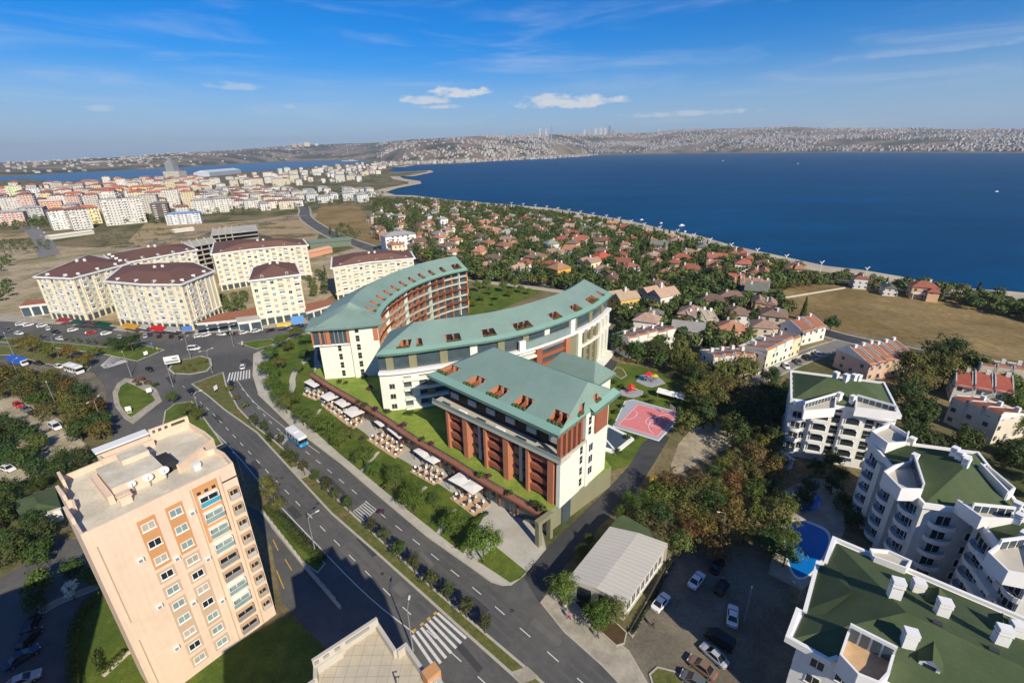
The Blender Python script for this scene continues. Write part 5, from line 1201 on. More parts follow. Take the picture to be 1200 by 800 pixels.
def low_shop(label, px, z, roof='terracotta', wallm='white_render', name='shop_building', over=.5):
    P = [V2(p) for p in ats(px, z)]; P = [V2(p) for p in ccw([(q.x, q.y) for q in P])]; c = sum(P, Vector()) / len(P)
    t_ = thing(name, label, 'shop', (c.x, c.y, 0)); mb = MB(); mb.prism([(lerp(p.x, c.x, .04), lerp(p.y, c.y, .04)) for p in P], 0, z - .4, 0); mb.build('wall', [wallm], t_)
    mb = MB(); mb.prism([(p.x, p.y) for p in P], z - .4, z, 0, 1); mb.build('roof', ['white_trim', roof], t_)
    a, b = None, None
    for i in range(len(P)):
        a, b = P[i], P[(i + 1) % len(P)]; d = (b - a).normalized(); nn = Vector((d.y, -d.x, 0))
        if nn.dot(-(a + b) / 2) > .75 * (a + b).length / 2: 
            k = max(2, int((b - a).length / 4))
            for j in range(k):
                p = a.lerp(b, (j + .5) / k) - nn * .05 + (c - (a + b) / 2) * .04; m_ = MB(); m_.box((p.x, p.y, .3), ((b - a).length / k * .8, .3, z - 1.4), math.atan2(d.y, d.x)); m_.build('shop_window', ['glass_tint'], t_)
    return t_
low_shop('low white shop with red roof and columns at the left end of the street', [(22, 359), (58, 355), (56, 350), (30, 352)], 6)
low_shop('brown roofed single storey arcade between the broad and narrow cream blocks', [(228, 379), (304, 372), (302, 360), (255, 368)], 5)
low_shop('white shop with wide window right of the brown roofed arcade', [(278, 378), (306, 374), (303, 369), (276, 372)], 5.5, 'stone_band')
low_shop('brown roofed shop strip right of the narrow cream block', [(358, 366), (392, 356), (388, 350), (356, 356)], 5)
# striped awnings and sign boards over the shops
for (x0, y0), (x1, y1), col, lb in (((71, 373), (86, 374), (.45, .06, .07), 'maroon awning over the leftmost street shop'), ((88, 375), (102, 377), (.05, .12, .10), 'dark grey green awning over a street shop'), ((102, 376), (116, 378), (.13, .09, .09), 'brown black awning between the two green awnings'), ((116, 377), (133, 380), (.01, .12, .07), 'deep green awning over a street shop'), ((148, 379), (165, 382), (.80, .45, .05), 'yellow awning over a street shop'), ((180, 382), (196, 384), (.75, .03, .04), 'bright red awning over a street shop'), ((167, 380), (178, 382), (.62, .62, .60), 'white awning between the yellow and the red one'), ((197, 383), (212, 385), (.55, .56, .55), 'grey white awning right of the red one')):
    a, b = V2(at(x0, y0, 3.4)), V2(at(x1, y1, 3.4)); d = (b - a).normalized(); nn = Vector((d.y, -d.x, 0)); nn = nn if nn.y < 0 else -nn
    mb = MB(); h0, h1, h2, h3 = [(p.x, p.y, z) for p, z in ((a, 3.9), (b, 3.9), (b + nn * 2.6, 3.0), (a + nn * 2.6, 3.0))]
    mb.face([h0, h3, h2, h1]); mb.face([h0, h1, h2, h3]); mb.face([h3, (h3[0], h3[1], 2.6), (h2[0], h2[1], 2.6), h2])
    o = mb.build('awning', ['paint_tint'], None); o.color = (*col, 1); tag(o, lb, 'awning', 'awnings over the street shops')
for (x0, y0), (x1, y1), z, h, col, lb in (((342, 380), (357, 378), 3.6, 3.6, (.12, .30, .62), 'blue and white shop sign board right of the yellow one'), ((325, 383), (341, 381), 3.6, 1.4, (.75, .48, .06), 'yellow sign board on the narrow cream block'), ((214, 388), (226, 387), 2.6, 2.2, (.10, .2, .5), 'blue shop sign board beside the broad cream block'), ((229, 386), (277, 380), 3.4, .9, (.06, .06, .08), 'long dark sign board along the brown roofed arcade')):
    a, b = V2(at(x0, y0, z)), V2(at(x1, y1, z)); d = b - a; c = (a + b) / 2; mb = MB(); mb.box((c.x, c.y, z), (d.length, .3, h), math.atan2(d.y, d.x)); o = mb.build('sign_board', ['paint_tint']); o.color = (*col, 1); tag(o, lb, 'sign')
# concrete frames under construction
def frame(label, px, z, fl, fh=3.2):
    P = [V2(p) for p in ats(px, z)]; a, b, c, d = P; ctr = sum(P, Vector()) / 4
    t_ = thing('concrete_frame', label, 'building frame', (ctr.x, ctr.y, 0))
    for f in range(fl):
        zz = z - f * fh; mb = MB(); mb.prism([(p.x, p.y) for p in P], zz - .35, zz, 0); mb.build('slab', ['concrete'], t_)
    mb = MB(); na, nb = max(2, int((b - a).length / 5)), max(2, int((d - a).length / 5)); cols = []
    for i in range(na + 1):
        for j in range(nb + 1):
            p = a.lerp(b, .02 + .96 * i / na).lerp(d.lerp(c, .02 + .96 * i / na), .03 + .94 * j / nb); 
            if len(cols) < 40: q = MB(); q.box((p.x, p.y, 0), (.5, .5, z + 1.2)); cols.append(q.build('column', ['concrete'], t_))
    mb.box((ctr.x, ctr.y, 0), ((b - a).length * .35, 4, z - .5), math.atan2((b - a).y, (b - a).x)); mb.build('core_wall', ['brick_red'], t_)
    return t_
frame('grey unfinished concrete frame behind the cream blocks, taller one', [(216, 291), (254, 284), (248, 278), (212, 284)], 20, 5)
frame('wide unfinished concrete frame at the edge of the dirt field', [(247, 276), (302, 270), (300, 263), (249, 268)], 14, 3)
# ------------------------------------------------------------------ foliage
def leaf_mat(name):
    m = bpy.data.materials.new(name); m.use_nodes = True; t = m.node_tree; n = t.nodes; l = t.links; b = n['Principled BSDF']
    oi = n.new('ShaderNodeObjectInfo'); g = n.new('ShaderNodeNewGeometry')
    h = n.new('ShaderNodeHueSaturation'); l.new(oi.outputs['Color'], h.inputs['Color'])
    mr = n.new('ShaderNodeMapRange'); l.new(g.outputs['Random Per Island'], mr.inputs[0]); mr.inputs['To Min'].default_value = .55; mr.inputs['To Max'].default_value = 1.5
    mh = n.new('ShaderNodeMapRange'); l.new(g.outputs['Random Per Island'], mh.inputs[0]); mh.inputs['To Min'].default_value = .485; mh.inputs['To Max'].default_value = .515
    l.new(mr.outputs[0], h.inputs['Value']); l.new(mh.outputs[0], h.inputs['Hue']); l.new(h.outputs[0], b.inputs['Base Color'])
    b.inputs['Roughness'].default_value = .7; b.inputs['Specular IOR Level'].default_value = .2
    tr = n.new('ShaderNodeBsdfTranslucent'); l.new(h.outputs[0], tr.inputs['Color']); x = n.new('ShaderNodeMixShader'); x.inputs[0].default_value = .28
    l.new(b.outputs[0], x.inputs[1]); l.new(tr.outputs[0], x.inputs[2]); l.new(x.outputs[0], n['Material Output'].inputs['Surface'])
    MATS[name] = m
leaf_mat('leaves'); mat('bark', (.11, .08, .055), .95, .25, 3, .1)
def leaf_quad(mb, p, nrm, s, rg, m=0):
    nrm = nrm.normalized(); a = nrm.orthogonal().normalized(); a.rotate(Matrix.Rotation(rg.uniform(0, 6.28), 3, nrm)); b = nrm.cross(a); s1 = s * rg.uniform(.6, 1.3); s2 = s1 * rg.uniform(.55, .9)
    mb.face([p - a * s1 * .5, p - b * s2 * .5 , p + a * s1 * .5, p + b * s2 * .5], m)
def rvec(rg):
    z = rg.uniform(-1, 1); t = rg.uniform(0, 6.2832); r = math.sqrt(1 - z * z); return Vector((r * math.cos(t), r * math.sin(t), z))
def crown(mb, c, r, n, per, leaf, rg, low=-.55, irr=.3):
    """uneven crown: leaf clumps on and inside an ellipsoid; r=(rx,ry,rz)"""
    r = Vector(r)
    for _ in range(n):
        d = rvec(rg)
        if d.z < low: d.z = -d.z * .4
        k = rg.uniform(.45, 1.0) * (1 + irr * (rg.random() - .5)); cc = c + Vector((d.x * r.x * k, d.y * r.y * k, d.z * r.z * k)); cr = min(r) * rg.uniform(.22, .42)
        for _ in range(per):
            e = rvec(rg); p = cc + e * cr * rg.uniform(.6, 1.05); leaf_quad(mb, p, e + (p - c).normalized() * .6 + rvec(rg) * .5 + Vector((0, 0, .3)), leaf, rg)
def trunk(h, r, cr, rg, limbs=5, top=.75):
    mb = MB(); mb.tube([(0, 0, -.2), (rg.uniform(-.1, .1) * r * 4, 0, h * .3), (rg.uniform(-.3, .3) * r * 3, rg.uniform(-.3, .3) * r * 3, h * top)], r, 7, 0, r * .35)
    for i in range(limbs):
        a = 6.283 * i / limbs + rg.uniform(-.4, .4); z0 = h * rg.uniform(.28, .5); q = Vector((math.cos(a), math.sin(a), 0)) * cr * rg.uniform(.5, .8)
        mb.tube([(0, 0, z0), (q.x * .5, q.y * .5, z0 + h * .14), (q.x, q.y, z0 + h * rg.uniform(.2, .36))], r * .42, 5, 0, r * .1)
    return mb
TP = {}
def tree_proto(key, h, cr, n, per, leaf, low=-.5, czr=None, cz=.62, limbs=5, tr=.03, irr=.3, seed=0):
    rg = random.Random(hash(key) % 1000 if seed == 0 else seed); mb = MB(); rz = czr or h * .36
    crown(mb, Vector((0, 0, h * cz)), (cr, cr, rz), n, per, leaf, rg, low, irr)
    TP[key] = (trunk(h, h * tr, cr, rg, limbs).mesh('trunk', ['bark']), mb.mesh('crown', ['leaves']), h)
for v in range(3):
    tree_proto(('near', v), 8, 3.0 + .3 * v, 76, 60, .31, seed=11 + v, irr=.5)         # promenade and park trees
    tree_proto(('mid', v), 8, 3.4, 46, 44, .55, low=-.75, cz=.56, czr=3.6, seed=31 + v)          # groves, hedges
    tree_proto(('round', v), 4, 1.2, 30, 30, .24, low=-.9, cz=.66, czr=1.25, limbs=3, seed=51 + v)       # small clipped street trees
    tree_proto(('bush', v), 2, 1.25, 20, 22, .3, low=-.2, cz=.42, czr=.95, limbs=3, seed=71 + v)
    tree_proto(('open', v), 8, 3.3, 40, 46, .42, low=-.6, cz=.58, czr=3.3, irr=.7, seed=91 + v)
def conifer_proto(key, h, r, n, leaf, seed):
    rg = random.Random(seed); mb = MB()
    for _ in range(n):
        t = rg.random() ** .8; a = rg.uniform(0, 6.283); rr = r * (1 - t) ** .8 * rg.uniform(.6, 1.05); p = Vector((rr * math.cos(a), rr * math.sin(a), h * (.06 + .94 * t)))
        leaf_quad(mb, p, Vector((math.cos(a), math.sin(a), .45)) + rvec(rg) * .5, leaf, rg)
    TP[key] = (trunk(h * .9, .16, .1, rg, 0).mesh('trunk', ['bark']), mb.mesh('crown', ['leaves']), h)
conifer_proto(('cypress', 0), 9, 1.1, 900, .5, 5); conifer_proto(('cypress', 1), 9, 1.3, 900, .5, 6)
conifer_proto(('conifer', 0), 11, 2.6, 1300, .8, 7)
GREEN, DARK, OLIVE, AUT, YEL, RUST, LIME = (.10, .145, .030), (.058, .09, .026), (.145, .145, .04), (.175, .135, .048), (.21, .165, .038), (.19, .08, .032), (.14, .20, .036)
NTREE = 0
def tree(kind, p, h, label, group=None, col=GREEN, name='broadleaf_tree', cat='tree', rg=rng, var=.14):
    """one tree: thing > trunk, crown"""
    global NTREE
    NTREE += 1
    vs_ = [k for k in TP if k[0] == kind]; tm, cm, h0 = TP[vs_[rg.randrange(len(vs_))]]
    t_ = thing(name, label, cat, (p[0], p[1], p[2] if len(p) > 2 else 0), rg.uniform(0, 6.283), group); s = h / h0
    t_.scale = (s * rg.uniform(.92, 1.1), s * rg.uniform(.92, 1.1), s)
    k = [c * rg.uniform(1 - var, 1 + var) for c in col]
    link('trunk', tm, t_); link('crown', cm, t_, color=k); return t_
def crown_at(px, py, h, k=.58, z0=0): p = at(px, py, z0 + h * k); p.z = z0; return p

# small clipped trees on the median
med = [(297, 492), (309, 499), (316, 512), (328, 513), (336, 531), (344, 537), (355, 546), (369, 556), (382, 568), (393, 578), (407, 588), (434, 614), (450, 627), (467, 645), (485, 659), (505, 678), (524, 691), (546, 710), (568, 728)]
for i, q in enumerate(med):
    tree('round', crown_at(*q, 4, .66, .16), rng.uniform(4.2, 5.2), '%s clipped round tree of the road median, counted from the roundabout end' % ORD[i], 'clipped trees on the median', [(.075, .09, .03), (.065, .09, .026), (.06, .075, .025)][i % 3], 'street_tree')
for i, q in enumerate([(268, 455), (277, 465), (287, 474)]): tree('bush', crown_at(*q, 2, .5, .16), 2.2, '%s low bush on the median tip by the crossing' % ORD[i], 'bushes on the median', OLIVE, 'shrub', 'shrub')
# promenade trees
for i, (x, y, h, c) in enumerate([(318, 447, 7, GREEN), (327, 458, 7.5, GREEN), (333, 470, 7, OLIVE), (353, 485, 6.5, GREEN), (368, 493, 6, OLIVE), (380, 497, 7, GREEN), (396, 512, 6.5, GREEN), (404, 507, 6, OLIVE), (426, 532, 6, GREEN), (437, 548, 4.5, GREEN), (463, 555, 6.5, GREEN), (457, 569, 3.5, OLIVE), (484, 582, 7, GREEN), (508, 585, 4, GREEN), (530, 612, 6.5, GREEN), (566, 635, 8.5, LIME), (310, 430, 7, GREEN), (316, 412, 7.5, GREEN), (327, 424, 6, OLIVE), (330, 398, 7, GREEN), (346, 388, 6.5, OLIVE), (338, 405, 5, GREEN), (357, 414, 5, GREEN), (350, 430, 5, LIME), (322, 436, 6, GREEN), (342, 466, 6, GREEN), (358, 396, 6, GREEN)]):
    lb = 'largest lime green tree on the plaza corner beside the side street' if i == 15 else ('green tree beside the promenade, %s from the plaza corner tree' % ORD[14 - i] if i < 15 else 'leafy green park tree left of the crescent block, %s one counted towards the shops' % ORD[i - 16])
    tree('near', crown_at(x, y, h, .6, .15), h, lb, 'trees along the promenade' if i < 16 else 'trees of the promenade park', c)
# shrubs on the podium lawn
for i, (x, y, c) in enumerate([(405, 448, DARK), (398, 447, DARK), (428, 442, DARK), (419, 471, DARK), (427, 474, DARK), (440, 479, (.10, .03, .07)), (454, 482, DARK), (476, 484, DARK), (482, 484, DARK), (472, 498, (.13, .03, .10)), (495, 514, DARK), (506, 519, (.12, .03, .09)), (434, 455, (.12, .03, .09)), (572, 557, (.14, .03, .11)), (563, 556, GREEN), (597, 577, DARK), (627, 590, DARK), (634, 595, DARK)]):
    tree('bush', crown_at(x, y, 1.6, .4, 5.9), rng.uniform(1.3, 2.0), ('purple flowering' if c[0] > .09 else 'dark green') + ' shrub on the podium lawn, %s from the crescent end' % ORD[i], 'shrubs on the podium lawn', c, 'shrub', 'shrub')
for i, (x, y) in enumerate([(518, 506), (424, 513), (446, 600)]): tree('bush', crown_at(x, y, 1.4, .4, .2), 1.4, 'purple flowering shrub by the cafe terraces, %s from the bus' % ORD[i + 0], 'purple shrubs by the terraces', (.12, .03, .09), 'shrub', 'shrub')
# junction: islands and strips
for i, (x, y, h, c, k) in enumerate([(202, 466, 4.5, GREEN, 'near'), (222, 480, 5, OLIVE, 'near'), (233, 486, 4.5, GREEN, 'near')]): tree(k, crown_at(x, y, h, .5), h, 'wide green bush tree on the island behind the beige tower, %s from the left' % ORD[i], 'bush trees behind the tower', c)
for i, (x, y, c) in enumerate([(159, 446, RUST), (167, 444, RUST), (174, 448, AUT), (163, 450, DARK), (172, 448, DARK), (182, 451, DARK)]): tree('bush', crown_at(x, y, 1.8, .4), 1.8, ['rust red', 'brownish', 'dark'][0 if c == RUST else 1 if c == AUT else 2] + ' shrub on the rim of the teardrop island, %s of six' % ORD[i], 'shrubs of the teardrop island', c, 'shrub', 'shrub')
for i, (x, y, h, c) in enumerate([(30, 393, 3, OLIVE), (47, 393, 3.2, OLIVE), (75, 396, 2.6, OLIVE), (83, 397, 2.6, OLIVE), (92, 398, 2.8, GREEN), (102, 399, 2.6, OLIVE), (111, 400, 2.6, GREEN), (120, 402, 3, OLIVE)]): tree('round', crown_at(x, y, h, .6), h, 'small round bush on the green strip before the shops, %s from the left' % ORD[i], 'round bushes of the upper strip', c, 'shrub', 'shrub')
for i, (x, y, h, c) in enumerate([(20, 401, 6, OLIVE), (36, 402, 8.5, YEL), (56, 411, 7.5, OLIVE), (80, 412, 7, YEL), (99, 421, 6.5, YEL), (110, 412, 5, OLIVE), (134, 402, 7, DARK), (152, 400, 8.5, DARK)]): tree('near', crown_at(x, y, h, .58), h, ('yellowish' if c == YEL else 'dark green' if c == DARK else 'olive') + ' tree at the upper junction strip, %s from the left' % ORD[i], 'trees of the upper junction', c)
for i, (x, y) in enumerate([(214, 431), (222, 428), (233, 425), (241, 423), (227, 433)]): tree('bush', crown_at(x, y, 1.6, .4), 1.5, 'brown green shrub on the roundabout island, %s from the billboard' % ORD[i], 'shrubs of the roundabout', OLIVE if i % 2 else AUT, 'shrub', 'shrub')
# tree belt on the left and the trees round the gravel lot
def grove(px, sp, hs_, cols, label, group, kind='mid', z=0, n=None, name='broadleaf_tree', seed=1):
    rg = random.Random(seed); pts = scatter(px, sp, n, z, rg=rg); out = []
    for p in pts:
        ci = rg.randrange(len(cols)); nm, c = cols[ci]; h = rg.uniform(*hs_)
        tree(kind if rg.random() < .75 else 'open', (p.x, p.y, z), h, label % nm, group + ' (%s)' % nm, c, name, rg=rg); out.append(p)
    return out
grove([(-30, 462), (0, 440), (50, 444), (96, 466), (124, 500), (128, 522), (112, 528), (84, 508), (50, 490), (0, 470), (-20, 475)], 5.4, (5.5, 8), [('olive green', OLIVE), ('yellow brown', (.12, .10, .03)), ('dark green', DARK)], '%s tree in the belt left of the junction', 'trees of the left belt', 'mid', seed=3)
grove([(-30, 520), (0, 505), (34, 516), (52, 530), (40, 548), (0, 556), (-30, 560)], 4.8, (5, 7.5), [('dark green', DARK), ('mid green', GREEN)], '%s tree in the clump on the gravel lot', 'trees on the gravel lot', seed=4)
grove([(8, 600), (30, 565), (70, 548), (105, 540), (112, 552), (80, 566), (60, 575), (20, 612), (-10, 640)], 4.6, (5, 7.5), [('dark green', DARK), ('mid green', (.055, .085, .02))], '%s tree round the green roofed gatehouse', 'trees at the gatehouse', seed=5)
grove([(0, 655), (25, 628), (60, 622), (78, 640), (62, 668), (20, 676)], 4.4, (5, 7), [('dark green', DARK)], '%s tree behind the parked car lane', 'trees behind the car lane', seed=6)
grove([(30, 712), (55, 690), (84, 672), (108, 668), (112, 686), (70, 702), (40, 725)], 4.2, (4, 5.5), [('mid green', GREEN), ('dark green', DARK)], '%s tree beside the white fountain tree', 'trees by the side street kerb', seed=7)
# white blossom-like small tree at the kerb
tree('round', crown_at(82, 690, 4.2, .66), 4.4, 'small white leaved tree at the kerb beside the beige tower', None, (.75, .74, .62), 'street_tree', var=.02)
# clipped hedge along the side street
def hedge(label, px, wd, h, col, sp=.32, leaf=.34, name='hedge', rg=rng):
    P = along(ats(px), .55); mb = MB()
    for i, p in enumerate(P):
        d = (P[min(i + 1, len(P) - 1)] - P[max(i - 1, 0)]).normalized(); nn = Vector((-d.y, d.x, 0))
        for _ in range(int(46 * wd)):
            u = rg.uniform(-1, 1); v = rg.random(); q = p + nn * u * wd / 2 + d * rg.uniform(-.4, .4) + Vector((0, 0, h * (1 - v * v * .9)))
            leaf_quad(mb, q, nn * u * 1.2 + Vector((0, 0, 1 - v)) + rvec(rg) * .5, leaf, rg)
    o = mb.build(name, ['leaves']); o.color = (*col, 1); return tag(o, label, 'hedge')
hedge('clipped tall hedge curving along the lane below the beige tower', [(92, 850), (88, 800), (87, 760), (90, 735), (100, 716), (114, 702)], 1.6, 1.6, (.085, .12, .025))
hedge('low clipped hedge on the lawn at the foot of the beige tower', [(112, 770), (122, 790), (135, 778), (150, 764)], 1.3, 1.0, (.09, .12, .03))
hedge('ragged hedge on the verge between the main road and the service yard', [(312, 596), (334, 614), (358, 640), (378, 658)], 2.2, 1.2, (.075, .10, .025))
hedge('dark hedge at the corner of the last cafe deck', [(553, 612), (572, 602)], 1.0, .9, (.04, .075, .02))
hedge('low hedge between ribbed hall and car park', [(742, 742), (765, 702), (786, 660)], .7, .8, (.035, .05, .02))
for i, (x, y) in enumerate([(318, 575), (325, 590), (311, 566)]): tree('open', crown_at(x, y, 4.5, .6), 4.6, 'ragged tree on the verge right of the beige tower, %s one' % ORD[i], 'trees of the roadside verge', OLIVE)
# autumn grove in the middle right
grove([(748, 618), (762, 598), (784, 580), (812, 566), (850, 545), (905, 528), (917, 570), (918, 610), (905, 658), (870, 650), (838, 664), (800, 658), (768, 640)], 3.8, (5, 7.5), [('brown', AUT), ('ochre', (.17, .145, .04)), ('olive', OLIVE), ('olive', OLIVE), ('mid green', (.09, .12, .03)), ('mid green', (.09, .12, .03)), ('dark green', DARK), ('olive', OLIVE), ('rust', (.16, .09, .04))], '%s autumn tree in the grove beside the car park', 'grove beside the car park', 'open', seed=8)
grove([(905, 655), (912, 610), (926, 600), (930, 640), (918, 668)], 3.6, (4, 6), [('mid green', LIME)], '%s tree at the rim of the blue pool', 'trees at the pool rim', 'open', seed=9)
grove([(745, 620), (735, 608), (750, 590), (768, 572), (776, 580), (762, 600)], 3.8, (4, 6.5), [('mid green', GREEN), ('lime green', LIME)], '%s tree along the dark drive beside the grove', 'trees along the drive', 'near', seed=10)
# green wall of trees round the garden
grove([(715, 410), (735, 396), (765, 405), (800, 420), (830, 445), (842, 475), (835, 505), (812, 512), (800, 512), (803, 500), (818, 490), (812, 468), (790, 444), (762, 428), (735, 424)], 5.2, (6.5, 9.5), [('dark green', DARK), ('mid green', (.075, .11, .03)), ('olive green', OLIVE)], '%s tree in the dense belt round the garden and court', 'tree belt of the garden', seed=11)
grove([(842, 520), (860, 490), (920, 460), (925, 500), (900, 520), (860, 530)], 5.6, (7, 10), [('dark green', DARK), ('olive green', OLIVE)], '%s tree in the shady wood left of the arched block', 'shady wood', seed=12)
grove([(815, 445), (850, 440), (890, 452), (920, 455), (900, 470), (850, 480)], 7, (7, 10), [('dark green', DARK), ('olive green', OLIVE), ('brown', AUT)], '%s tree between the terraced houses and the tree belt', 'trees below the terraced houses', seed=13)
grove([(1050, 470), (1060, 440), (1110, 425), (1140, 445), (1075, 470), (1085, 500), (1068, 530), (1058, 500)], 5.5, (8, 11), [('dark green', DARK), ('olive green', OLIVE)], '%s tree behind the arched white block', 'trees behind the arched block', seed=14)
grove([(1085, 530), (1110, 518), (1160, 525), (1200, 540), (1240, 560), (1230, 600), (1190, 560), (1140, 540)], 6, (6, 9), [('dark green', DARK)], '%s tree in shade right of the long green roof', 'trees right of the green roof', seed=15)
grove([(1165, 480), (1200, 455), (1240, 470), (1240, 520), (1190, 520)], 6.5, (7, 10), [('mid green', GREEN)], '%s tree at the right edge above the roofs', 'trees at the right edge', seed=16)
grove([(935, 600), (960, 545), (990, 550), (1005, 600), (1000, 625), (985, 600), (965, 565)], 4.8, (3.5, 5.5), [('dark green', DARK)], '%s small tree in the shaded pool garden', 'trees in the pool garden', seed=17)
for i, (x, y, h, c) in enumerate([(660, 690, 6.5, LIME), (700, 722, 6.0, GREEN), (718, 716, 6, OLIVE)]): tree('near', crown_at(x, y, h, .55), h, ['bright green tree at the corner of the ribbed hall', 'green tree in the soil bed before the ribbed hall', 'olive tree in the soil bed before the ribbed hall'][i], None, c)
for i, (x, y, h) in enumerate([(690, 632, 3), (682, 645, 3), (736, 585, 4), (728, 600, 3.5)]): tree('near', crown_at(x, y, h, .55), h, 'small tree between drive and ribbed hall, %s one' % ORD[i], 'small trees beside the drive', GREEN)
for i, (x, y, h) in enumerate([(722, 482, 1.8), (716, 494, 2.2), (724, 529, 2), (745, 512, 1.6), (728, 452, 1.6), (720, 447, 1.8), (757, 464, 1.6), (763, 470, 1.8), (730, 466, 1.6), (728, 475, 1.6), (735, 512, 1.8)]): tree('bush', crown_at(x, y, h, .45), h, 'dark rounded shrub on the garden lawn, %s one' % ORD[i], 'shrubs on the garden lawn', DARK, 'shrub', 'shrub')
for i, (x, y, h) in enumerate([(590, 335, 7), (575, 340, 6), (560, 335, 7), (552, 345, 5), (610, 338, 5), (566, 348, 5), (583, 347, 4.5), (598, 343, 5), (570, 332, 7), (603, 333, 6), (556, 356, 3.5), (620, 341, 4), (578, 355, 3)]): tree('near', crown_at(x, y, h, .55), h, 'pale green tree in the courtyard behind the curved block, %s one' % ORD[i], 'courtyard trees', LIME)
tree('cypress', at(940, 375), 11, 'lone dark cypress at the edge of the dry field', None, DARK, 'cypress_tree')
tree('mid', crown_at(975, 378, 8), 8, 'round dark tree at the corner of the dry field', None, DARK)
NEAR_TREES = NTREE
# ------------------------------------------------------------------ villas of the seaside quarter
def gable(mb, w_, d_, z, h, m=0, over=.5, c=(0, 0)):
    x, y = w_ / 2 + over, d_ / 2 + over; cx, cy = c
    a, b, c_, d = [Vector((cx + sx * x, cy + sy * y, z - over * .3)) for sx, sy in ((-1, -1), (1, -1), (1, 1), (-1, 1))]; r0, r1 = Vector((cx - x, cy, z + h)), Vector((cx + x, cy, z + h))
    mb.quad(a, b, r1, r0, m); mb.quad(c_, d, r0, r1, m); mb.face([b, c_, r1], m); mb.face([d, a, r0], m)
def hiproof(mb, w_, d_, z, h, m=0, over=.6, c=(0, 0)):
    x, y = w_ / 2 + over, d_ / 2 + over; k = min(x, y) * .85; cx, cy = c; z -= over * .25
    P = [(cx - x, cy - y), (cx + x, cy - y), (cx + x, cy + y), (cx - x, cy + y)]
    if x >= y: hip(mb, P, z, [(cx - x + k, cy), (cx + x - k, cy)], z + h, m)
    else: hip(mb, P[1:] + P[:1], z, [(cx, cy - y + k), (cx, cy + y - k)], z + h, m)
    mb.face([Vector((*p, z)) for p in P[::-1]], m)
VIL = []
def villa_proto(kind, w_, d_, h):
    wl, rf, tr = MB(), MB(), MB()
    def body(cx, cy, a, b, hh): wl.prism([(cx - a / 2, cy - b / 2), (cx + a / 2, cy - b / 2), (cx + a / 2, cy + b / 2), (cx - a / 2, cy + b / 2)], 0, hh, 0, u0=.4)
    body(0, 0, w_, d_, h)
    if kind == 'hip': hiproof(rf, w_, d_, h, 2.4)
    elif kind == 'gable': gable(rf, w_, d_, h, 2.6)
    elif kind == 'wing':
        hiproof(rf, w_, d_, h, 2.4); body(w_ * .3, -d_ * .62, w_ * .45, d_ * .5, h - 1.4); hiproof(rf, w_ * .45, d_ * .5, h - 1.4, 1.6, c=(w_ * .3, -d_ * .62))
    elif kind == 'double':
        gable(rf, w_, d_ * .55, h, 2.2, c=(0, -d_ * .22)); gable(rf, w_, d_ * .5, h - .3, 2.0, c=(0, d_ * .27))
    tr.box((-w_ * .2, -d_ / 2 - .7, 2.8), (w_ * .5, 1.4, .18)); tr.box((-w_ * .2, -d_ / 2 - 1.35, 2.98), (w_ * .5, .1, .8))
    cm = MB(); cm.box((w_ * .25, d_ * .12, h), (.8, .7, 2.9))
    for sx in (-1, 1): tr.box((-w_ * .2 + sx * w_ * .22, -d_ / 2 - 1.2, 0), (.25, .25, 2.8))
    VIL.append((wl.mesh('wall', ['villa_wall']), rf.mesh('roof', ['tile_tint']), tr.mesh('porch', ['white_render']), cm.mesh('chimney', ['white_render'])))
for a in (('hip', 10, 9, 6.2), ('gable', 11, 8, 6), ('wing', 10, 8.5, 6.4), ('double', 9, 11, 6.6), ('hip', 8.5, 8, 7.6), ('wing', 12, 9, 6)): villa_proto(*a)
ROOFS = [('terracotta roofed', (.36, .175, .11)), ('red roofed', (.33, .115, .075)), ('brown roofed', (.20, .13, .10)), ('grey roofed', (.29, .275, .255)), ('pale salmon roofed', (.38, .25, .19)), ('dull olive roofed', (.20, .21, .17))]
WALLS = [('white', (.74, .71, .64)), ('cream', (.70, .60, .42)), ('pink', (.66, .45, .36)), ('white', (.76, .75, .70)), ('sand coloured', (.58, .48, .34)), ('peach', (.66, .42, .25))]
NV = 0
def villa(p, rz, wc, rc, label, group, proto, s=1.0, name='villa', cat='house'):
    global NV
    NV += 1; wm, rm, pm, km = VIL[proto]
    t_ = thing(name, label, cat, (p[0], p[1], 0), rz, group); t_.scale = (s, s, s)
    link('wall', wm, t_, color=wc); ro = link('roof', rm, t_, color=rc); link('porch', pm, t_); link('chimney', km, ro); return t_
# picked landmarks
for (x, y), rz, wc, rc, lb, pr, s in (((655, 330), .6, (.78, .42, .08), (.36, .20, .12), 'bright yellow orange house with terracotta roof behind the curved block', 4, 1.2), ((705, 312), .4, (.55, .08, .06), (.45, .10, .06), 'large deep red villa with red roof', 0, 1.15), ((690, 318), .7, (.76, .68, .45), (.34, .22, .16), 'cream villa with brown roof left of the deep red villa', 3, 1.1), ((738, 322), .3, (.80, .77, .66), (.28, .13, .09), 'white villa with dark brown roof right of the deep red villa', 0, .95), ((606, 325), .9, (.78, .78, .76), (.40, .30, .22), 'bluish white gabled house with rusty roof beside the boulevard', 1, 1.0), ((450, 281), .5, (.62, .28, .12), (.42, .20, .11), 'orange walled house beside the grey white office villa', 0, 1.0), ((728, 364), .4, (.68, .44, .12), (.40, .30, .2), 'mustard yellow house at the end of the curved block', 3, 1.2), ((770, 362), .5, (.72, .66, .56), (.45, .30, .22), 'pale house with flat gables right of the mustard house', 3, 1.35), ((646, 297), .3, (.62, .64, .58), (.25, .27, .23), 'grey balconied house with two chimneys', 4, 1.1)):
    villa(at(x, y), rz, wc, rc, lb, None, pr, s)
def grid_angle(p): return -.62 + .25 * math.sin(p.x * .01)
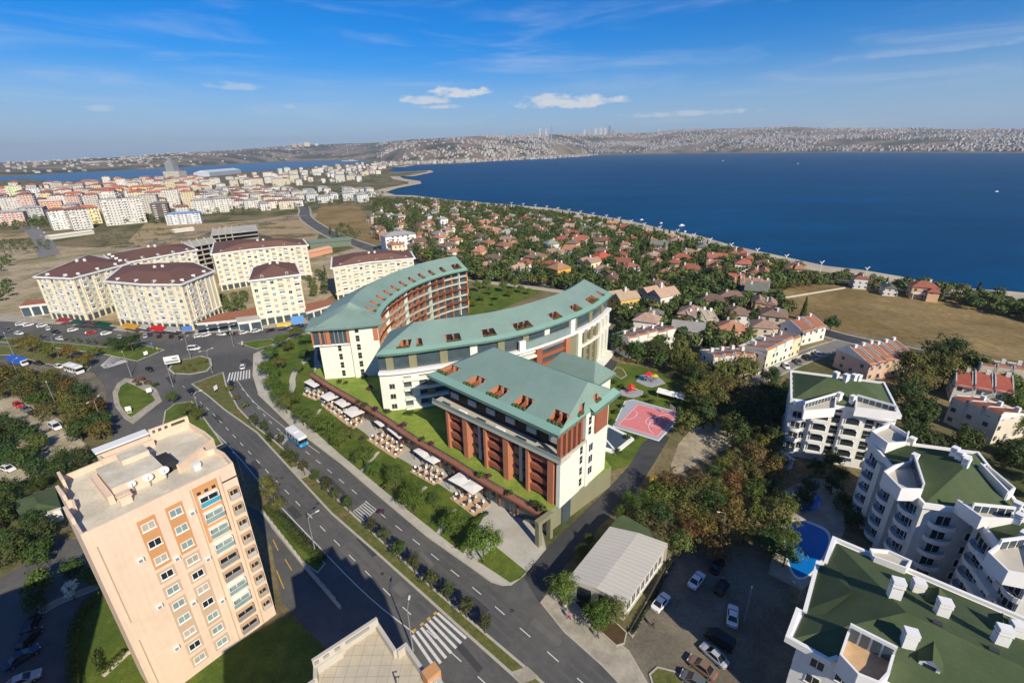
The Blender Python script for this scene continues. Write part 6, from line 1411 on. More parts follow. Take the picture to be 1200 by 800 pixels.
PLACED = [at(*q) for q in ((655, 330), (705, 312), (690, 318), (738, 322), (606, 325), (450, 281), (728, 364), (770, 362), (646, 297))]
VGR = {}
def quarter(px, sp, where, seed, roofs=(0, 1, 2, 3, 4, 5), smin=.78, smax=1.12, cap=None, avoid=12):
    rg = random.Random(seed); k = 0
    for p in scatter(px, sp, None, 0, rg=rg):
        if any((p - q).length < avoid for q in PLACED): continue
        if cap and k >= cap: break
        k += 1
        ri = roofs[rg.randrange(len(roofs))]; rn, rc = ROOFS[ri]; wn_, wc = WALLS[rg.randrange(len(WALLS))]; v = rg.uniform(.85, 1.12)
        lb = '%s %s villa %s' % (wn_, rn, where); villa(p, grid_angle(p) + rg.choice((0, 1.571, 3.1416, -1.571)) + rg.uniform(-.12, .12), [c * v for c in wc], [c * v * v for c in rc], lb, lb + 's', rg.randrange(len(VIL)), rg.uniform(smin, smax)); PLACED.append(p)
quarter([(560, 318), (640, 324), (700, 336), (760, 346), (790, 330), (760, 300), (690, 285), (610, 285), (560, 295)], 17, 'between boulevard and the middle of the seaside quarter', 21, (0, 1, 0, 4, 2))
quarter([(470, 300), (555, 316), (560, 292), (600, 280), (560, 262), (480, 268), (440, 276)], 18, 'in the left part of the seaside quarter', 22, (0, 4, 2, 0, 3), cap=60)
quarter([(600, 280), (690, 283), (760, 298), (800, 312), (830, 300), (790, 286), (730, 270), (680, 262), (610, 258), (570, 262)], 18.5, 'in the dense rows above the middle lane', 23, (4, 3, 1, 2, 0, 5), cap=80)
quarter([(780, 325), (830, 333), (880, 338), (905, 330), (960, 328), (900, 312), (840, 302), (800, 308)], 16, 'near the beach left of the dry field', 24, (1, 0, 4), cap=40)
quarter([(435, 262), (560, 260), (600, 252), (560, 243), (500, 240), (450, 246)], 26, 'at the top of the quarter near the bay', 25, (3, 4, 2, 5), cap=45)
quarter([(738, 372), (790, 367), (860, 352), (905, 346), (915, 380), (890, 405), (850, 418), (800, 402), (745, 395)], 15, 'among the trees right of the curved block', 28, (0, 4, 2, 3, 5), cap=26, avoid=13)
quarter([(1000, 335), (1030, 338), (1045, 345), (1020, 348)], 13, 'among trees at the sea edge of the dry field', 26, (5, 1), smin=.65, smax=.8, cap=4)
quarter([(1060, 345), (1100, 352), (1090, 358), (1065, 352)], 14, 'under trees right of the sea edge house', 27, (1,), cap=3)
# ------------------------------------------------------------------ rows of stepped terraced houses
def row_house(a, b, n, depth, h, walls, roofc, label, group, z0=0, step=.35, away=False):
    a, b = V2(a), V2(b); d = (b - a).normalized(); nn = Vector((-d.y, d.x, 0)); wd = (b - a).length / n; ang = math.atan2(d.y, d.x)
    for i in range(n):
        c = a + d * (i + .5) * wd + nn * depth / 2; t_ = thing('terraced_house', label % (ORD[i]), 'house', (c.x, c.y, 0), ang, group); hz = h + step * (i % 3)
        wl = MB(); x, y = wd / 2 - .02, depth / 2; wl.prism([(-x, -y), (x, -y), (x, y), (-x, y)], 0, hz, 0, u0=.5)
        if away: wl.face([(-x, -y, hz), (x, -y, hz), (x, -y, hz + 1.6), (-x, -y, hz + 1.6)], 0); wl.face([(x, -y, hz + 1.6), (-x, -y, hz + 1.6), (-x, y, hz - .3), (x, y, hz - .3)][::-1], 0)
        link('wall', wl.mesh('wall', ['villa_wall']), t_, color=walls[i % len(walls)])
        rf = MB(); F = [Vector((-x + .2, -y, hz + 1.62)), Vector((x - .2, -y, hz + 1.62)), Vector((x - .2, -y + .9, hz + 2.1)), Vector((-x + .2, -y + .9, hz + 2.1)), Vector((x - .2, y + .3, hz - .4)), Vector((-x + .2, y + .3, hz - .4))] if away else [Vector((-x + .2, -y - .6, hz - .3)), Vector((x - .2, -y - .6, hz - .3)), Vector((x - .2, y * .35, hz + 2.6)), Vector((-x + .2, y * .35, hz + 2.6)), Vector((x - .2, y + .3, hz + .2)), Vector((-x + .2, y + .3, hz + .2))]
        rf.quad(F[0], F[1], F[2], F[3]); rf.quad(F[3], F[2], F[4], F[5]); ro = link('roof', rf.mesh('roof', ['tile_tint']), t_, color=(lambda q: [k * q for k in roofc])(rng.uniform(.85, 1.15)))
        pw = MB()
        for sx in (-1, 1):
            P = [(sx * (x - .12), -y - .03, hz + 1.5), (sx * (x - .12), -y + .9, hz + 2.3), (sx * (x - .12), y + .4, hz - .2), (sx * (x - .12), y + .4, hz - 1), (sx * (x - .12), -y - .03, hz - .2)] if away else [(sx * (x - .12), -y - .7, hz - .5), (sx * (x - .12), y * .35, hz + 3.0), (sx * (x - .12), y + .4, hz + .4), (sx * (x - .12), y + .4, hz - 1), (sx * (x - .12), -y - .7, hz - 1.0)]
            Q = [(px_ - sx * .3, py_, pz_) for px_, py_, pz_ in P]; pw.face(P if sx > 0 else P[::-1]); pw.face(Q[::-1] if sx > 0 else Q)
            for k in range(len(P)): j = (k + 1) % len(P); pw.face([P[k], P[j], Q[j], Q[k]]); pw.face([Q[k], Q[j], P[j], P[k]])
        link('party_wall', pw.mesh('party_wall', ['white_render']), t_)
        ch = MB(); ch.box((wd * .2, y * .3, hz - .3 if away else hz + 1.2), (1.0, .8, 2.4)); link('chimney', ch.mesh('chimney', ['white_render']), ro)
PK, YW, WH, OR = (.60, .42, .33), (.72, .58, .30), (.74, .70, .62), (.60, .38, .24)
row_house(at(1014, 447), at(1068, 438), 6, 13, 6.5, [PK, PK, OR, YW, WH, WH], (.30, .13, .075), 'stepped terraced house with brown roof beside the field road, %s from the left', 'stepped houses by the field road')
row_house(at(833, 442), at(882, 440), 4, 11, 6, [WH, WH, PK, PK], (.36, .16, .10), 'cream terraced house with salmon roof edges below the lane, %s from the left', 'cream terraced houses', away=True)
row_house(at(895, 434), at(935, 416), 4, 11, 6, [(.70, .66, .5), (.60, .68, .56), WH, (.72, .62, .4)], (.36, .17, .1), 'terraced house up the villa lane, %s from the cream terrace', 'terraced houses up the villa lane', away=True)
row_house(at(938, 405), at(965, 398), 2, 10, 6, [WH, WH], (.32, .14, .085), 'white terraced house at the top of the villa lane, %s of two', 'white houses at the top of the lane')
row_house(at(735, 420), at(790, 408), 5, 11, 6.5, [WH, WH, (.7, .66, .52)], (.32, .15, .09), 'white terraced house beside the end of the curved block, %s from the left', 'white terraced houses by the curved block', away=True)
row_house(at(810, 392), at(842, 390), 4, 11, 5.5, [WH], (.36, .29, .22), 'white terraced house with tan stepped roof, %s from the left', 'tan roofed terraced houses')
row_house(at(1105, 494), at(1160, 520), 3, 12, 6.5, [(.66, .58, .46)], (.24, .085, .05), 'cream walled house with dark brown roof beyond the long green roof, %s from the left', 'cream walled houses', away=True)
row_house(at(1112, 470), at(1180, 484), 3, 10, 6, [(.70, .68, .6)], (.33, .09, .06), 'white house with bright red roof, %s from the left', 'bright red roofed houses')
row_house(at(1140, 452), at(1215, 466), 4, 11, 6, [(.68, .58, .42)], (.30, .14, .09), 'peach house with terracotta roof at the right edge, %s from the left', 'peach houses at the right edge', away=True)
row_house(at(858, 345), at(900, 349), 4, 10, 5.5, [(.20, .35, .55), (.3, .42, .6)], (.36, .16, .09), 'blue walled row house with orange roof near the beach, %s from the left', 'blue row houses')
# ------------------------------------------------------------------ apartment blocks of the town on the left
APT = []
def apt_proto(w_, d_, fl, roof, cols):
    h = fl * 3.0; wl, rf, bc = MB(), MB(), MB()
    wl.prism([(-w_ / 2, -d_ / 2), (w_ / 2, -d_ / 2), (w_ / 2, d_ / 2), (-w_ / 2, d_ / 2)], 0, h, 0, u0=.2)
    if roof == 'hip': hiproof(rf, w_, d_, h, 2.8, 0, .8)
    else:
        rf.box((0, 0, h), (w_ + .5, d_ + .5, .5)); rf.box((w_ * .1, 0, h + .5), (4.5, 4, 2.2))
    for f in range(1, fl):
        for cx in cols:
            bc.box((cx * w_, -d_ / 2 - .6, f * 3.0), (3.4, 1.2, 1.0)); bc.box((cx * w_, d_ / 2 + .6, f * 3.0), (3.4, 1.2, 1.0))
    APT.append((wl.mesh('wall', ['flat_wall']), rf.mesh('roof', ['tile_tint']), bc.mesh('balcony', ['white_render']), h))
apt_proto(22, 16, 10, 'flat', (-.3, .3)); apt_proto(26, 15, 7, 'hip', (-.35, 0, .35)); apt_proto(18, 18, 8, 'hip', (-.28, .28)); apt_proto(30, 14, 6, 'hip', (-.38, -.12, .12, .38)); apt_proto(20, 14, 5, 'hip', (-.3, .3)); apt_proto(16, 16, 12, 'flat', (-.25, .25)); apt_proto(24, 13, 4, 'hip', (-.3, 0, .3))
NA = 0; APL = []
def apartment(p, rz, wc, rc, lb, group, pr, s=(1, 1, 1)):
    global NA
    NA += 1; wm, rm, bm, h = APT[pr]; t_ = thing('apartment_house', lb, 'apartment building', (p[0], p[1], 0), rz, group); t_.scale = s
    link('wall', wm, t_, color=wc); link('roof', rm, t_, color=rc); link('balcony', bm, t_); APL.append(Vector((p[0], p[1], 0)))
W_, CR, PKK, YL, SAL, GY = (.64, .61, .55), (.62, .55, .41), (.56, .35, .29), (.62, .51, .29), (.58, .38, .26), (.44, .44, .43)
RB, RG, RD = (.26, .12, .09), (.34, .33, .32), (.42, .15, .10)
for (x, y), pr, rz, wc, rc, s, lb in (((138, 263), 0, .75, W_, RG, (1, 1, 1), 'tall white slab block at the field edge, left of the white pair'), ((160, 261), 0, .75, W_, RG, (.95, 1, 1), 'tall white slab block at the field edge, right of the white pair'), ((192, 258), 2, .5, (.13, .09, .075), (.2, .2, .2), (1, 1, .9), 'dark brown unfinished block beside the white pair'), ((74, 268), 2, .85, (.72, .72, .68), RB, (1, 1, .9), 'white block with brown gable roof above the street'), ((97, 268), 2, .85, W_, RB, (1, 1, .95), 'white block with brown roof right of the street block'), ((108, 262), 4, .8, (.74, .66, .35), RD, (1, 1, 1.3), 'pale yellow block between the white ones'), ((14, 264), 3, .5, (.64, .40, .34), RG, (1.1, 1, .9), 'long pink block left at the field edge'), ((40, 256), 4, .6, GY, RG, (1.3, 1, 1), 'grey concrete block behind the long pink block'), ((24, 240), 0, .7, (.64, .68, .38), (.5, .5, .42), (1, 1, 1.1), 'lime green tall block at the left'), ((4, 238), 1, .7, PKK, RD, (1, 1, 1.3), 'salmon red tall block at the left edge'), ((42, 238), 0, .75, (.66, .70, .70), RG, (1.1, 1, .9), 'pale blue white tall block right of the lime one'), ((62, 250), 3, .6, (.72, .36, .2), (.6, .5, .45), (1, 1, 1), 'orange block with pale roof'), ((130, 235), 3, .4, (.78, .55, .2), RD, (1.6, 1, 1.2), 'long orange yellow block facing the lake'), ((170, 232), 3, .4, (.78, .62, .28), RD, (1.6, 1, 1.2), 'second long yellow block facing the lake'), ((218, 262), 3, .4, (.60, .62, .64), (.2, .3, .5), (1.2, 1, .7), 'grey white block with blue and orange panels'), ((240, 250), 1, .5, W_, RG, (1, 1, .9), 'white comb shaped block'), ((262, 248), 1, .5, W_, RG, (1, 1, .9), 'white comb shaped block, right one')):
    apartment(at(x, y), rz, wc, rc, lb, None, pr, s)
def town(px, sp, where, seed, walls, roofs, protos, zs=(.8, 1.15), cap=None, avoid=20):
    rg = random.Random(seed); k = 0
    for p in scatter(px, sp, None, 0, rg=rg):
        if any((p - q).length < avoid for q in APL): continue
        if cap and k >= cap: break
        k += 1; wn_, wc = walls[rg.randrange(len(walls))]; rn, rc = roofs[rg.randrange(len(roofs))]; lb = '%s block with %s roof %s' % (wn_, rn, where)
        v = rg.uniform(.9, 1.1); apartment(p, .55 + rg.choice((0, 1.571)) + rg.uniform(-.15, .15), [c * v for c in wc], rc, lb, lb, protos[rg.randrange(len(protos))], (1, 1, rg.uniform(*zs)))
WL = [('white', W_), ('cream', CR), ('white', W_), ('pink', (.56, .40, .34)), ('yellow', (.62, .53, .33)), ('salmon', (.58, .43, .32)), ('beige', (.54, .49, .42))]
RL = [('brown', RB), ('grey', RG), ('red', RD), ('brown', RB)]
town([(-60, 262), (0, 262), (60, 258), (120, 256), (200, 250), (240, 244), (210, 228), (140, 228), (60, 234), (-60, 240)], 31, 'in the front of the town', 31, WL, RL, [0, 1, 2, 3, 4], cap=80)
town([(-60, 240), (60, 232), (140, 226), (210, 226), (250, 224), (230, 213), (120, 218), (60, 222), (-60, 230)], 40, 'in the back of the town', 32, WL, RL, [1, 2, 3, 4, 6], cap=105)
town([(215, 255), (330, 246), (355, 240), (350, 226), (300, 222), (250, 226), (225, 240)], 25, 'left of the boulevard', 33, [('white', W_), ('pale grey', (.62, .62, .6)), ('cream', CR)], [('grey', RG), ('brown', RB)], [4, 6, 6], (.6, .95), cap=70, avoid=17)
town([(240, 222), (430, 214), (455, 196), (430, 194), (330, 203), (230, 212)], 50, 'on the strip between lake and bay', 34, [('white', W_), ('pale grey', (.66, .66, .64)), ('cream', CR)], [('grey', RG), ('brown', RB)], [1, 4, 6, 3], (.7, 1.2), cap=110)
town([(350, 240), (400, 236), (440, 240), (435, 226), (380, 224), (352, 228)], 30, 'beside the upper boulevard', 35, [('white', W_), ('pale grey', (.62, .62, .62))], [('grey', RG)], [6, 4], (.7, .9), cap=16)
apartment(at(468, 292), .55, (.74, .74, .74), RG, 'white office villa block with dark square windows beside the boulevard', None, 4, (1.3, 1, .85))
# long low sheds and industrial landmarks
for (a, b), d_, h, wc, lb in ((((60, 281), (111, 274)), 10, 3, (.62, .58, .48), 'long low pale shed on the open ground'), (((364, 292), (412, 288)), 14, 5, (.14, .18, .13), 'green roofed market rows beside the boulevard'), (((352, 305), (390, 296)), 9, 4, (.62, .32, .2), 'orange brick depot beside the pale block'), (((246, 207), (283, 203)), 60, 16, (.46, .50, .54), 'large grey stadium like hall beside the lake'), (((0, 398), (-30, 402)), 8, 4, (.5, .48, .42), 'low kiosk at the left end of the street'), (((205, 273), (228, 270)), 8, 2.5, (.66, .62, .52), 'pale shed on the dirt field')):
    A, B = V2(at(*a)), V2(at(*b)); d = (B - A).normalized(); nn = Vector((-d.y, d.x, 0)); c = (A + B) / 2 + nn * d_ / 2; t_ = thing('shed', lb, 'shed', (c.x, c.y, 0), math.atan2(d.y, d.x)); Ln = (B - A).length
    m_ = MB(); m_.box((0, 0, 0), (Ln, d_, h)); link('wall', m_.mesh('wall', ['paint_tint']), t_, color=wc); m_ = MB(); gable(m_, Ln, d_, h, d_ * .14); link('roof', m_.mesh('roof', ['paint_tint']), t_, color=[min(.8, k * 1.15) for k in wc])
c = at(208, 214); t_ = thing('silo_tower', 'grey stepped industrial tower beside the lake', 'industrial tower', (c.x, c.y, 0)); m_ = MB(); m_.box((0, 0, 0), (50, 40, 35)); link('base', m_.mesh('base', ['concrete']), t_); m_ = MB(); m_.box((-5, 0, 35), (26, 26, 26)); m_.box((-5, 0, 61), (10, 10, 14)); link('upper_stage', m_.mesh('upper_stage', ['metal_grey']), t_)
# ------------------------------------------------------------------ far city on the hills across the bay (countless), towers on the ridge
def far_city(name, hill, n, seed, dens, hgt=(8, 22), tmax=1.0, label='', wdt=(14, 34)):
    G, nc, nr = HILL[hill]; rg = random.Random(seed); parts = [MB() for _ in range(1)]; mb = parts[0]; k = 0; tries = 0
    while k < n and tries < n * 40:
        tries += 1; fi = rg.uniform(0, nc - .01); fj = rg.uniform(.3, (nr - 5) * tmax); i, j = int(fi), int(fj); u, v = fi - i, fj - j
        p = G[i][j].lerp(G[i + 1][j], u).lerp(G[i][j + 1].lerp(G[i + 1][j + 1], u), v)
        cl = .5 + .9 * mnoise.noise(Vector((p.x * .0016, p.y * .0016, seed)))
        if rg.random() > dens(fi / nc, fj / (nr - 5)) * max(0, cl - .25) * 1.5: continue
        k += 1; h = rg.uniform(*hgt); a = rg.uniform(0, 3.14); mb.box((p.x, p.y, p.z - 3), (rg.uniform(*wdt), rg.uniform(12, 20), h + 3), a, rg.choice((0, 0, 0, 1, 2)), rg.choice((3, 4, 4, 0)))
    o = mb.build(name, ['far_white', 'far_cream', 'far_pink', 'far_roof', 'far_grey']); o['kind'] = 'stuff'; o['label'] = label; o['category'] = 'city'
for nm, c in (('far_white', (.46, .44, .41)), ('far_cream', (.40, .35, .28)), ('far_pink', (.35, .28, .24)), ('far_roof', (.32, .17, .12)), ('far_grey', (.42, .41, .40))): mat(nm, c, .9, .15, .02)
far_city('far_city', 'hills', 9500, 41, lambda u, v: (.25 if u < .12 else 1.0) * (1.0 if v < .45 else .5 if v < .75 else 1.3) * (.55 if u > .85 and v < .5 else 1), label='countless pale houses covering the hills across the bay', wdt=(9, 26))
far_city('far_village', 'lake_hills', 520, 42, lambda u, v: (1.2 if v > .45 else .3) * (1.4 if .3 < u < .8 else .5), (6, 14), label='scattered pale houses on the hills beyond the lake', wdt=(12, 26))
mb = MB(); rg = random.Random(77)
for p in scatter([(440, 196), (478, 193), (540, 191), (600, 188), (640, 186.5), (690, 183), (700, 181.5), (640, 184), (560, 187.5), (470, 191), (440, 192)], 60, 420, 0, rg=rg): mb.box((p.x, p.y, 0), (rg.uniform(14, 30), rg.uniform(12, 20), rg.uniform(8, 20)), rg.uniform(0, 3), rg.choice((0, 0, 1, 2)), rg.choice((3, 4, 0)))
o = mb.build('shore_town', ['far_white', 'far_cream', 'far_pink', 'far_roof', 'far_grey']); o['kind'] = 'stuff'; o['label'] = 'pale houses crowding the flat shore at the head of the bay'; o['category'] = 'city'
SKY = [(633, 158, 150, 2.6, W_, 0), (640, 158, 150.5, 2.4, W_, 0), (646.5, 158, 144.5, 1.5, (.3, .34, .4), 1), (685, 157.5, 151.5, 2.5, W_, 0), (691, 157.5, 150, 3.0, GY, 0), (698, 157, 150, 3.5, W_, 0), (704, 157, 149.5, 3.2, W_, 0), (709, 157, 149.5, 2.6, W_, 0), (714, 156.5, 147, 2.4, (.2, .22, .26), 0), (718, 156.5, 151.5, 3, (.3, .33, .36), 0), (772, 154, 150.5, 1.6, W_, 0), (345, 171.5, 168.5, 5, SAL, 0), (352, 171, 168, 4, SAL, 0), (360, 170.5, 167, 6, (.75, .6, .4), 0), (371, 170, 168, 3, W_, 0)]
for i, (x, yb, yt, wp, wc, sp) in enumerate(SKY):
    Rr = 8300 if x > 440 else 8800; d = ray(x, yb); u = Vector((d.x, d.y, 0)).normalized(); p = u * Rr; k = 1 / math.hypot(d.x, d.y); zb = 75 + d.z * k * Rr - 15; d2 = ray(x, yt); zt = 75 + d2.z / math.hypot(d2.x, d2.y) * Rr; wd = wp * Rr / 640
    t_ = thing('skyscraper', ('slim dark needle tower with a spire on the far ridge' if sp else ('far %s high rise on the ridge, %s from the left' % ('salmon' if wc == SAL else 'white' if wc == W_ else 'tan' if x == 360 else 'grey', ORD[i] if i < 11 else 'lake side ' + ORD[i - 11]))), 'high rise', (p.x, p.y, zb), math.atan2(u.y, u.x)); h = zt - zb
    m_ = MB(); m_.prism([(-wd / 2, -wd / 2), (wd / 2, -wd / 2), (wd / 2, wd / 2), (-wd / 2, wd / 2)], 0, h * (.8 if sp else .94)); link('shaft', m_.mesh('shaft', ['far_wall']), t_, color=wc)
    m_ = MB(); m_.box((0, 0, h * (.8 if sp else .94)), (wd * .5, wd * .5, h * (.2 if sp else .06))); link('crown_stage', m_.mesh('crown_stage', ['metal_grey']), t_)
# ------------------------------------------------------------------ tree cover of the villa quarter and the town (one mass each)
def woods(name, zones, label, seed, near=0):
    rg = random.Random(seed); mb = MB(); cols = [0, 0, 0, 1, 2]
    for px, sp, hs_, nl in zones:
        for p in scatter(px, sp, None, 0, rg=rg):
            if any((p - q).length < 6.5 for q in PLACED) or any((p - q).length < 12 for q in APL): continue
            h = rg.uniform(*hs_); r = h * rg.uniform(.36, .5); c = p + Vector((0, 0, h * .55)); m_ = cols[rg.randrange(5)]; s = r * .42
            con = rg.random() < .14
            for _ in range(nl):
                if con:
                    tt = rg.random(); e = rvec(rg); e.z = abs(e.z) * .4; q = p + Vector((e.x * r * .6 * (1 - tt), e.y * r * .6 * (1 - tt), h * 1.15 * tt)); leaf_quad(mb, q, e + Vector((0, 0, .3)), s, rg, 1)
                else:
                    e = rvec(rg); e.z = abs(e.z) if e.z < -.4 else e.z; q = c + Vector((e.x * r, e.y * r, e.z * h * .44)) * rg.uniform(.6, 1.1); leaf_quad(mb, q, e + rvec(rg) * .5, s, rg, m_)
    o = mb.build(name, ['wood_green', 'wood_dark', 'wood_olive']); o['kind'] = 'stuff'; o['label'] = label; o['category'] = 'trees'
for nm, c in (('wood_green', (.11, .148, .042)), ('wood_dark', (.068, .10, .034)), ('wood_olive', (.15, .145, .05))):
    leaf_mat(nm); t = MATS[nm].node_tree; h = [x for x in t.nodes if x.type == 'HUE_SAT'][0]; t.links.remove(h.inputs['Color'].links[0]); h.inputs['Color'].default_value = (*c, 1)
woods('quarter_trees', [([(550, 328), (640, 335), (720, 348), (790, 362), (860, 352), (905, 340), (960, 330), (900, 312), (800, 285), (700, 262), (600, 248), (540, 250), (540, 300)], 4.7, (5.5, 9.5), 110), ([(700, 345), (800, 352), (900, 350), (930, 372), (900, 395), (850, 422), (790, 408), (730, 388)], 4.6, (5, 9), 190), ([(440, 280), (500, 300), (560, 322), (560, 262), (600, 246), (500, 236), (440, 236)], 6.6, (5, 8.5), 90), ([(560, 330), (620, 337), (680, 344), (735, 354), (735, 346), (640, 326), (560, 318)], 5.5, (6, 9), 120), ([(480, 305), (560, 326), (560, 318), (490, 300)], 5.5, (8, 11), 120)], 'mass of garden trees between the villas of the seaside quarter', 51)
woods('coast_trees', [([(1045, 340), (1100, 352), (1150, 362), (1210, 378), (1300, 395), (1300, 382), (1200, 358), (1130, 345), (1060, 338)], 4.6, (4, 8), 150), ([(1130, 362), (1180, 372), (1290, 398), (1300, 385), (1200, 364), (1140, 352)], 4.4, (4, 7), 150), ([(985, 332), (1050, 345), (1050, 337), (990, 325)], 4.6, (3.5, 6.5), 130), ([(905, 342), (990, 334), (985, 327), (910, 332)], 5, (4, 7), 120)], 'mass of dark trees along the sea edge right of the dry field', 52)
woods('town_trees', [([(-40, 272), (60, 268), (150, 263), (215, 262), (215, 256), (100, 256), (-40, 262)], 9, (5, 9), 70), ([(-40, 290), (0, 284), (58, 284), (58, 293), (0, 301), (-40, 306)], 6, (2.5, 5), 60), ([(110, 284), (200, 276), (215, 268), (150, 272), (100, 280)], 10, (2, 4), 50), ([(240, 268), (300, 262), (340, 256), (330, 262), (260, 274)], 14, (2, 3.5), 50), ([(110, 292), (180, 288), (220, 282), (200, 280), (120, 288)], 9, (2, 4), 50), ([(215, 258), (350, 245), (440, 240), (450, 228), (360, 222), (240, 226)], 15, (5, 9), 60), ([(240, 222), (430, 216), (455, 200), (330, 206)], 34, (6, 10), 50), ([(-60, 262), (240, 250), (240, 216), (-60, 228)], 22, (6, 11), 60), ([(248, 366), (262, 352), (288, 350), (290, 368), (270, 372)], 5, (3.5, 6), 140), ([(362, 330), (384, 320), (384, 345), (366, 350)], 6, (3.5, 6), 140), ([(385, 275), (400, 265), (425, 278), (410, 284)], 8, (4, 7), 80), ([(-10, 345), (12, 335), (12, 350), (-10, 358)], 7, (5, 7), 100), ([(0, 307), (14, 305), (14, 318), (0, 320)], 8, (5, 7), 100)], 'trees and bushes scattered through the town on the left', 53)
woods('lake_scrub', [([(-60, 224), (0, 219), (66, 217), (66, 214.5), (0, 215), (-60, 217)], 30, (6, 10), 40)], 'green scrub strip along the lake edge', 54)
# ------------------------------------------------------------------ vehicles
mat('car_glass', (.015, .018, .022), .1, .1, 1, .6); mat('tyre', (.02, .02, .02), .85, .1, 3); mat('lamp_glass', (.75, .75, .7), .2, .05, 1, .6); mat('tail_red', (.45, .02, .02), .3, .05, 1, .5)
tint('car_paint', .28, .03, 1, .5)
def loft(secs, mb, m=0, cap=True):
    for a, b in zip(secs, secs[1:]):
        n = len(a)
        for k in range(n): j = (k + 1) % n; mb.face([a[k], b[k], b[j], a[j]], m)
    if cap: mb.face(secs[0], m); mb.face(secs[-1][::-1], m)
def car_proto(kind):
    """nose towards +x; bonnet, cabin, four wheels"""
    root = thing('car', 'prototype', 'car'); Lh = {'hatch': 2.0, 'sedan': 2.25, 'van': 2.3}[kind]
    def sec(x, w_, z0, z1, r=.12): w_ /= 2; return [(x, -w_, z0 + r), (x, -w_, z1 - r), (x, -w_ + r, z1), (x, w_ - r, z1), (x, w_, z1 - r), (x, w_, z0 + r), (x, w_ - r, z0), (x, -w_ + r, z0)]
    mb = MB(); prof = {'hatch': [(-Lh, 1.5, .35, .8), (-Lh + .15, 1.66, .25, .92), (-.9, 1.72, .2, .95), (.7, 1.72, .2, .93), (1.5, 1.66, .22, .84), (Lh - .05, 1.45, .32, .68)], 'sedan': [(-Lh, 1.5, .35, .82), (-Lh + .2, 1.7, .26, .92), (-1.2, 1.76, .2, .95), (.9, 1.76, .2, .93), (1.7, 1.7, .22, .84), (Lh - .05, 1.5, .32, .68)], 'van': [(-Lh, 1.75, .35, 1.0), (-Lh + .1, 1.85, .26, 1.1), (0, 1.9, .22, 1.1), (1.3, 1.9, .22, 1.08), (2.0, 1.8, .25, .95), (Lh, 1.6, .34, .75)]}[kind]
    loft([sec(*p) for p in prof], mb, 0); link('body', mb.mesh('body', ['car_paint']), root)
    x0, x1, x2, x3, zr = {'hatch': (-1.95, -1.55, .15, .95, 1.46), 'sedan': (-1.6, -.85, .25, 1.05, 1.43), 'van': (-2.28, -2.15, .75, 1.45, 1.95)}[kind]; zb = .9 if kind != 'van' else 1.06; wb, wt = (.80, .62) if kind != 'van' else (.9, .78)
    B = [(x0, -wb, zb), (x3, -wb, zb), (x3, wb, zb), (x0, wb, zb)]; T = [(x1, -wt, zr), (x2, -wt, zr), (x2, wt, zr), (x1, wt, zr)]
    mb = MB()
    for i in range(4): j = (i + 1) % 4; mb.face([B[i], B[j], T[j], T[i]], 0)
    link('window', mb.mesh('window', ['car_glass']), root)
    mb = MB(); mb.prism([(x1 - .02, -wt - .02), (x2 + .02, -wt - .02), (x2 + .02, wt + .02), (x1 - .02, wt + .02)], zr - .01, zr + .05, 0)
    for i, (bb, tt) in enumerate(zip(B, T)): mb.tube([bb, tt], .05, 4, 0)
    link('roof', mb.mesh('roof', ['car_paint']), root)
    wm = MB(); wm.tube([(0, -.11, 0), (0, .11, 0)], .31, 12, 0); wm.tube([(0, -.12, 0), (0, .12, 0)], .18, 8, 1); wm = wm.mesh('wheel', ['tyre', 'metal_grey'])
    for sx in (-1, 1):
        for sy in (-1, 1): link('wheel', wm, root, (sx * Lh * .63, sy * (.8 if kind != 'van' else .86), .31))
    hm_ = MB(); hm_.box((0, 0, 0), (.1, .36, .14)); h1 = hm_.mesh('headlight', ['lamp_glass']); h2 = hm_.mesh('tail_light', ['tail_red'])
    for sy in (-1, 1): link('headlight', h1, root, (Lh - .18, sy * .56, .6)); link('tail_light', h2, root, (-Lh + .02, sy * .58, .68))
    return root
CARS = {k: car_proto(k) for k in ('hatch', 'sedan', 'van')}
CC = {'white': (.75, .75, .74), 'silver': (.42, .43, .44), 'black': (.012, .012, .014), 'grey': (.12, .125, .13), 'red': (.5, .02, .02), 'blue': (.04, .10, .3), 'bronze': (.22, .14, .09), 'dark blue': (.02, .035, .08)}
def head(a, b): a, b = at(*a), at(*b); return math.atan2((b - a).y, (b - a).x)
def car(kind, px, hd, col, label, group=None, z=.06):
    p = at(*px); p.z = z; return dup(CARS[kind], p, head(*hd) if isinstance(hd, tuple) else hd, label, group, CC[col])
RD1, RD2 = ((400, 545), (340, 500)), ((300, 505), (500, 700))
# near car park
for px, hd, col, k, lb in (((774, 708), ((766, 718), (783, 697)), 'white', 'sedan', 'white car at the sunlit edge of the car park nearest the ribbed hall'), ((816, 682), ((808, 692), (823, 672)), 'white', 'sedan', 'white car standing in the shadow behind the first white car'), ((858, 724), ((857, 738), (859, 712)), 'white', 'sedan', 'pale blue white car deep in the shade of the car park'), ((836, 770), ((848, 780), (822, 757)), 'silver', 'sedan', 'silver car half in shade above the bronze car'), ((822, 784), ((832, 792), (808, 774)), 'bronze', 'sedan', 'bronze brown car in the sun beside the silver one'), ((842, 752), ((858, 762), (828, 742)), 'black', 'van', 'black van hidden in the shade above the silver car'), ((812, 800), ((824, 808), (798, 792)), 'grey', 'hatch', 'dark grey car parked at the planting bed by the lower edge'), ((840, 665), ((832, 676), (846, 656)), 'black', 'sedan', 'black car in the deep shade next to the grove'), ((845, 690), ((838, 700), (852, 678)), 'black', 'hatch', 'small black car in the deep shade behind the white ones')): car(k, px, hd, col, lb, 'cars in the car park', .05)
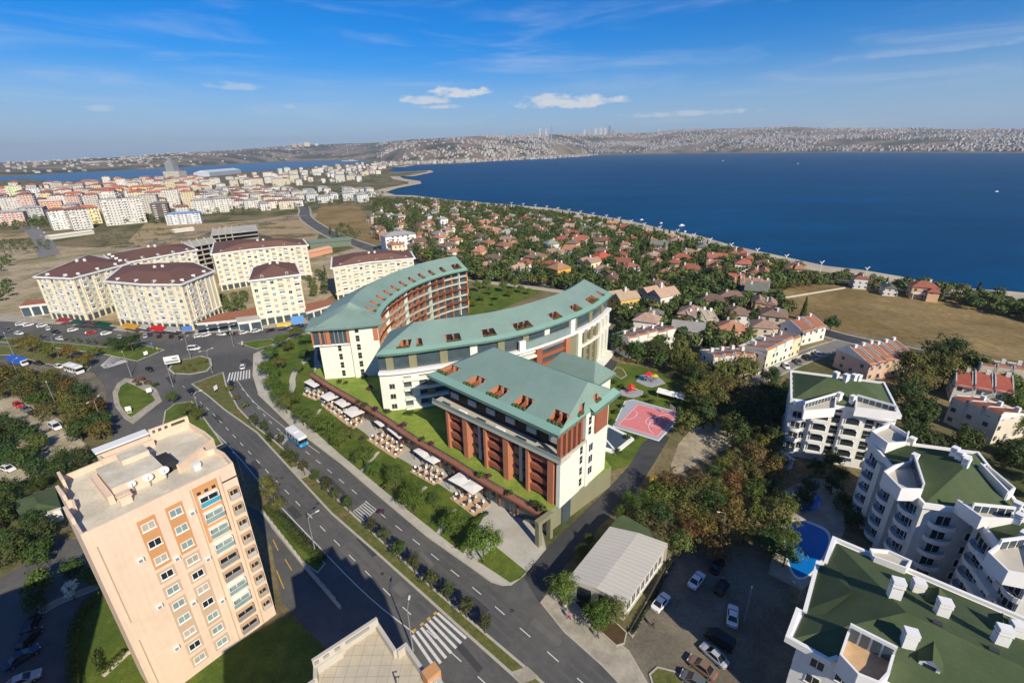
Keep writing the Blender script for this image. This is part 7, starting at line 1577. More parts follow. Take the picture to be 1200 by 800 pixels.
# moving cars at the junction
for px, hd, col, k, lb in (((176, 434), ((170, 430), (184, 437)), 'black', 'sedan', 'black car driving past the teardrop island'), ((225, 460), ((219, 455), (233, 466)), 'black', 'sedan', 'black car entering the near carriageway'), ((272, 452), ((270, 448), (274, 457)), 'black', 'hatch', 'black car just below the far zebra crossing'), ((285, 431), ((284, 435), (286, 427)), 'white', 'hatch', 'small white car above the far zebra crossing'), ((228, 410), ((222, 410), (236, 409)), 'white', 'van', 'white van behind the roundabout island'), ((445, 603), RD1, 'red', 'hatch', 'small dark red car on the far carriageway'), ): 
    if col != 'red': car(k, px, hd, col, lb, 'cars at the junction')
# street in front of the shops
row = [(25, 381, 'white', 1), (34, 382, 'white', 1), (50, 383, 'white', 1), (58, 386, 'white', 2), (23, 392, 'white', 0), (66, 390, 'black', 0), (72, 398, 'white', 0), (86, 388, 'white', 1), (107, 391, 'red', 1), (125, 392, 'white', 1), (141, 396, 'silver', 2), (161, 396, 'black', 2), (171, 395, 'silver', 2), (187, 395, 'black', 2), (201, 395, 'black', 2), (212, 396, 'black', 2), (233, 395, 'white', 1), (242, 394, 'white', 1), (260, 393, 'white', 0), (271, 392, 'black', 0), (286, 391, 'white', 1), (301, 389, 'white', 1), (318, 388, 'black', 1), (338, 386, 'white', 0), (350, 383, 'white', 1), (10, 388, 'grey', 0), (152, 397, 'grey', 2), (176, 393, 'dark blue', 2)]
row.sort(); cnt = {}
for x, y, c, o_ in row:
    cnt[c] = cnt.get(c, 0) + 1; hd = [((0, 384), (60, 390)), ((0, 384), (30, 378)), ((160, 400), (163, 388))][o_]
    car('hatch' if (x * 7) % 3 else 'sedan', (x, y), hd, c, '%s car before the cream blocks, %s %s one from the left' % (c, ORD[cnt[c] - 1], c), 'cars before the shops', .05)
for px, hd, col, k, lb in (((46, 427), ((38, 426), (54, 429)), 'black', 'sedan', 'black car in the lay-by behind the blue covered truck'), ((70, 431), ((64, 430), (76, 433)), 'white', 'hatch', 'white car in the lay-by just left of the coach'), ((22, 476), ((16, 473), (28, 479)), 'red', 'hatch', 'red car at the top of the gravel lot'), ((31, 481), ((25, 478), (37, 484)), 'grey', 'sedan', 'dark grey car between the red and the black one on gravel'), ((41, 486), ((35, 484), (48, 488)), 'black', 'sedan', 'black car on the gravel lot beside the tree belt'), ((66, 502), ((58, 497), (74, 506)), 'white', 'van', 'white van alone in the middle of the gravel lot'), ((11, 551), ((5, 549), (18, 553)), 'white', 'hatch', 'white car beside the clump on the gravel lot'), ((28, 772), ((14, 780), (42, 762)), 'dark blue', 'sedan', 'dark blue car on the lane below the beige tower'), ((28, 800), ((14, 806), (42, 793)), 'silver', 'sedan', 'silver car at the lower left corner of the picture'), ((39, 733), ((36, 740), (44, 726)), 'black', 'hatch', 'black car in shade on the lane, upper one'), ((36, 750), ((30, 756), (42, 743)), 'black', 'hatch', 'black car in shade on the lane, lower one')): car(k, px, hd, col, lb, None, .05)
for i, (x, y, c) in enumerate([(897, 440, 'grey'), (908, 436, 'black'), (921, 431, 'white'), (935, 426, 'grey'), (946, 421, 'black'), (958, 417, 'silver')]): car('hatch', (x, y), ((890, 436), (897, 446)), c, '%s car parked along the villa lane, %s from the lower end' % (c, ORD[i]), 'cars on the villa lane', .1)
for i, (x, y, c) in enumerate([(560, 322, 'silver'), (575, 325, 'white'), (590, 328, 'red'), (480, 303, 'white'), (440, 290, 'black'), (400, 277, 'white')]): car('hatch', (x, y + 2), ((560, 326), (640, 336)), c, '%s car on the boulevard behind the crescent blocks, %s from the bend' % (c, ORD[i]), 'cars on the boulevard', .1)
for i, (x, y, c) in enumerate([(52, 273, 'white'), (48, 277, 'silver'), (45, 268, 'white'), (56, 282, 'grey')]): car('hatch', (x, y), ((30, 262), (50, 280)), c, '%s car in the street between the town blocks, %s one' % (c, ORD[i]), 'cars in the town street', .1)
drop_unused(CARS.values())
# ------------------------------------------------------------------ bus, coach, trucks
mat('bus_blue', (.015, .25, .55), .3, .03, 1, .5); mat('bus_white', (.74, .74, .73), .35, .04, 1, .4)
def bus(name, label, px, hd, Ln, wd, h, low, cat='bus', up='bus_white'):
    p = at(*px); t_ = thing(name, label, cat, (p.x, p.y, .05), head(*hd)); x, y = Ln / 2, wd / 2
    mb = MB(); r = .25; pl = [(-x, -y + r), (-x + r, -y), (x - r, -y), (x, -y + r), (x, y - r), (x - r, y), (-x + r, y), (-x, y - r)]; mb.prism(pl, .3, h * .45, 0); link('lower_body', mb.mesh('lower_body', [low]), t_)
    mb = MB(); q = [(a * .995, b * .99) for a, b in pl]; mb.prism(q, h * .45, h * .8, 0); link('window', mb.mesh('window', ['car_glass']), t_)
    mb = MB(); mb.prism(pl, h * .8, h * .95, 0); q = [(a * .96, b * .92) for a, b in pl]; mb.prism(q, h * .95, h, 0); link('roof', mb.mesh('roof', [up]), t_)
    mb = MB()
    for k in range(5):
        for sy in (-1, 1): mb.box((-x + Ln * (k + .5) / 5, sy * y, h * .45), (.14, .04, h * .35))
    link('window_post', mb.mesh('window_post', [up]), t_)
    mb = MB(); mb.box((-Ln * .1, 0, h), (Ln * .3, wd * .5, .2)); link('roof_unit', mb.mesh('roof_unit', [up]), t_)
    wm = MB(); wm.tube([(0, -.15, 0), (0, .15, 0)], .45, 12, 0); wm = wm.mesh('wheel', ['tyre'])
    for sx in (-.6, .62):
        for sy in (-1, 1): link('wheel', wm, t_, (sx * x, sy * (y - .1), .45))
    hm_ = MB(); hm_.box((0, 0, 0), (.1, .4, .2)); hm_ = hm_.mesh('headlight', ['lamp_glass'])
    for sy in (-1, 1): link('headlight', hm_, t_, (x, sy * y * .7, .7))
    return t_
bus('city_bus', 'blue and white bus driving on the far carriageway', (349, 517), ((336, 507), (362, 528)), 8.6, 2.5, 3.2, 'bus_blue')
bus('coach', 'white coach parked in the lay-by left of the junction', (88, 436), ((76, 433), (98, 439)), 9, 2.5, 3.1, 'bus_white', 'coach')
def truck(name, label, px, hd, boxm, bl, bh, cat='truck'):
    p = at(*px); t_ = thing(name, label, cat, (p.x, p.y, .05), head(*hd)); mb = MB(); mb.prism([(2.2, -1.1), (3.9, -1.1), (4.1, -.8), (4.1, .8), (3.9, 1.1), (2.2, 1.1)], .6, 2.6, 0); link('cab', mb.mesh('cab', ['bus_white']), t_)
    mb = MB(); mb.box((4.06, 0, 1.6), (.12, 1.9, .8)); link('windscreen', mb.mesh('windscreen', ['car_glass']), t_)
    mb = MB(); mb.box((-.7, 0, .7), (bl, 2.3, .3)); link('chassis', mb.mesh('chassis', ['metal_dark']), t_)
    mb = MB(); mb.box((-.8, 0, 1.0), (bl, 2.3, bh * .8)); mb.prism([(-.8 - bl / 2, -1.0), (-.8 + bl / 2, -1.0), (-.8 + bl / 2, 1.0), (-.8 - bl / 2, 1.0)], 1 + bh * .8, 1 + bh, 0); link('cargo_cover', mb.mesh('cargo_cover', [boxm]), t_)
    wm = MB(); wm.tube([(0, -.15, 0), (0, .15, 0)], .45, 12, 0); wm = wm.mesh('wheel', ['tyre'])
    for sx in (-3.2, 3.0):
        for sy in (-1, 1): link('wheel', wm, t_, (sx, sy * 1.0, .45))
    return t_
truck('covered_truck', 'truck with bright blue cover parked at the left edge of the lay-by', (24, 428), ((10, 425), (38, 431)), 'blue_sheet', 8.5, 2.6)
# billboard truck like hoarding at the roundabout
p = at(204, 430); t_ = thing('billboard', 'white billboard on posts beside the roundabout island', 'billboard', (p.x, p.y, .1), head((196, 428), (214, 425)))
mb = MB(); mb.box((0, 0, 1.6), (5, .3, 2.9)); link('panel', mb.mesh('panel', ['white_trim']), t_)
mb = MB(); mb.box((0, -.17, 2.0), (4.2, .04, .8)); mb.box((1, -.17, 3.2), (1.7, .04, .7)); link('print', mb.mesh('print', ['metal_grey']), t_)
for sx in (-2, 2): mb = MB(); mb.box((sx, .1, 0), (.3, .3, 1.9)); link('post', mb.mesh('post', ['metal_dark']), t_)
for i, ((x, y), lb) in enumerate([((152, 484), 'yellow based small statue like sign at the tip of the teardrop island'), ((176, 462), 'white notice board on the rim of the teardrop island'), ((172, 418), 'white notice board on the upper grass strip'), ((254, 459), 'white notice board on the median tip'), ((285, 406), 'white and blue sign on the corner grass')]):
    p = at(x, y); t_ = thing('notice_board', lb, 'sign', (p.x, p.y, .2), .5 + i * .3); mb = MB(); mb.box((0, 0, .7), (1.5, .12, 1.5)); link('panel', mb.mesh('panel', ['white_trim']), t_); mb = MB(); mb.box((-.5, 0, 0), (.1, .1, .8)); mb.box((.5, 0, 0), (.1, .1, .8)); mb.box((0, 0, 0), (1.1, .5, .12)); link('stand', mb.mesh('stand', ['yellow_render' if i == 0 else 'metal_dark']), t_)
# ------------------------------------------------------------------ street lamps
def lamp_proto(h, arms, reach=1.8):
    mb = MB(); mb.tube([(0, 0, 0), (0, 0, h)], .13, 8, 0, .07); mb.box((0, 0, 0), (.35, .35, .3))
    am, hdm = [], []
    for k in range(arms):
        s = 1 if k == 0 else -1; a = MB(); a.tube([(0, 0, h - .1), (s * reach * .5, 0, h + .35), (s * reach, 0, h + .4)], .055, 6, 0); b = MB(); b.box((s * (reach + .2), 0, h + .33), (.75, .28, .14)); am.append(a); hdm.append(b)
    return mb.mesh('pole', ['metal_grey']), [a.mesh('arm', ['metal_grey']) for a in am], [b.mesh('lamp_head', ['metal_white']) for b in hdm]
LP = {k: lamp_proto(9, k) for k in (1, 2)}
def lamp(px, rz, arms, label, group, s=1.0, z=.05):
    p = at(*px); t_ = thing('street_lamp', label, 'street lamp', (p.x, p.y, z), rz, group); t_.scale = (s, s, s); pm, am, hm2 = LP[arms]; link('pole', pm, t_)
    for a, b in zip(am, hm2): link('lamp_head', b, link('arm', a, t_))
lr = .8
for i, (x, y, a, lb) in enumerate([(370, 648, 1, 'grey street lamp on the verge at the shadow edge of the main road'), (484, 762, 1, 'grey street lamp beside the near zebra crossing'), (288, 572, 1, 'grey street lamp by the tower roof corner'), (236, 492, 1, 'tall lamp behind the corner of the beige tower'), (122, 500, 2, 'lamp at the edge of the left belt nearest the tower'), (154, 441, 1, 'lamp at the top of the teardrop island'), (249, 437, 2, 'lamp on the right tip of the roundabout island'), (224, 421, 2, 'lamp in the middle of the roundabout'), (203, 453, 1, 'lamp on the lane between the two islands'), (96, 460, 1, 'lamp in the lay-by right of the coach'), (69, 419, 1, 'lamp between the yellowish trees of the upper strip'), (16, 416, 1, 'lamp at the left end of the lay-by'), (212, 388, 2, 'tall lamp before the broad cream block'), (26, 450, 1, 'lamp among the left belt trees, upper one'), (68, 480, 1, 'lamp among the left belt trees, lower one'), (274, 406, 1, 'lamp by the corner grass before the arcade')]): lamp((x, y), lr + (i % 3) * .8, a, lb, 'lamps of the junction')
for i, (x, y) in enumerate([(872, 728), (930, 722), (845, 630)]): lamp((x, y), 1 + i, 1, ['lamp in the shade of the car park', 'lamp at the foot of the near white block', 'lamp at the edge of the grove'][i], 'lamps of the car park', .7)
# double armed lamps along the sea promenade
cl_ = smooth(ats([(600, 243), (640, 247), (681, 254), (722, 261), (760, 271), (800, 279), (837, 291), (894, 304), (950, 317), (999, 324), (1032, 329)]), 1)
PL = along([(p.x, p.y) for p in offset(cl_, -1.0)], 24); mbp = MB(); mbp.tube([(0, 0, 0), (0, 0, 7)], .28, 6, 0, .22); pm = mbp.mesh('pole', ['metal_white'])
arm_m = []
for s in (-1, 1): a = MB(); a.tube([(0, 0, 6.9), (s * 1.2, 0, 8.2), (s * 2.4, 0, 8.8)], .28, 6, 0); arm_m.append(a.mesh('arm', ['metal_white']))
for i, p in enumerate(PL):
    t_ = thing('promenade_lamp', 'white Y shaped lamp on the beach promenade, one of the evenly spaced row', 'street lamp', (p.x, p.y, 0), .4, 'Y shaped beach lamps'); t_.scale = (.85, .85, .8); link('pole', pm, t_); [link('arm', a, t_) for a in arm_m]
# road signs
for (x, y), h, col, lb in (((180, 411), 3.2, 'bus_blue', 'blue round traffic sign on the upper grass strip'), ((186, 414), 2.2, 'yellow_paint', 'yellow marker post on the upper grass strip'), ((274, 397), 3, 'metal_grey', 'thin sign post at the shop street kerb')):
    p = at(x, y); t_ = thing('traffic_sign', lb, 'traffic sign', (p.x, p.y, .15)); mb = MB(); mb.tube([(0, 0, 0), (0, 0, h)], .06, 6); link('post', mb.mesh('post', ['metal_grey']), t_); mb = MB(); mb.tube([(0, -.1, h), (0, -.05, h)], .45, 10); link('plate', mb.mesh('plate', [col]), t_)
# ------------------------------------------------------------------ fences and low walls
def fence(label, px, h, m='metal_white', sp=2.0, z=0, name='fence'):
    P = along(ats(px), sp); c = P[0]; t_ = thing(name, label, 'fence', (c.x, c.y, z)); mb = MB()
    for a, b in zip(P, P[1:]):
        for k in (.25, .6, .95): mb.tube([(a.x, a.y, z + h * k), (b.x, b.y, z + h * k)], .035, 4)
    mb.build('rail', [m], t_)
    for p in P[:90]: q = MB(); q.box((p.x, p.y, z), (.1, .1, h + .05)); q.build('post', [m], t_)
fence('pale iron fence on the kerb wall between verge and service yard', [(308, 600), (330, 628), (358, 664), (400, 712)], 1.3, 'stone_band')
def wall(label, px, h, t, m, name='low_wall'):
    P = ats(px); mb = MB()
    for i, (a, b) in enumerate(zip(P, P[1:])): d = b - a; c = (a + b) / 2; mb.box((c.x, c.y, 0), (d.length + t * .3, t, h + .004 * i), math.atan2(d.y, d.x))
    tag(mb.build(name, [m]), label, 'wall')
wall('pale retaining wall under the iron fence', [(307, 601), (329, 629), (357, 665), (399, 713)], .7, .4, 'stone_band')
wall('pale garden wall along the villa lane', [(872, 446), (915, 428), (955, 412)], 1.1, .3, 'stone_band'); wall('pale wall along the boulevard behind the courtyard', [(560, 331), (620, 338), (680, 346), (730, 355)], 1.6, .4, 'stone_band')
wall('stone edging round the lawn at the foot of the beige tower', [(122, 792), (135, 780), (150, 766), (160, 760)], .5, .5, 'stone_band'); wall('long pale wall at the edge of the beach field', [(905, 352), (990, 338)], .8, .4, 'stone_band')
# ------------------------------------------------------------------ cafe terraces: decks, parasol roofs, tables, chairs
mat('canvas', (.78, .76, .72), .8, .04, 1, .2)
chm = MB()
for sx in (-1, 1):
    for sy in (-1, 1): chm.box((sx * .2, sy * .2, 0), (.05, .05, .42))
chm.box((0, 0, .42), (.52, .52, .09)); chm.tube([(-.26, -.22, .5), (-.3, -.22, .95), (-.3, .22, .95), (-.26, .22, .5)], .07, 6); chm.box((-.27, 0, .5), (.09, .5, .42)); chm = chm.mesh('chair', ['white_trim'])
tbm = MB(); tbm.tube([(0, 0, .7), (0, 0, .75)], .5, 14); tbm.tube([(0, 0, .04), (0, 0, .7)], .05, 6); tbm.tube([(0, 0, 0), (0, 0, .04)], .28, 10); tbm = tbm.mesh('table', ['metal_dark'])
SETN = ['nearest the plaza', 'second from the plaza', 'third from the plaza', 'fourth from the plaza', 'at the crescent end']
def pergola(quads, deck, lab, z=3.1):
    D = ats(deck, .2); slab('deck', deck, .1, .28, 'stone_band', 'deck_wood')
    for qi, qd in enumerate(quads):
        P = ats(qd, z); c = sum(P, Vector()) / 4
        t_ = thing('parasol_roof', 'square white awning on dark posts over the cafe deck %s%s' % (lab, '' if len(quads) == 1 else ', ' + ['left', 'middle' if len(quads) == 3 else 'right', 'right'][qi] + ' one'), 'parasol', (c.x, c.y, .28), 0, 'white awnings over the cafe decks')
        mb = MB(); n = 4; up = [Vector((p.x, p.y, z + .04)) for p in P]; mid = Vector((c.x, c.y, z + .28))
        for i in range(4): j = (i + 1) % 4; mb.face([up[i], up[j], mid]); mb.face([up[j] - Vector((0, 0, .12)), up[i] - Vector((0, 0, .12)), mid - Vector((0, 0, .12))]); mb.face([up[i] - Vector((0, 0, .12)), up[j] - Vector((0, 0, .12)), up[j], up[i]])
        mb.build('canopy', ['canvas'], t_)
        for p in P: q = p.lerp(c, .06); m_ = MB(); m_.tube([(q.x, q.y, .28), (q.x, q.y, z)], .06, 6); m_.build('post', ['metal_dark'], t_)
    # tables with chairs in two rows on the deck
    a, b, cc, d = D; n = max(2, round((b - cc).length / 2.6)); k = 0
    for i in range(n):
        for v in (.3, .72):
            p = a.lerp(d, (i + .5) / n).lerp(b.lerp(cc, (i + .5) / n), v); o = link('cafe_table', tbm, None, (p.x, p.y, .28)); tag(o, 'round dark table among white chairs on the cafe deck %s' % lab, 'table', 'tables on the deck ' + lab)
            for q in ((0, 2) if (i + int(v * 3)) % 3 else (0, 1, 2)):
                an = q * 1.5708 + .5 + .3 * i; o = link('chair', chm, None, (p.x + .82 * math.cos(an), p.y + .82 * math.sin(an), .28), an + 3.1416 * 1.0); o.rotation_euler = (0, 0, an + 3.1416); tag(o, 'white chair at a dark round table on the cafe deck %s' % lab, 'chair', 'chairs on the deck ' + lab)
pergola([[(524.7, 561.6), (541.6, 551), (555.5, 560), (539.4, 569.5)], [(539.6, 569.6), (555.7, 560.1), (570.5, 568.4), (554, 579.3)]], [(527, 584), (545, 574), (574, 593), (556, 606)], SETN[0])
pergola([[(484, 527.5), (497, 522), (509.5, 531), (496, 536.5)], [(496.2, 536.7), (509.7, 531.2), (521, 537.5), (507.5, 543.5)]], [(480, 553), (497, 544), (526, 560), (508, 569)], SETN[1])
pergola([[(438, 493.5), (447, 490.5), (455.5, 497), (446, 500)], [(453, 502), (461, 498.5), (476.5, 510), (467.5, 514)]], [(430, 516), (446, 506), (478, 526), (463, 538)], SETN[2])
pergola([[(375, 464), (391, 456.5), (399, 464), (384, 470)], [(391.5, 471), (405, 464.5), (414, 472), (401, 477.5)], [(402, 482), (415, 474.5), (428, 482.5), (412, 489)]], [(376, 475), (388, 468), (428, 494), (413, 504)], SETN[3])
pergola([[(356, 447.5), (364, 443.5), (376.5, 450), (368, 454)]], [(354, 463), (366, 456), (382, 463), (370, 470)], SETN[4])
# ------------------------------------------------------------------ garden: playgrounds, hoop, skylight, tent
p = at(790, 488); q_ = at(771, 492); t_ = thing('basketball_hoop', 'basketball hoop with white board on the red court', 'basketball hoop', (p.x, p.y, .1), math.atan2((q_ - p).y, (q_ - p).x))
mb = MB(); mb.tube([(0, 0, 0), (0, 0, 3.0), (1.2, 0, 3.3)], .1, 8); link('post', mb.mesh('post', ['metal_grey']), t_); mb = MB(); mb.box((1.25, 0, 2.9), (.06, 1.8, 1.1)); link('board', mb.mesh('board', ['white_trim']), t_)
mb = MB(); mb.tube([(1.7 + .23 * math.cos(k * .6283), .23 * math.sin(k * .6283), 3.05) for k in range(11)], .025, 4); link('rim', mb.mesh('rim', ['brick_orange']), t_)
p = at(786, 468); t_ = thing('garden_tent', 'long white canvas shelter beside the court', 'tent', (p.x, p.y, .03), head((770, 463), (796, 470))); mb = MB(); gable(mb, 8, 3, 2.2, .9, 0, .3); link('roof', mb.mesh('roof', ['canvas']), t_)
for sx in (-1, 1):
    for sy in (-1, 1): mb = MB(); mb.tube([(sx * 3.9, sy * 1.4, 0), (sx * 3.9, sy * 1.4, 2.2)], .06, 6); link('post', mb.mesh('post', ['metal_grey']), t_)
P = ats([(700, 505), (713, 497), (744, 513), (722, 531), (706, 526)], .5); c = sum(P, Vector()) / 5; t_ = thing('glass_skylight', 'white framed glass skylight beside the red court', 'skylight', (c.x, c.y, 0))
mb = MB(); mb.prism([(p.x, p.y) for p in P], 0, .5, 0); mb.build('frame', ['white_trim'], t_); mb = MB(); mb.flat([(lerp(p.x, c.x, .22), lerp(p.y, c.y, .22)) for p in P], .515, 0); mb.build('pane', ['glass_tint'], t_); mb = MB(); a, b = P[0].lerp(c, .2), P[3].lerp(c, .2); strip(mb, [a, b], .5, .53); mb.build('glazing_bar', ['white_trim'], t_)
for nm, c in (('play_red', (.6, .03, .03)), ('play_yellow', (.75, .45, .03)), ('play_blue', (.03, .22, .6))): mat(nm, c, .45, .05, 1, .4)
def playset(px, lb, rz, cols, s=1.0):
    p = at(*px); t_ = thing('playground_set', lb, 'playground equipment', (p.x, p.y, .1), rz); t_.scale = (s, s, s)
    for sx in (-1, 1):
        for sy in (-1, 1): mb = MB(); mb.tube([(sx * .8, sy * .8, 0), (sx * .8, sy * .8, 2.6)], .07, 6); link('post', mb.mesh('post', [cols[1]]), t_)
    mb = MB(); mb.box((0, 0, 1.2), (1.8, 1.8, .12)); link('platform', mb.mesh('platform', [cols[1]]), t_)
    mb = MB(); P = [(-1.1, -1.1, 2.5), (1.1, -1.1, 2.5), (1.1, 1.1, 2.5), (-1.1, 1.1, 2.5)]; [mb.face([P[i], P[(i + 1) % 4], (0, 0, 3.6)]) for i in range(4)]; mb.face(P[::-1]); link('roof', mb.mesh('roof', [cols[0]]), t_)
    mb = MB(); mb.quad((.9, -.45, 1.3), (3.2, -.45, .25), (3.2, .45, .25), (.9, .45, 1.3)); mb.tube([(.9, -.45, 1.45), (3.2, -.45, .4)], .08, 5); mb.tube([(.9, .45, 1.45), (3.2, .45, .4)], .08, 5); link('slide', mb.mesh('slide', [cols[2]]), t_)
    mb = MB(); [mb.tube([(-1.0 - .25 * k, -.4, 1.2 - .3 * k), (-1.0 - .25 * k, .4, 1.2 - .3 * k)], .05, 5) for k in range(4)]; mb.tube([(-.9, -.4, 1.3), (-2, -.4, 0)], .05, 5); mb.tube([(-.9, .4, 1.3), (-2, .4, 0)], .05, 5); link('ladder', mb.mesh('ladder', [cols[1]]), t_)
playset((739, 460), 'red and yellow playground set on the round grey pad', .5, ('play_red', 'play_red', 'play_yellow'), .9); playset((759, 447), 'playground set with red roof and blue slide', 2.6, ('play_red', 'metal_grey', 'play_blue'), 1.1); playset((767, 447), 'small yellow playground tower beside the blue slide', 1.0, ('play_yellow', 'metal_grey', 'play_blue'), .8); playset((766, 574), 'yellow and red playground tower at the edge of the autumn grove', 1.2, ('play_yellow', 'play_red', 'play_blue'), 1.1)
p = at(917, 545); t_ = thing('pool_hut', 'small white hut at the corner of the arched block', 'hut', (p.x, p.y, 0), .3); mb = MB(); mb.box((0, 0, 0), (2.4, 3.6, 2.6)); link('wall', mb.mesh('wall', ['white_render']), t_); mb = MB(); mb.box((0, 0, 2.6), (2.8, 4, .25)); link('roof', mb.mesh('roof', ['stone_band']), t_)
# ------------------------------------------------------------------ boats
mb = MB(); secs = []
for x, w_, z0 in ((-3.5, 1.1, .1), (-1, 1.3, 0), (1.5, 1.1, 0), (3, .5, .2), (3.7, .06, .5)): secs.append([(x, -w_, .9), (x, -w_ * .6, z0), (x, w_ * .6, z0), (x, w_, .9)])
loft(secs, mb); hull = mb.mesh('hull', ['white_trim']); mb = MB(); mb.prism([(-2, -.8), (.8, -.8), (1.6, 0), (.8, .8), (-2, .8)], .85, 1.9, 0); cabm = mb.mesh('cabin', ['white_trim'])
for i, (x, y, rz, s, lb) in enumerate([(799, 265, .4, 1.1, 'white motor boat off the beach, larger of the near pair'), (803, 272, 1.2, .8, 'small white boat just below the larger motor boat'), (1168, 225, .1, 1.0, 'lone white boat out on the bay at the right'), (847, 189, .2, 1.4, 'tiny white boat far out below the opposite shore, left one'), (935, 192, .2, 1.2, 'tiny white boat far out below the opposite shore, right one'), (775, 262, .9, .8, 'small white boat moored left of the motor boat'), (752, 258, .5, .8, 'small white boat moored near the beach bend')]):
    p = at(x, y, -1.2); t_ = thing('boat', lb, 'boat', (p.x, p.y, -1.35), rz, 'boats on the bay'); t_.scale = (s, s, s); link('hull', hull, t_); link('cabin', cabm, t_)
for (x, y), c, lb in (((410, 189), (.7, .72, .72), 'pale ferry like jetty building on the lake'),):
    p = at(x, y); t_ = thing('lake_pier', lb, 'pier', (p.x, p.y, .4)); mb = MB(); mb.box((0, 0, 0), (180, 24, 8)); mb.box((20, 0, 8), (60, 18, 8)); link('deck', mb.mesh('deck', ['far_white']), t_)
# ------------------------------------------------------------------ people
m = bpy.data.materials.new('clothing'); m.use_nodes = True; t = m.node_tree; n = t.nodes; b = n['Principled BSDF']; b.inputs['Roughness'].default_value = .85; MATS['clothing'] = m
tc_ = n.new('ShaderNodeTexCoord'); sz = n.new('ShaderNodeSeparateXYZ'); t.links.new(tc_.outputs['Object'], sz.inputs[0]); oi = n.new('ShaderNodeObjectInfo')
m1 = n.new('ShaderNodeMixRGB'); m1.inputs[1].default_value = (.025, .028, .04, 1); t.links.new(vmath('GREATER_THAN', sz.outputs[2], .92, t), m1.inputs[0]); t.links.new(oi.outputs['Color'], m1.inputs[2])
m2 = n.new('ShaderNodeMixRGB'); t.links.new(vmath('GREATER_THAN', sz.outputs[2], 1.47, t), m2.inputs[0]); t.links.new(m1.outputs[0], m2.inputs[1]); m2.inputs[2].default_value = (.45, .27, .18, 1); t.links.new(m2.outputs[0], b.inputs['Base Color'])
mat('hair', (.03, .02, .015), .7, .2, 5)
def person_mesh(stride, swing):
    me = bpy.data.meshes.new('person'); V = [(0, 0, .95), (0, 0, 1.15), (0, 0, 1.38), (0, 0, 1.5), (.02, 0, 1.58), (.03, 0, 1.74)]; Rr = [.14, .135, .155, .06, .09, .085]; E_ = [(0, 1), (1, 2), (2, 3), (3, 4), (4, 5)]
    for s in (-1, 1):
        k = s * stride; i = len(V); V += [(0, s * .1, .9), (k * .5 + .05, s * .1, .5), (k, s * .1, .09), (k + .18, s * .11, .05)]; Rr += [.105, .068, .05, .04]; E_ += [(0, i), (i, i + 1), (i + 1, i + 2), (i + 2, i + 3)]
        k = -s * swing; i = len(V); V += [(0, s * .2, 1.4), (k * .5 - .03, s * .25, 1.12), (k + .06, s * .24, .87), (k + .1, s * .235, .77)]; Rr += [.062, .045, .036, .04]; E_ += [(2, i), (i, i + 1), (i + 1, i + 2), (i + 2, i + 3)]
    me.from_pydata(V, E_, []); o = bpy.data.objects.new('person', me); COL.objects.link(o); sk = o.modifiers.new('skin', 'SKIN'); ss = o.modifiers.new('smooth', 'SUBSURF'); ss.levels = ss.render_levels = 2
    for i, r in enumerate(Rr): me.skin_vertices[0].data[i].radius = (r, r * (1.25 if 0 < i < 3 else 1))
    me.skin_vertices[0].data[0].use_root = True
    dg = bpy.context.evaluated_depsgraph_get(); dg.update(); m2_ = bpy.data.meshes.new_from_object(o.evaluated_get(dg)); m2_.materials.clear(); m2_.materials.append(MATS['clothing']); m2_.polygons.foreach_set('use_smooth', [True] * len(m2_.polygons)); bpy.data.objects.remove(o); m2_.name = 'person'
    return m2_
PM = [person_mesh(.28, .2), person_mesh(.06, .03)]
hairm = MB(); hairm.ball((.01, 0, 1.72), (.105, .1, .085), 10, 6); hairm = hairm.mesh('hair', ['hair'], smooth=True)
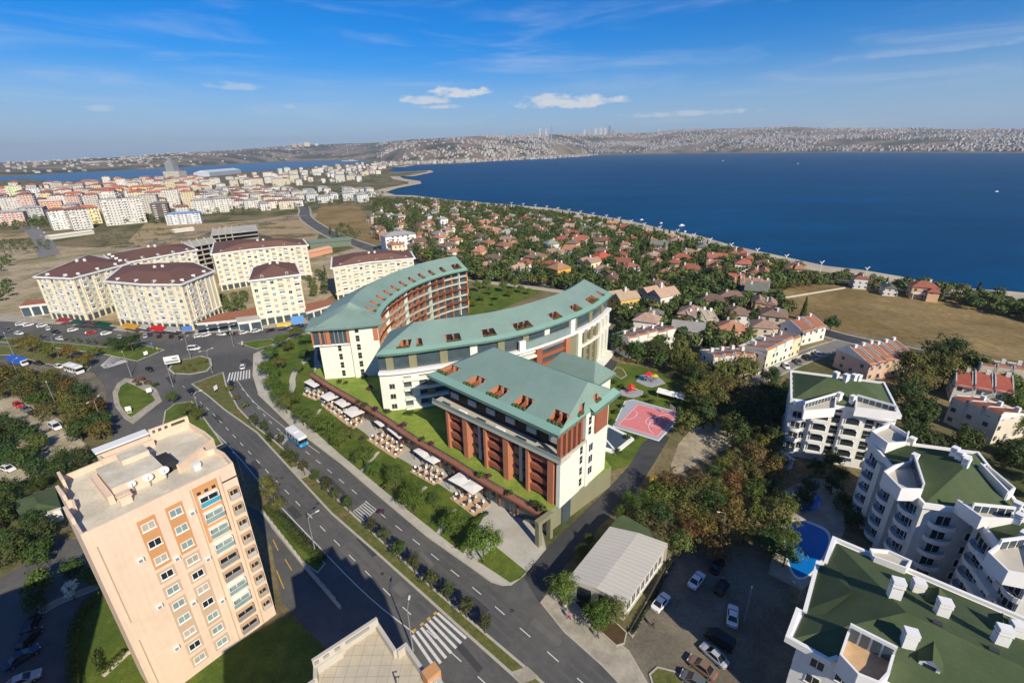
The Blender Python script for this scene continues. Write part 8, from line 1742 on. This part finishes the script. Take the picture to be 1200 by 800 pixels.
facem = MB(); facem.ball((.115, 0, 1.655), (.025, .016, .02), 6, 4, 0); [facem.ball((.1, s * .035, 1.675), (.014, .014, .01), 6, 4, 1) for s in (-1, 1)]; facem.ball((.105, 0, 1.61), (.012, .028, .008), 6, 4, 1); facem = facem.mesh('face', ['terracotta', 'hair'])
for i, (px, col, rz, k, lb) in enumerate([((765, 735), (.02, .02, .025), 2.2, 0, 'person in dark clothes walking across the car park'), ((667, 726), (.55, .05, .2), 2.4, 0, 'person in a pink top on the pavement by the hall'), ((688, 731), (.5, .5, .5), -.8, 1, 'person in a grey top at the soil bed'), ((700, 748), (.08, .08, .2), 2.4, 0, 'person in dark blue walking on the pavement'), ((780, 676), (.06, .06, .06), 1, 1, 'person in dark clothes standing by the hall hedge'), ((663, 716), (.6, .6, .58), 2.3, 1, 'person in white under the corner tree'), ((30, 490), (.3, .3, .5), 1, 1, 'person in pale blue on the gravel lot'), ((214, 397), (.1, .1, .12), 1, 1, 'person in black on the shop pavement'), ((150, 391), (.4, .1, .1), 2, 0, 'person in dark red on the shop pavement'), ((270, 394), (.5, .5, .5), 0, 0, 'person in grey before the arcade')]):
    p = at(*px); z = .15 if px[0] < 400 and px[1] < 420 or px[0] in (667, 688, 700, 663) else .04
    o = link('person', PM[k], None, (p.x, p.y, z), rz, col); tag(o, lb, 'person', 'people on foot'); link('hair', hairm, o); link('face', facem, o)
# ------------------------------------------------------------------ haze over the whole scene
m = bpy.data.materials.new('haze'); m.use_nodes = True; t = m.node_tree; t.nodes.remove(t.nodes['Principled BSDF']); pv = t.nodes.new('ShaderNodeVolumePrincipled'); pv.inputs['Color'].default_value = (.80, .90, 1, 1); pv.inputs['Density'].default_value = 5.5e-5; pv.inputs['Anisotropy'].default_value = .2
t.links.new(pv.outputs[0], t.nodes['Material Output'].inputs['Volume']); MATS['haze'] = m
mb = MB(); mb.box((0, 6000, -10), (36000, 16000, 500)); o = mb.build('haze', ['haze']); o['kind'] = 'stuff'; o['label'] = 'thin pale haze over the land and the bay'; o['category'] = 'haze'
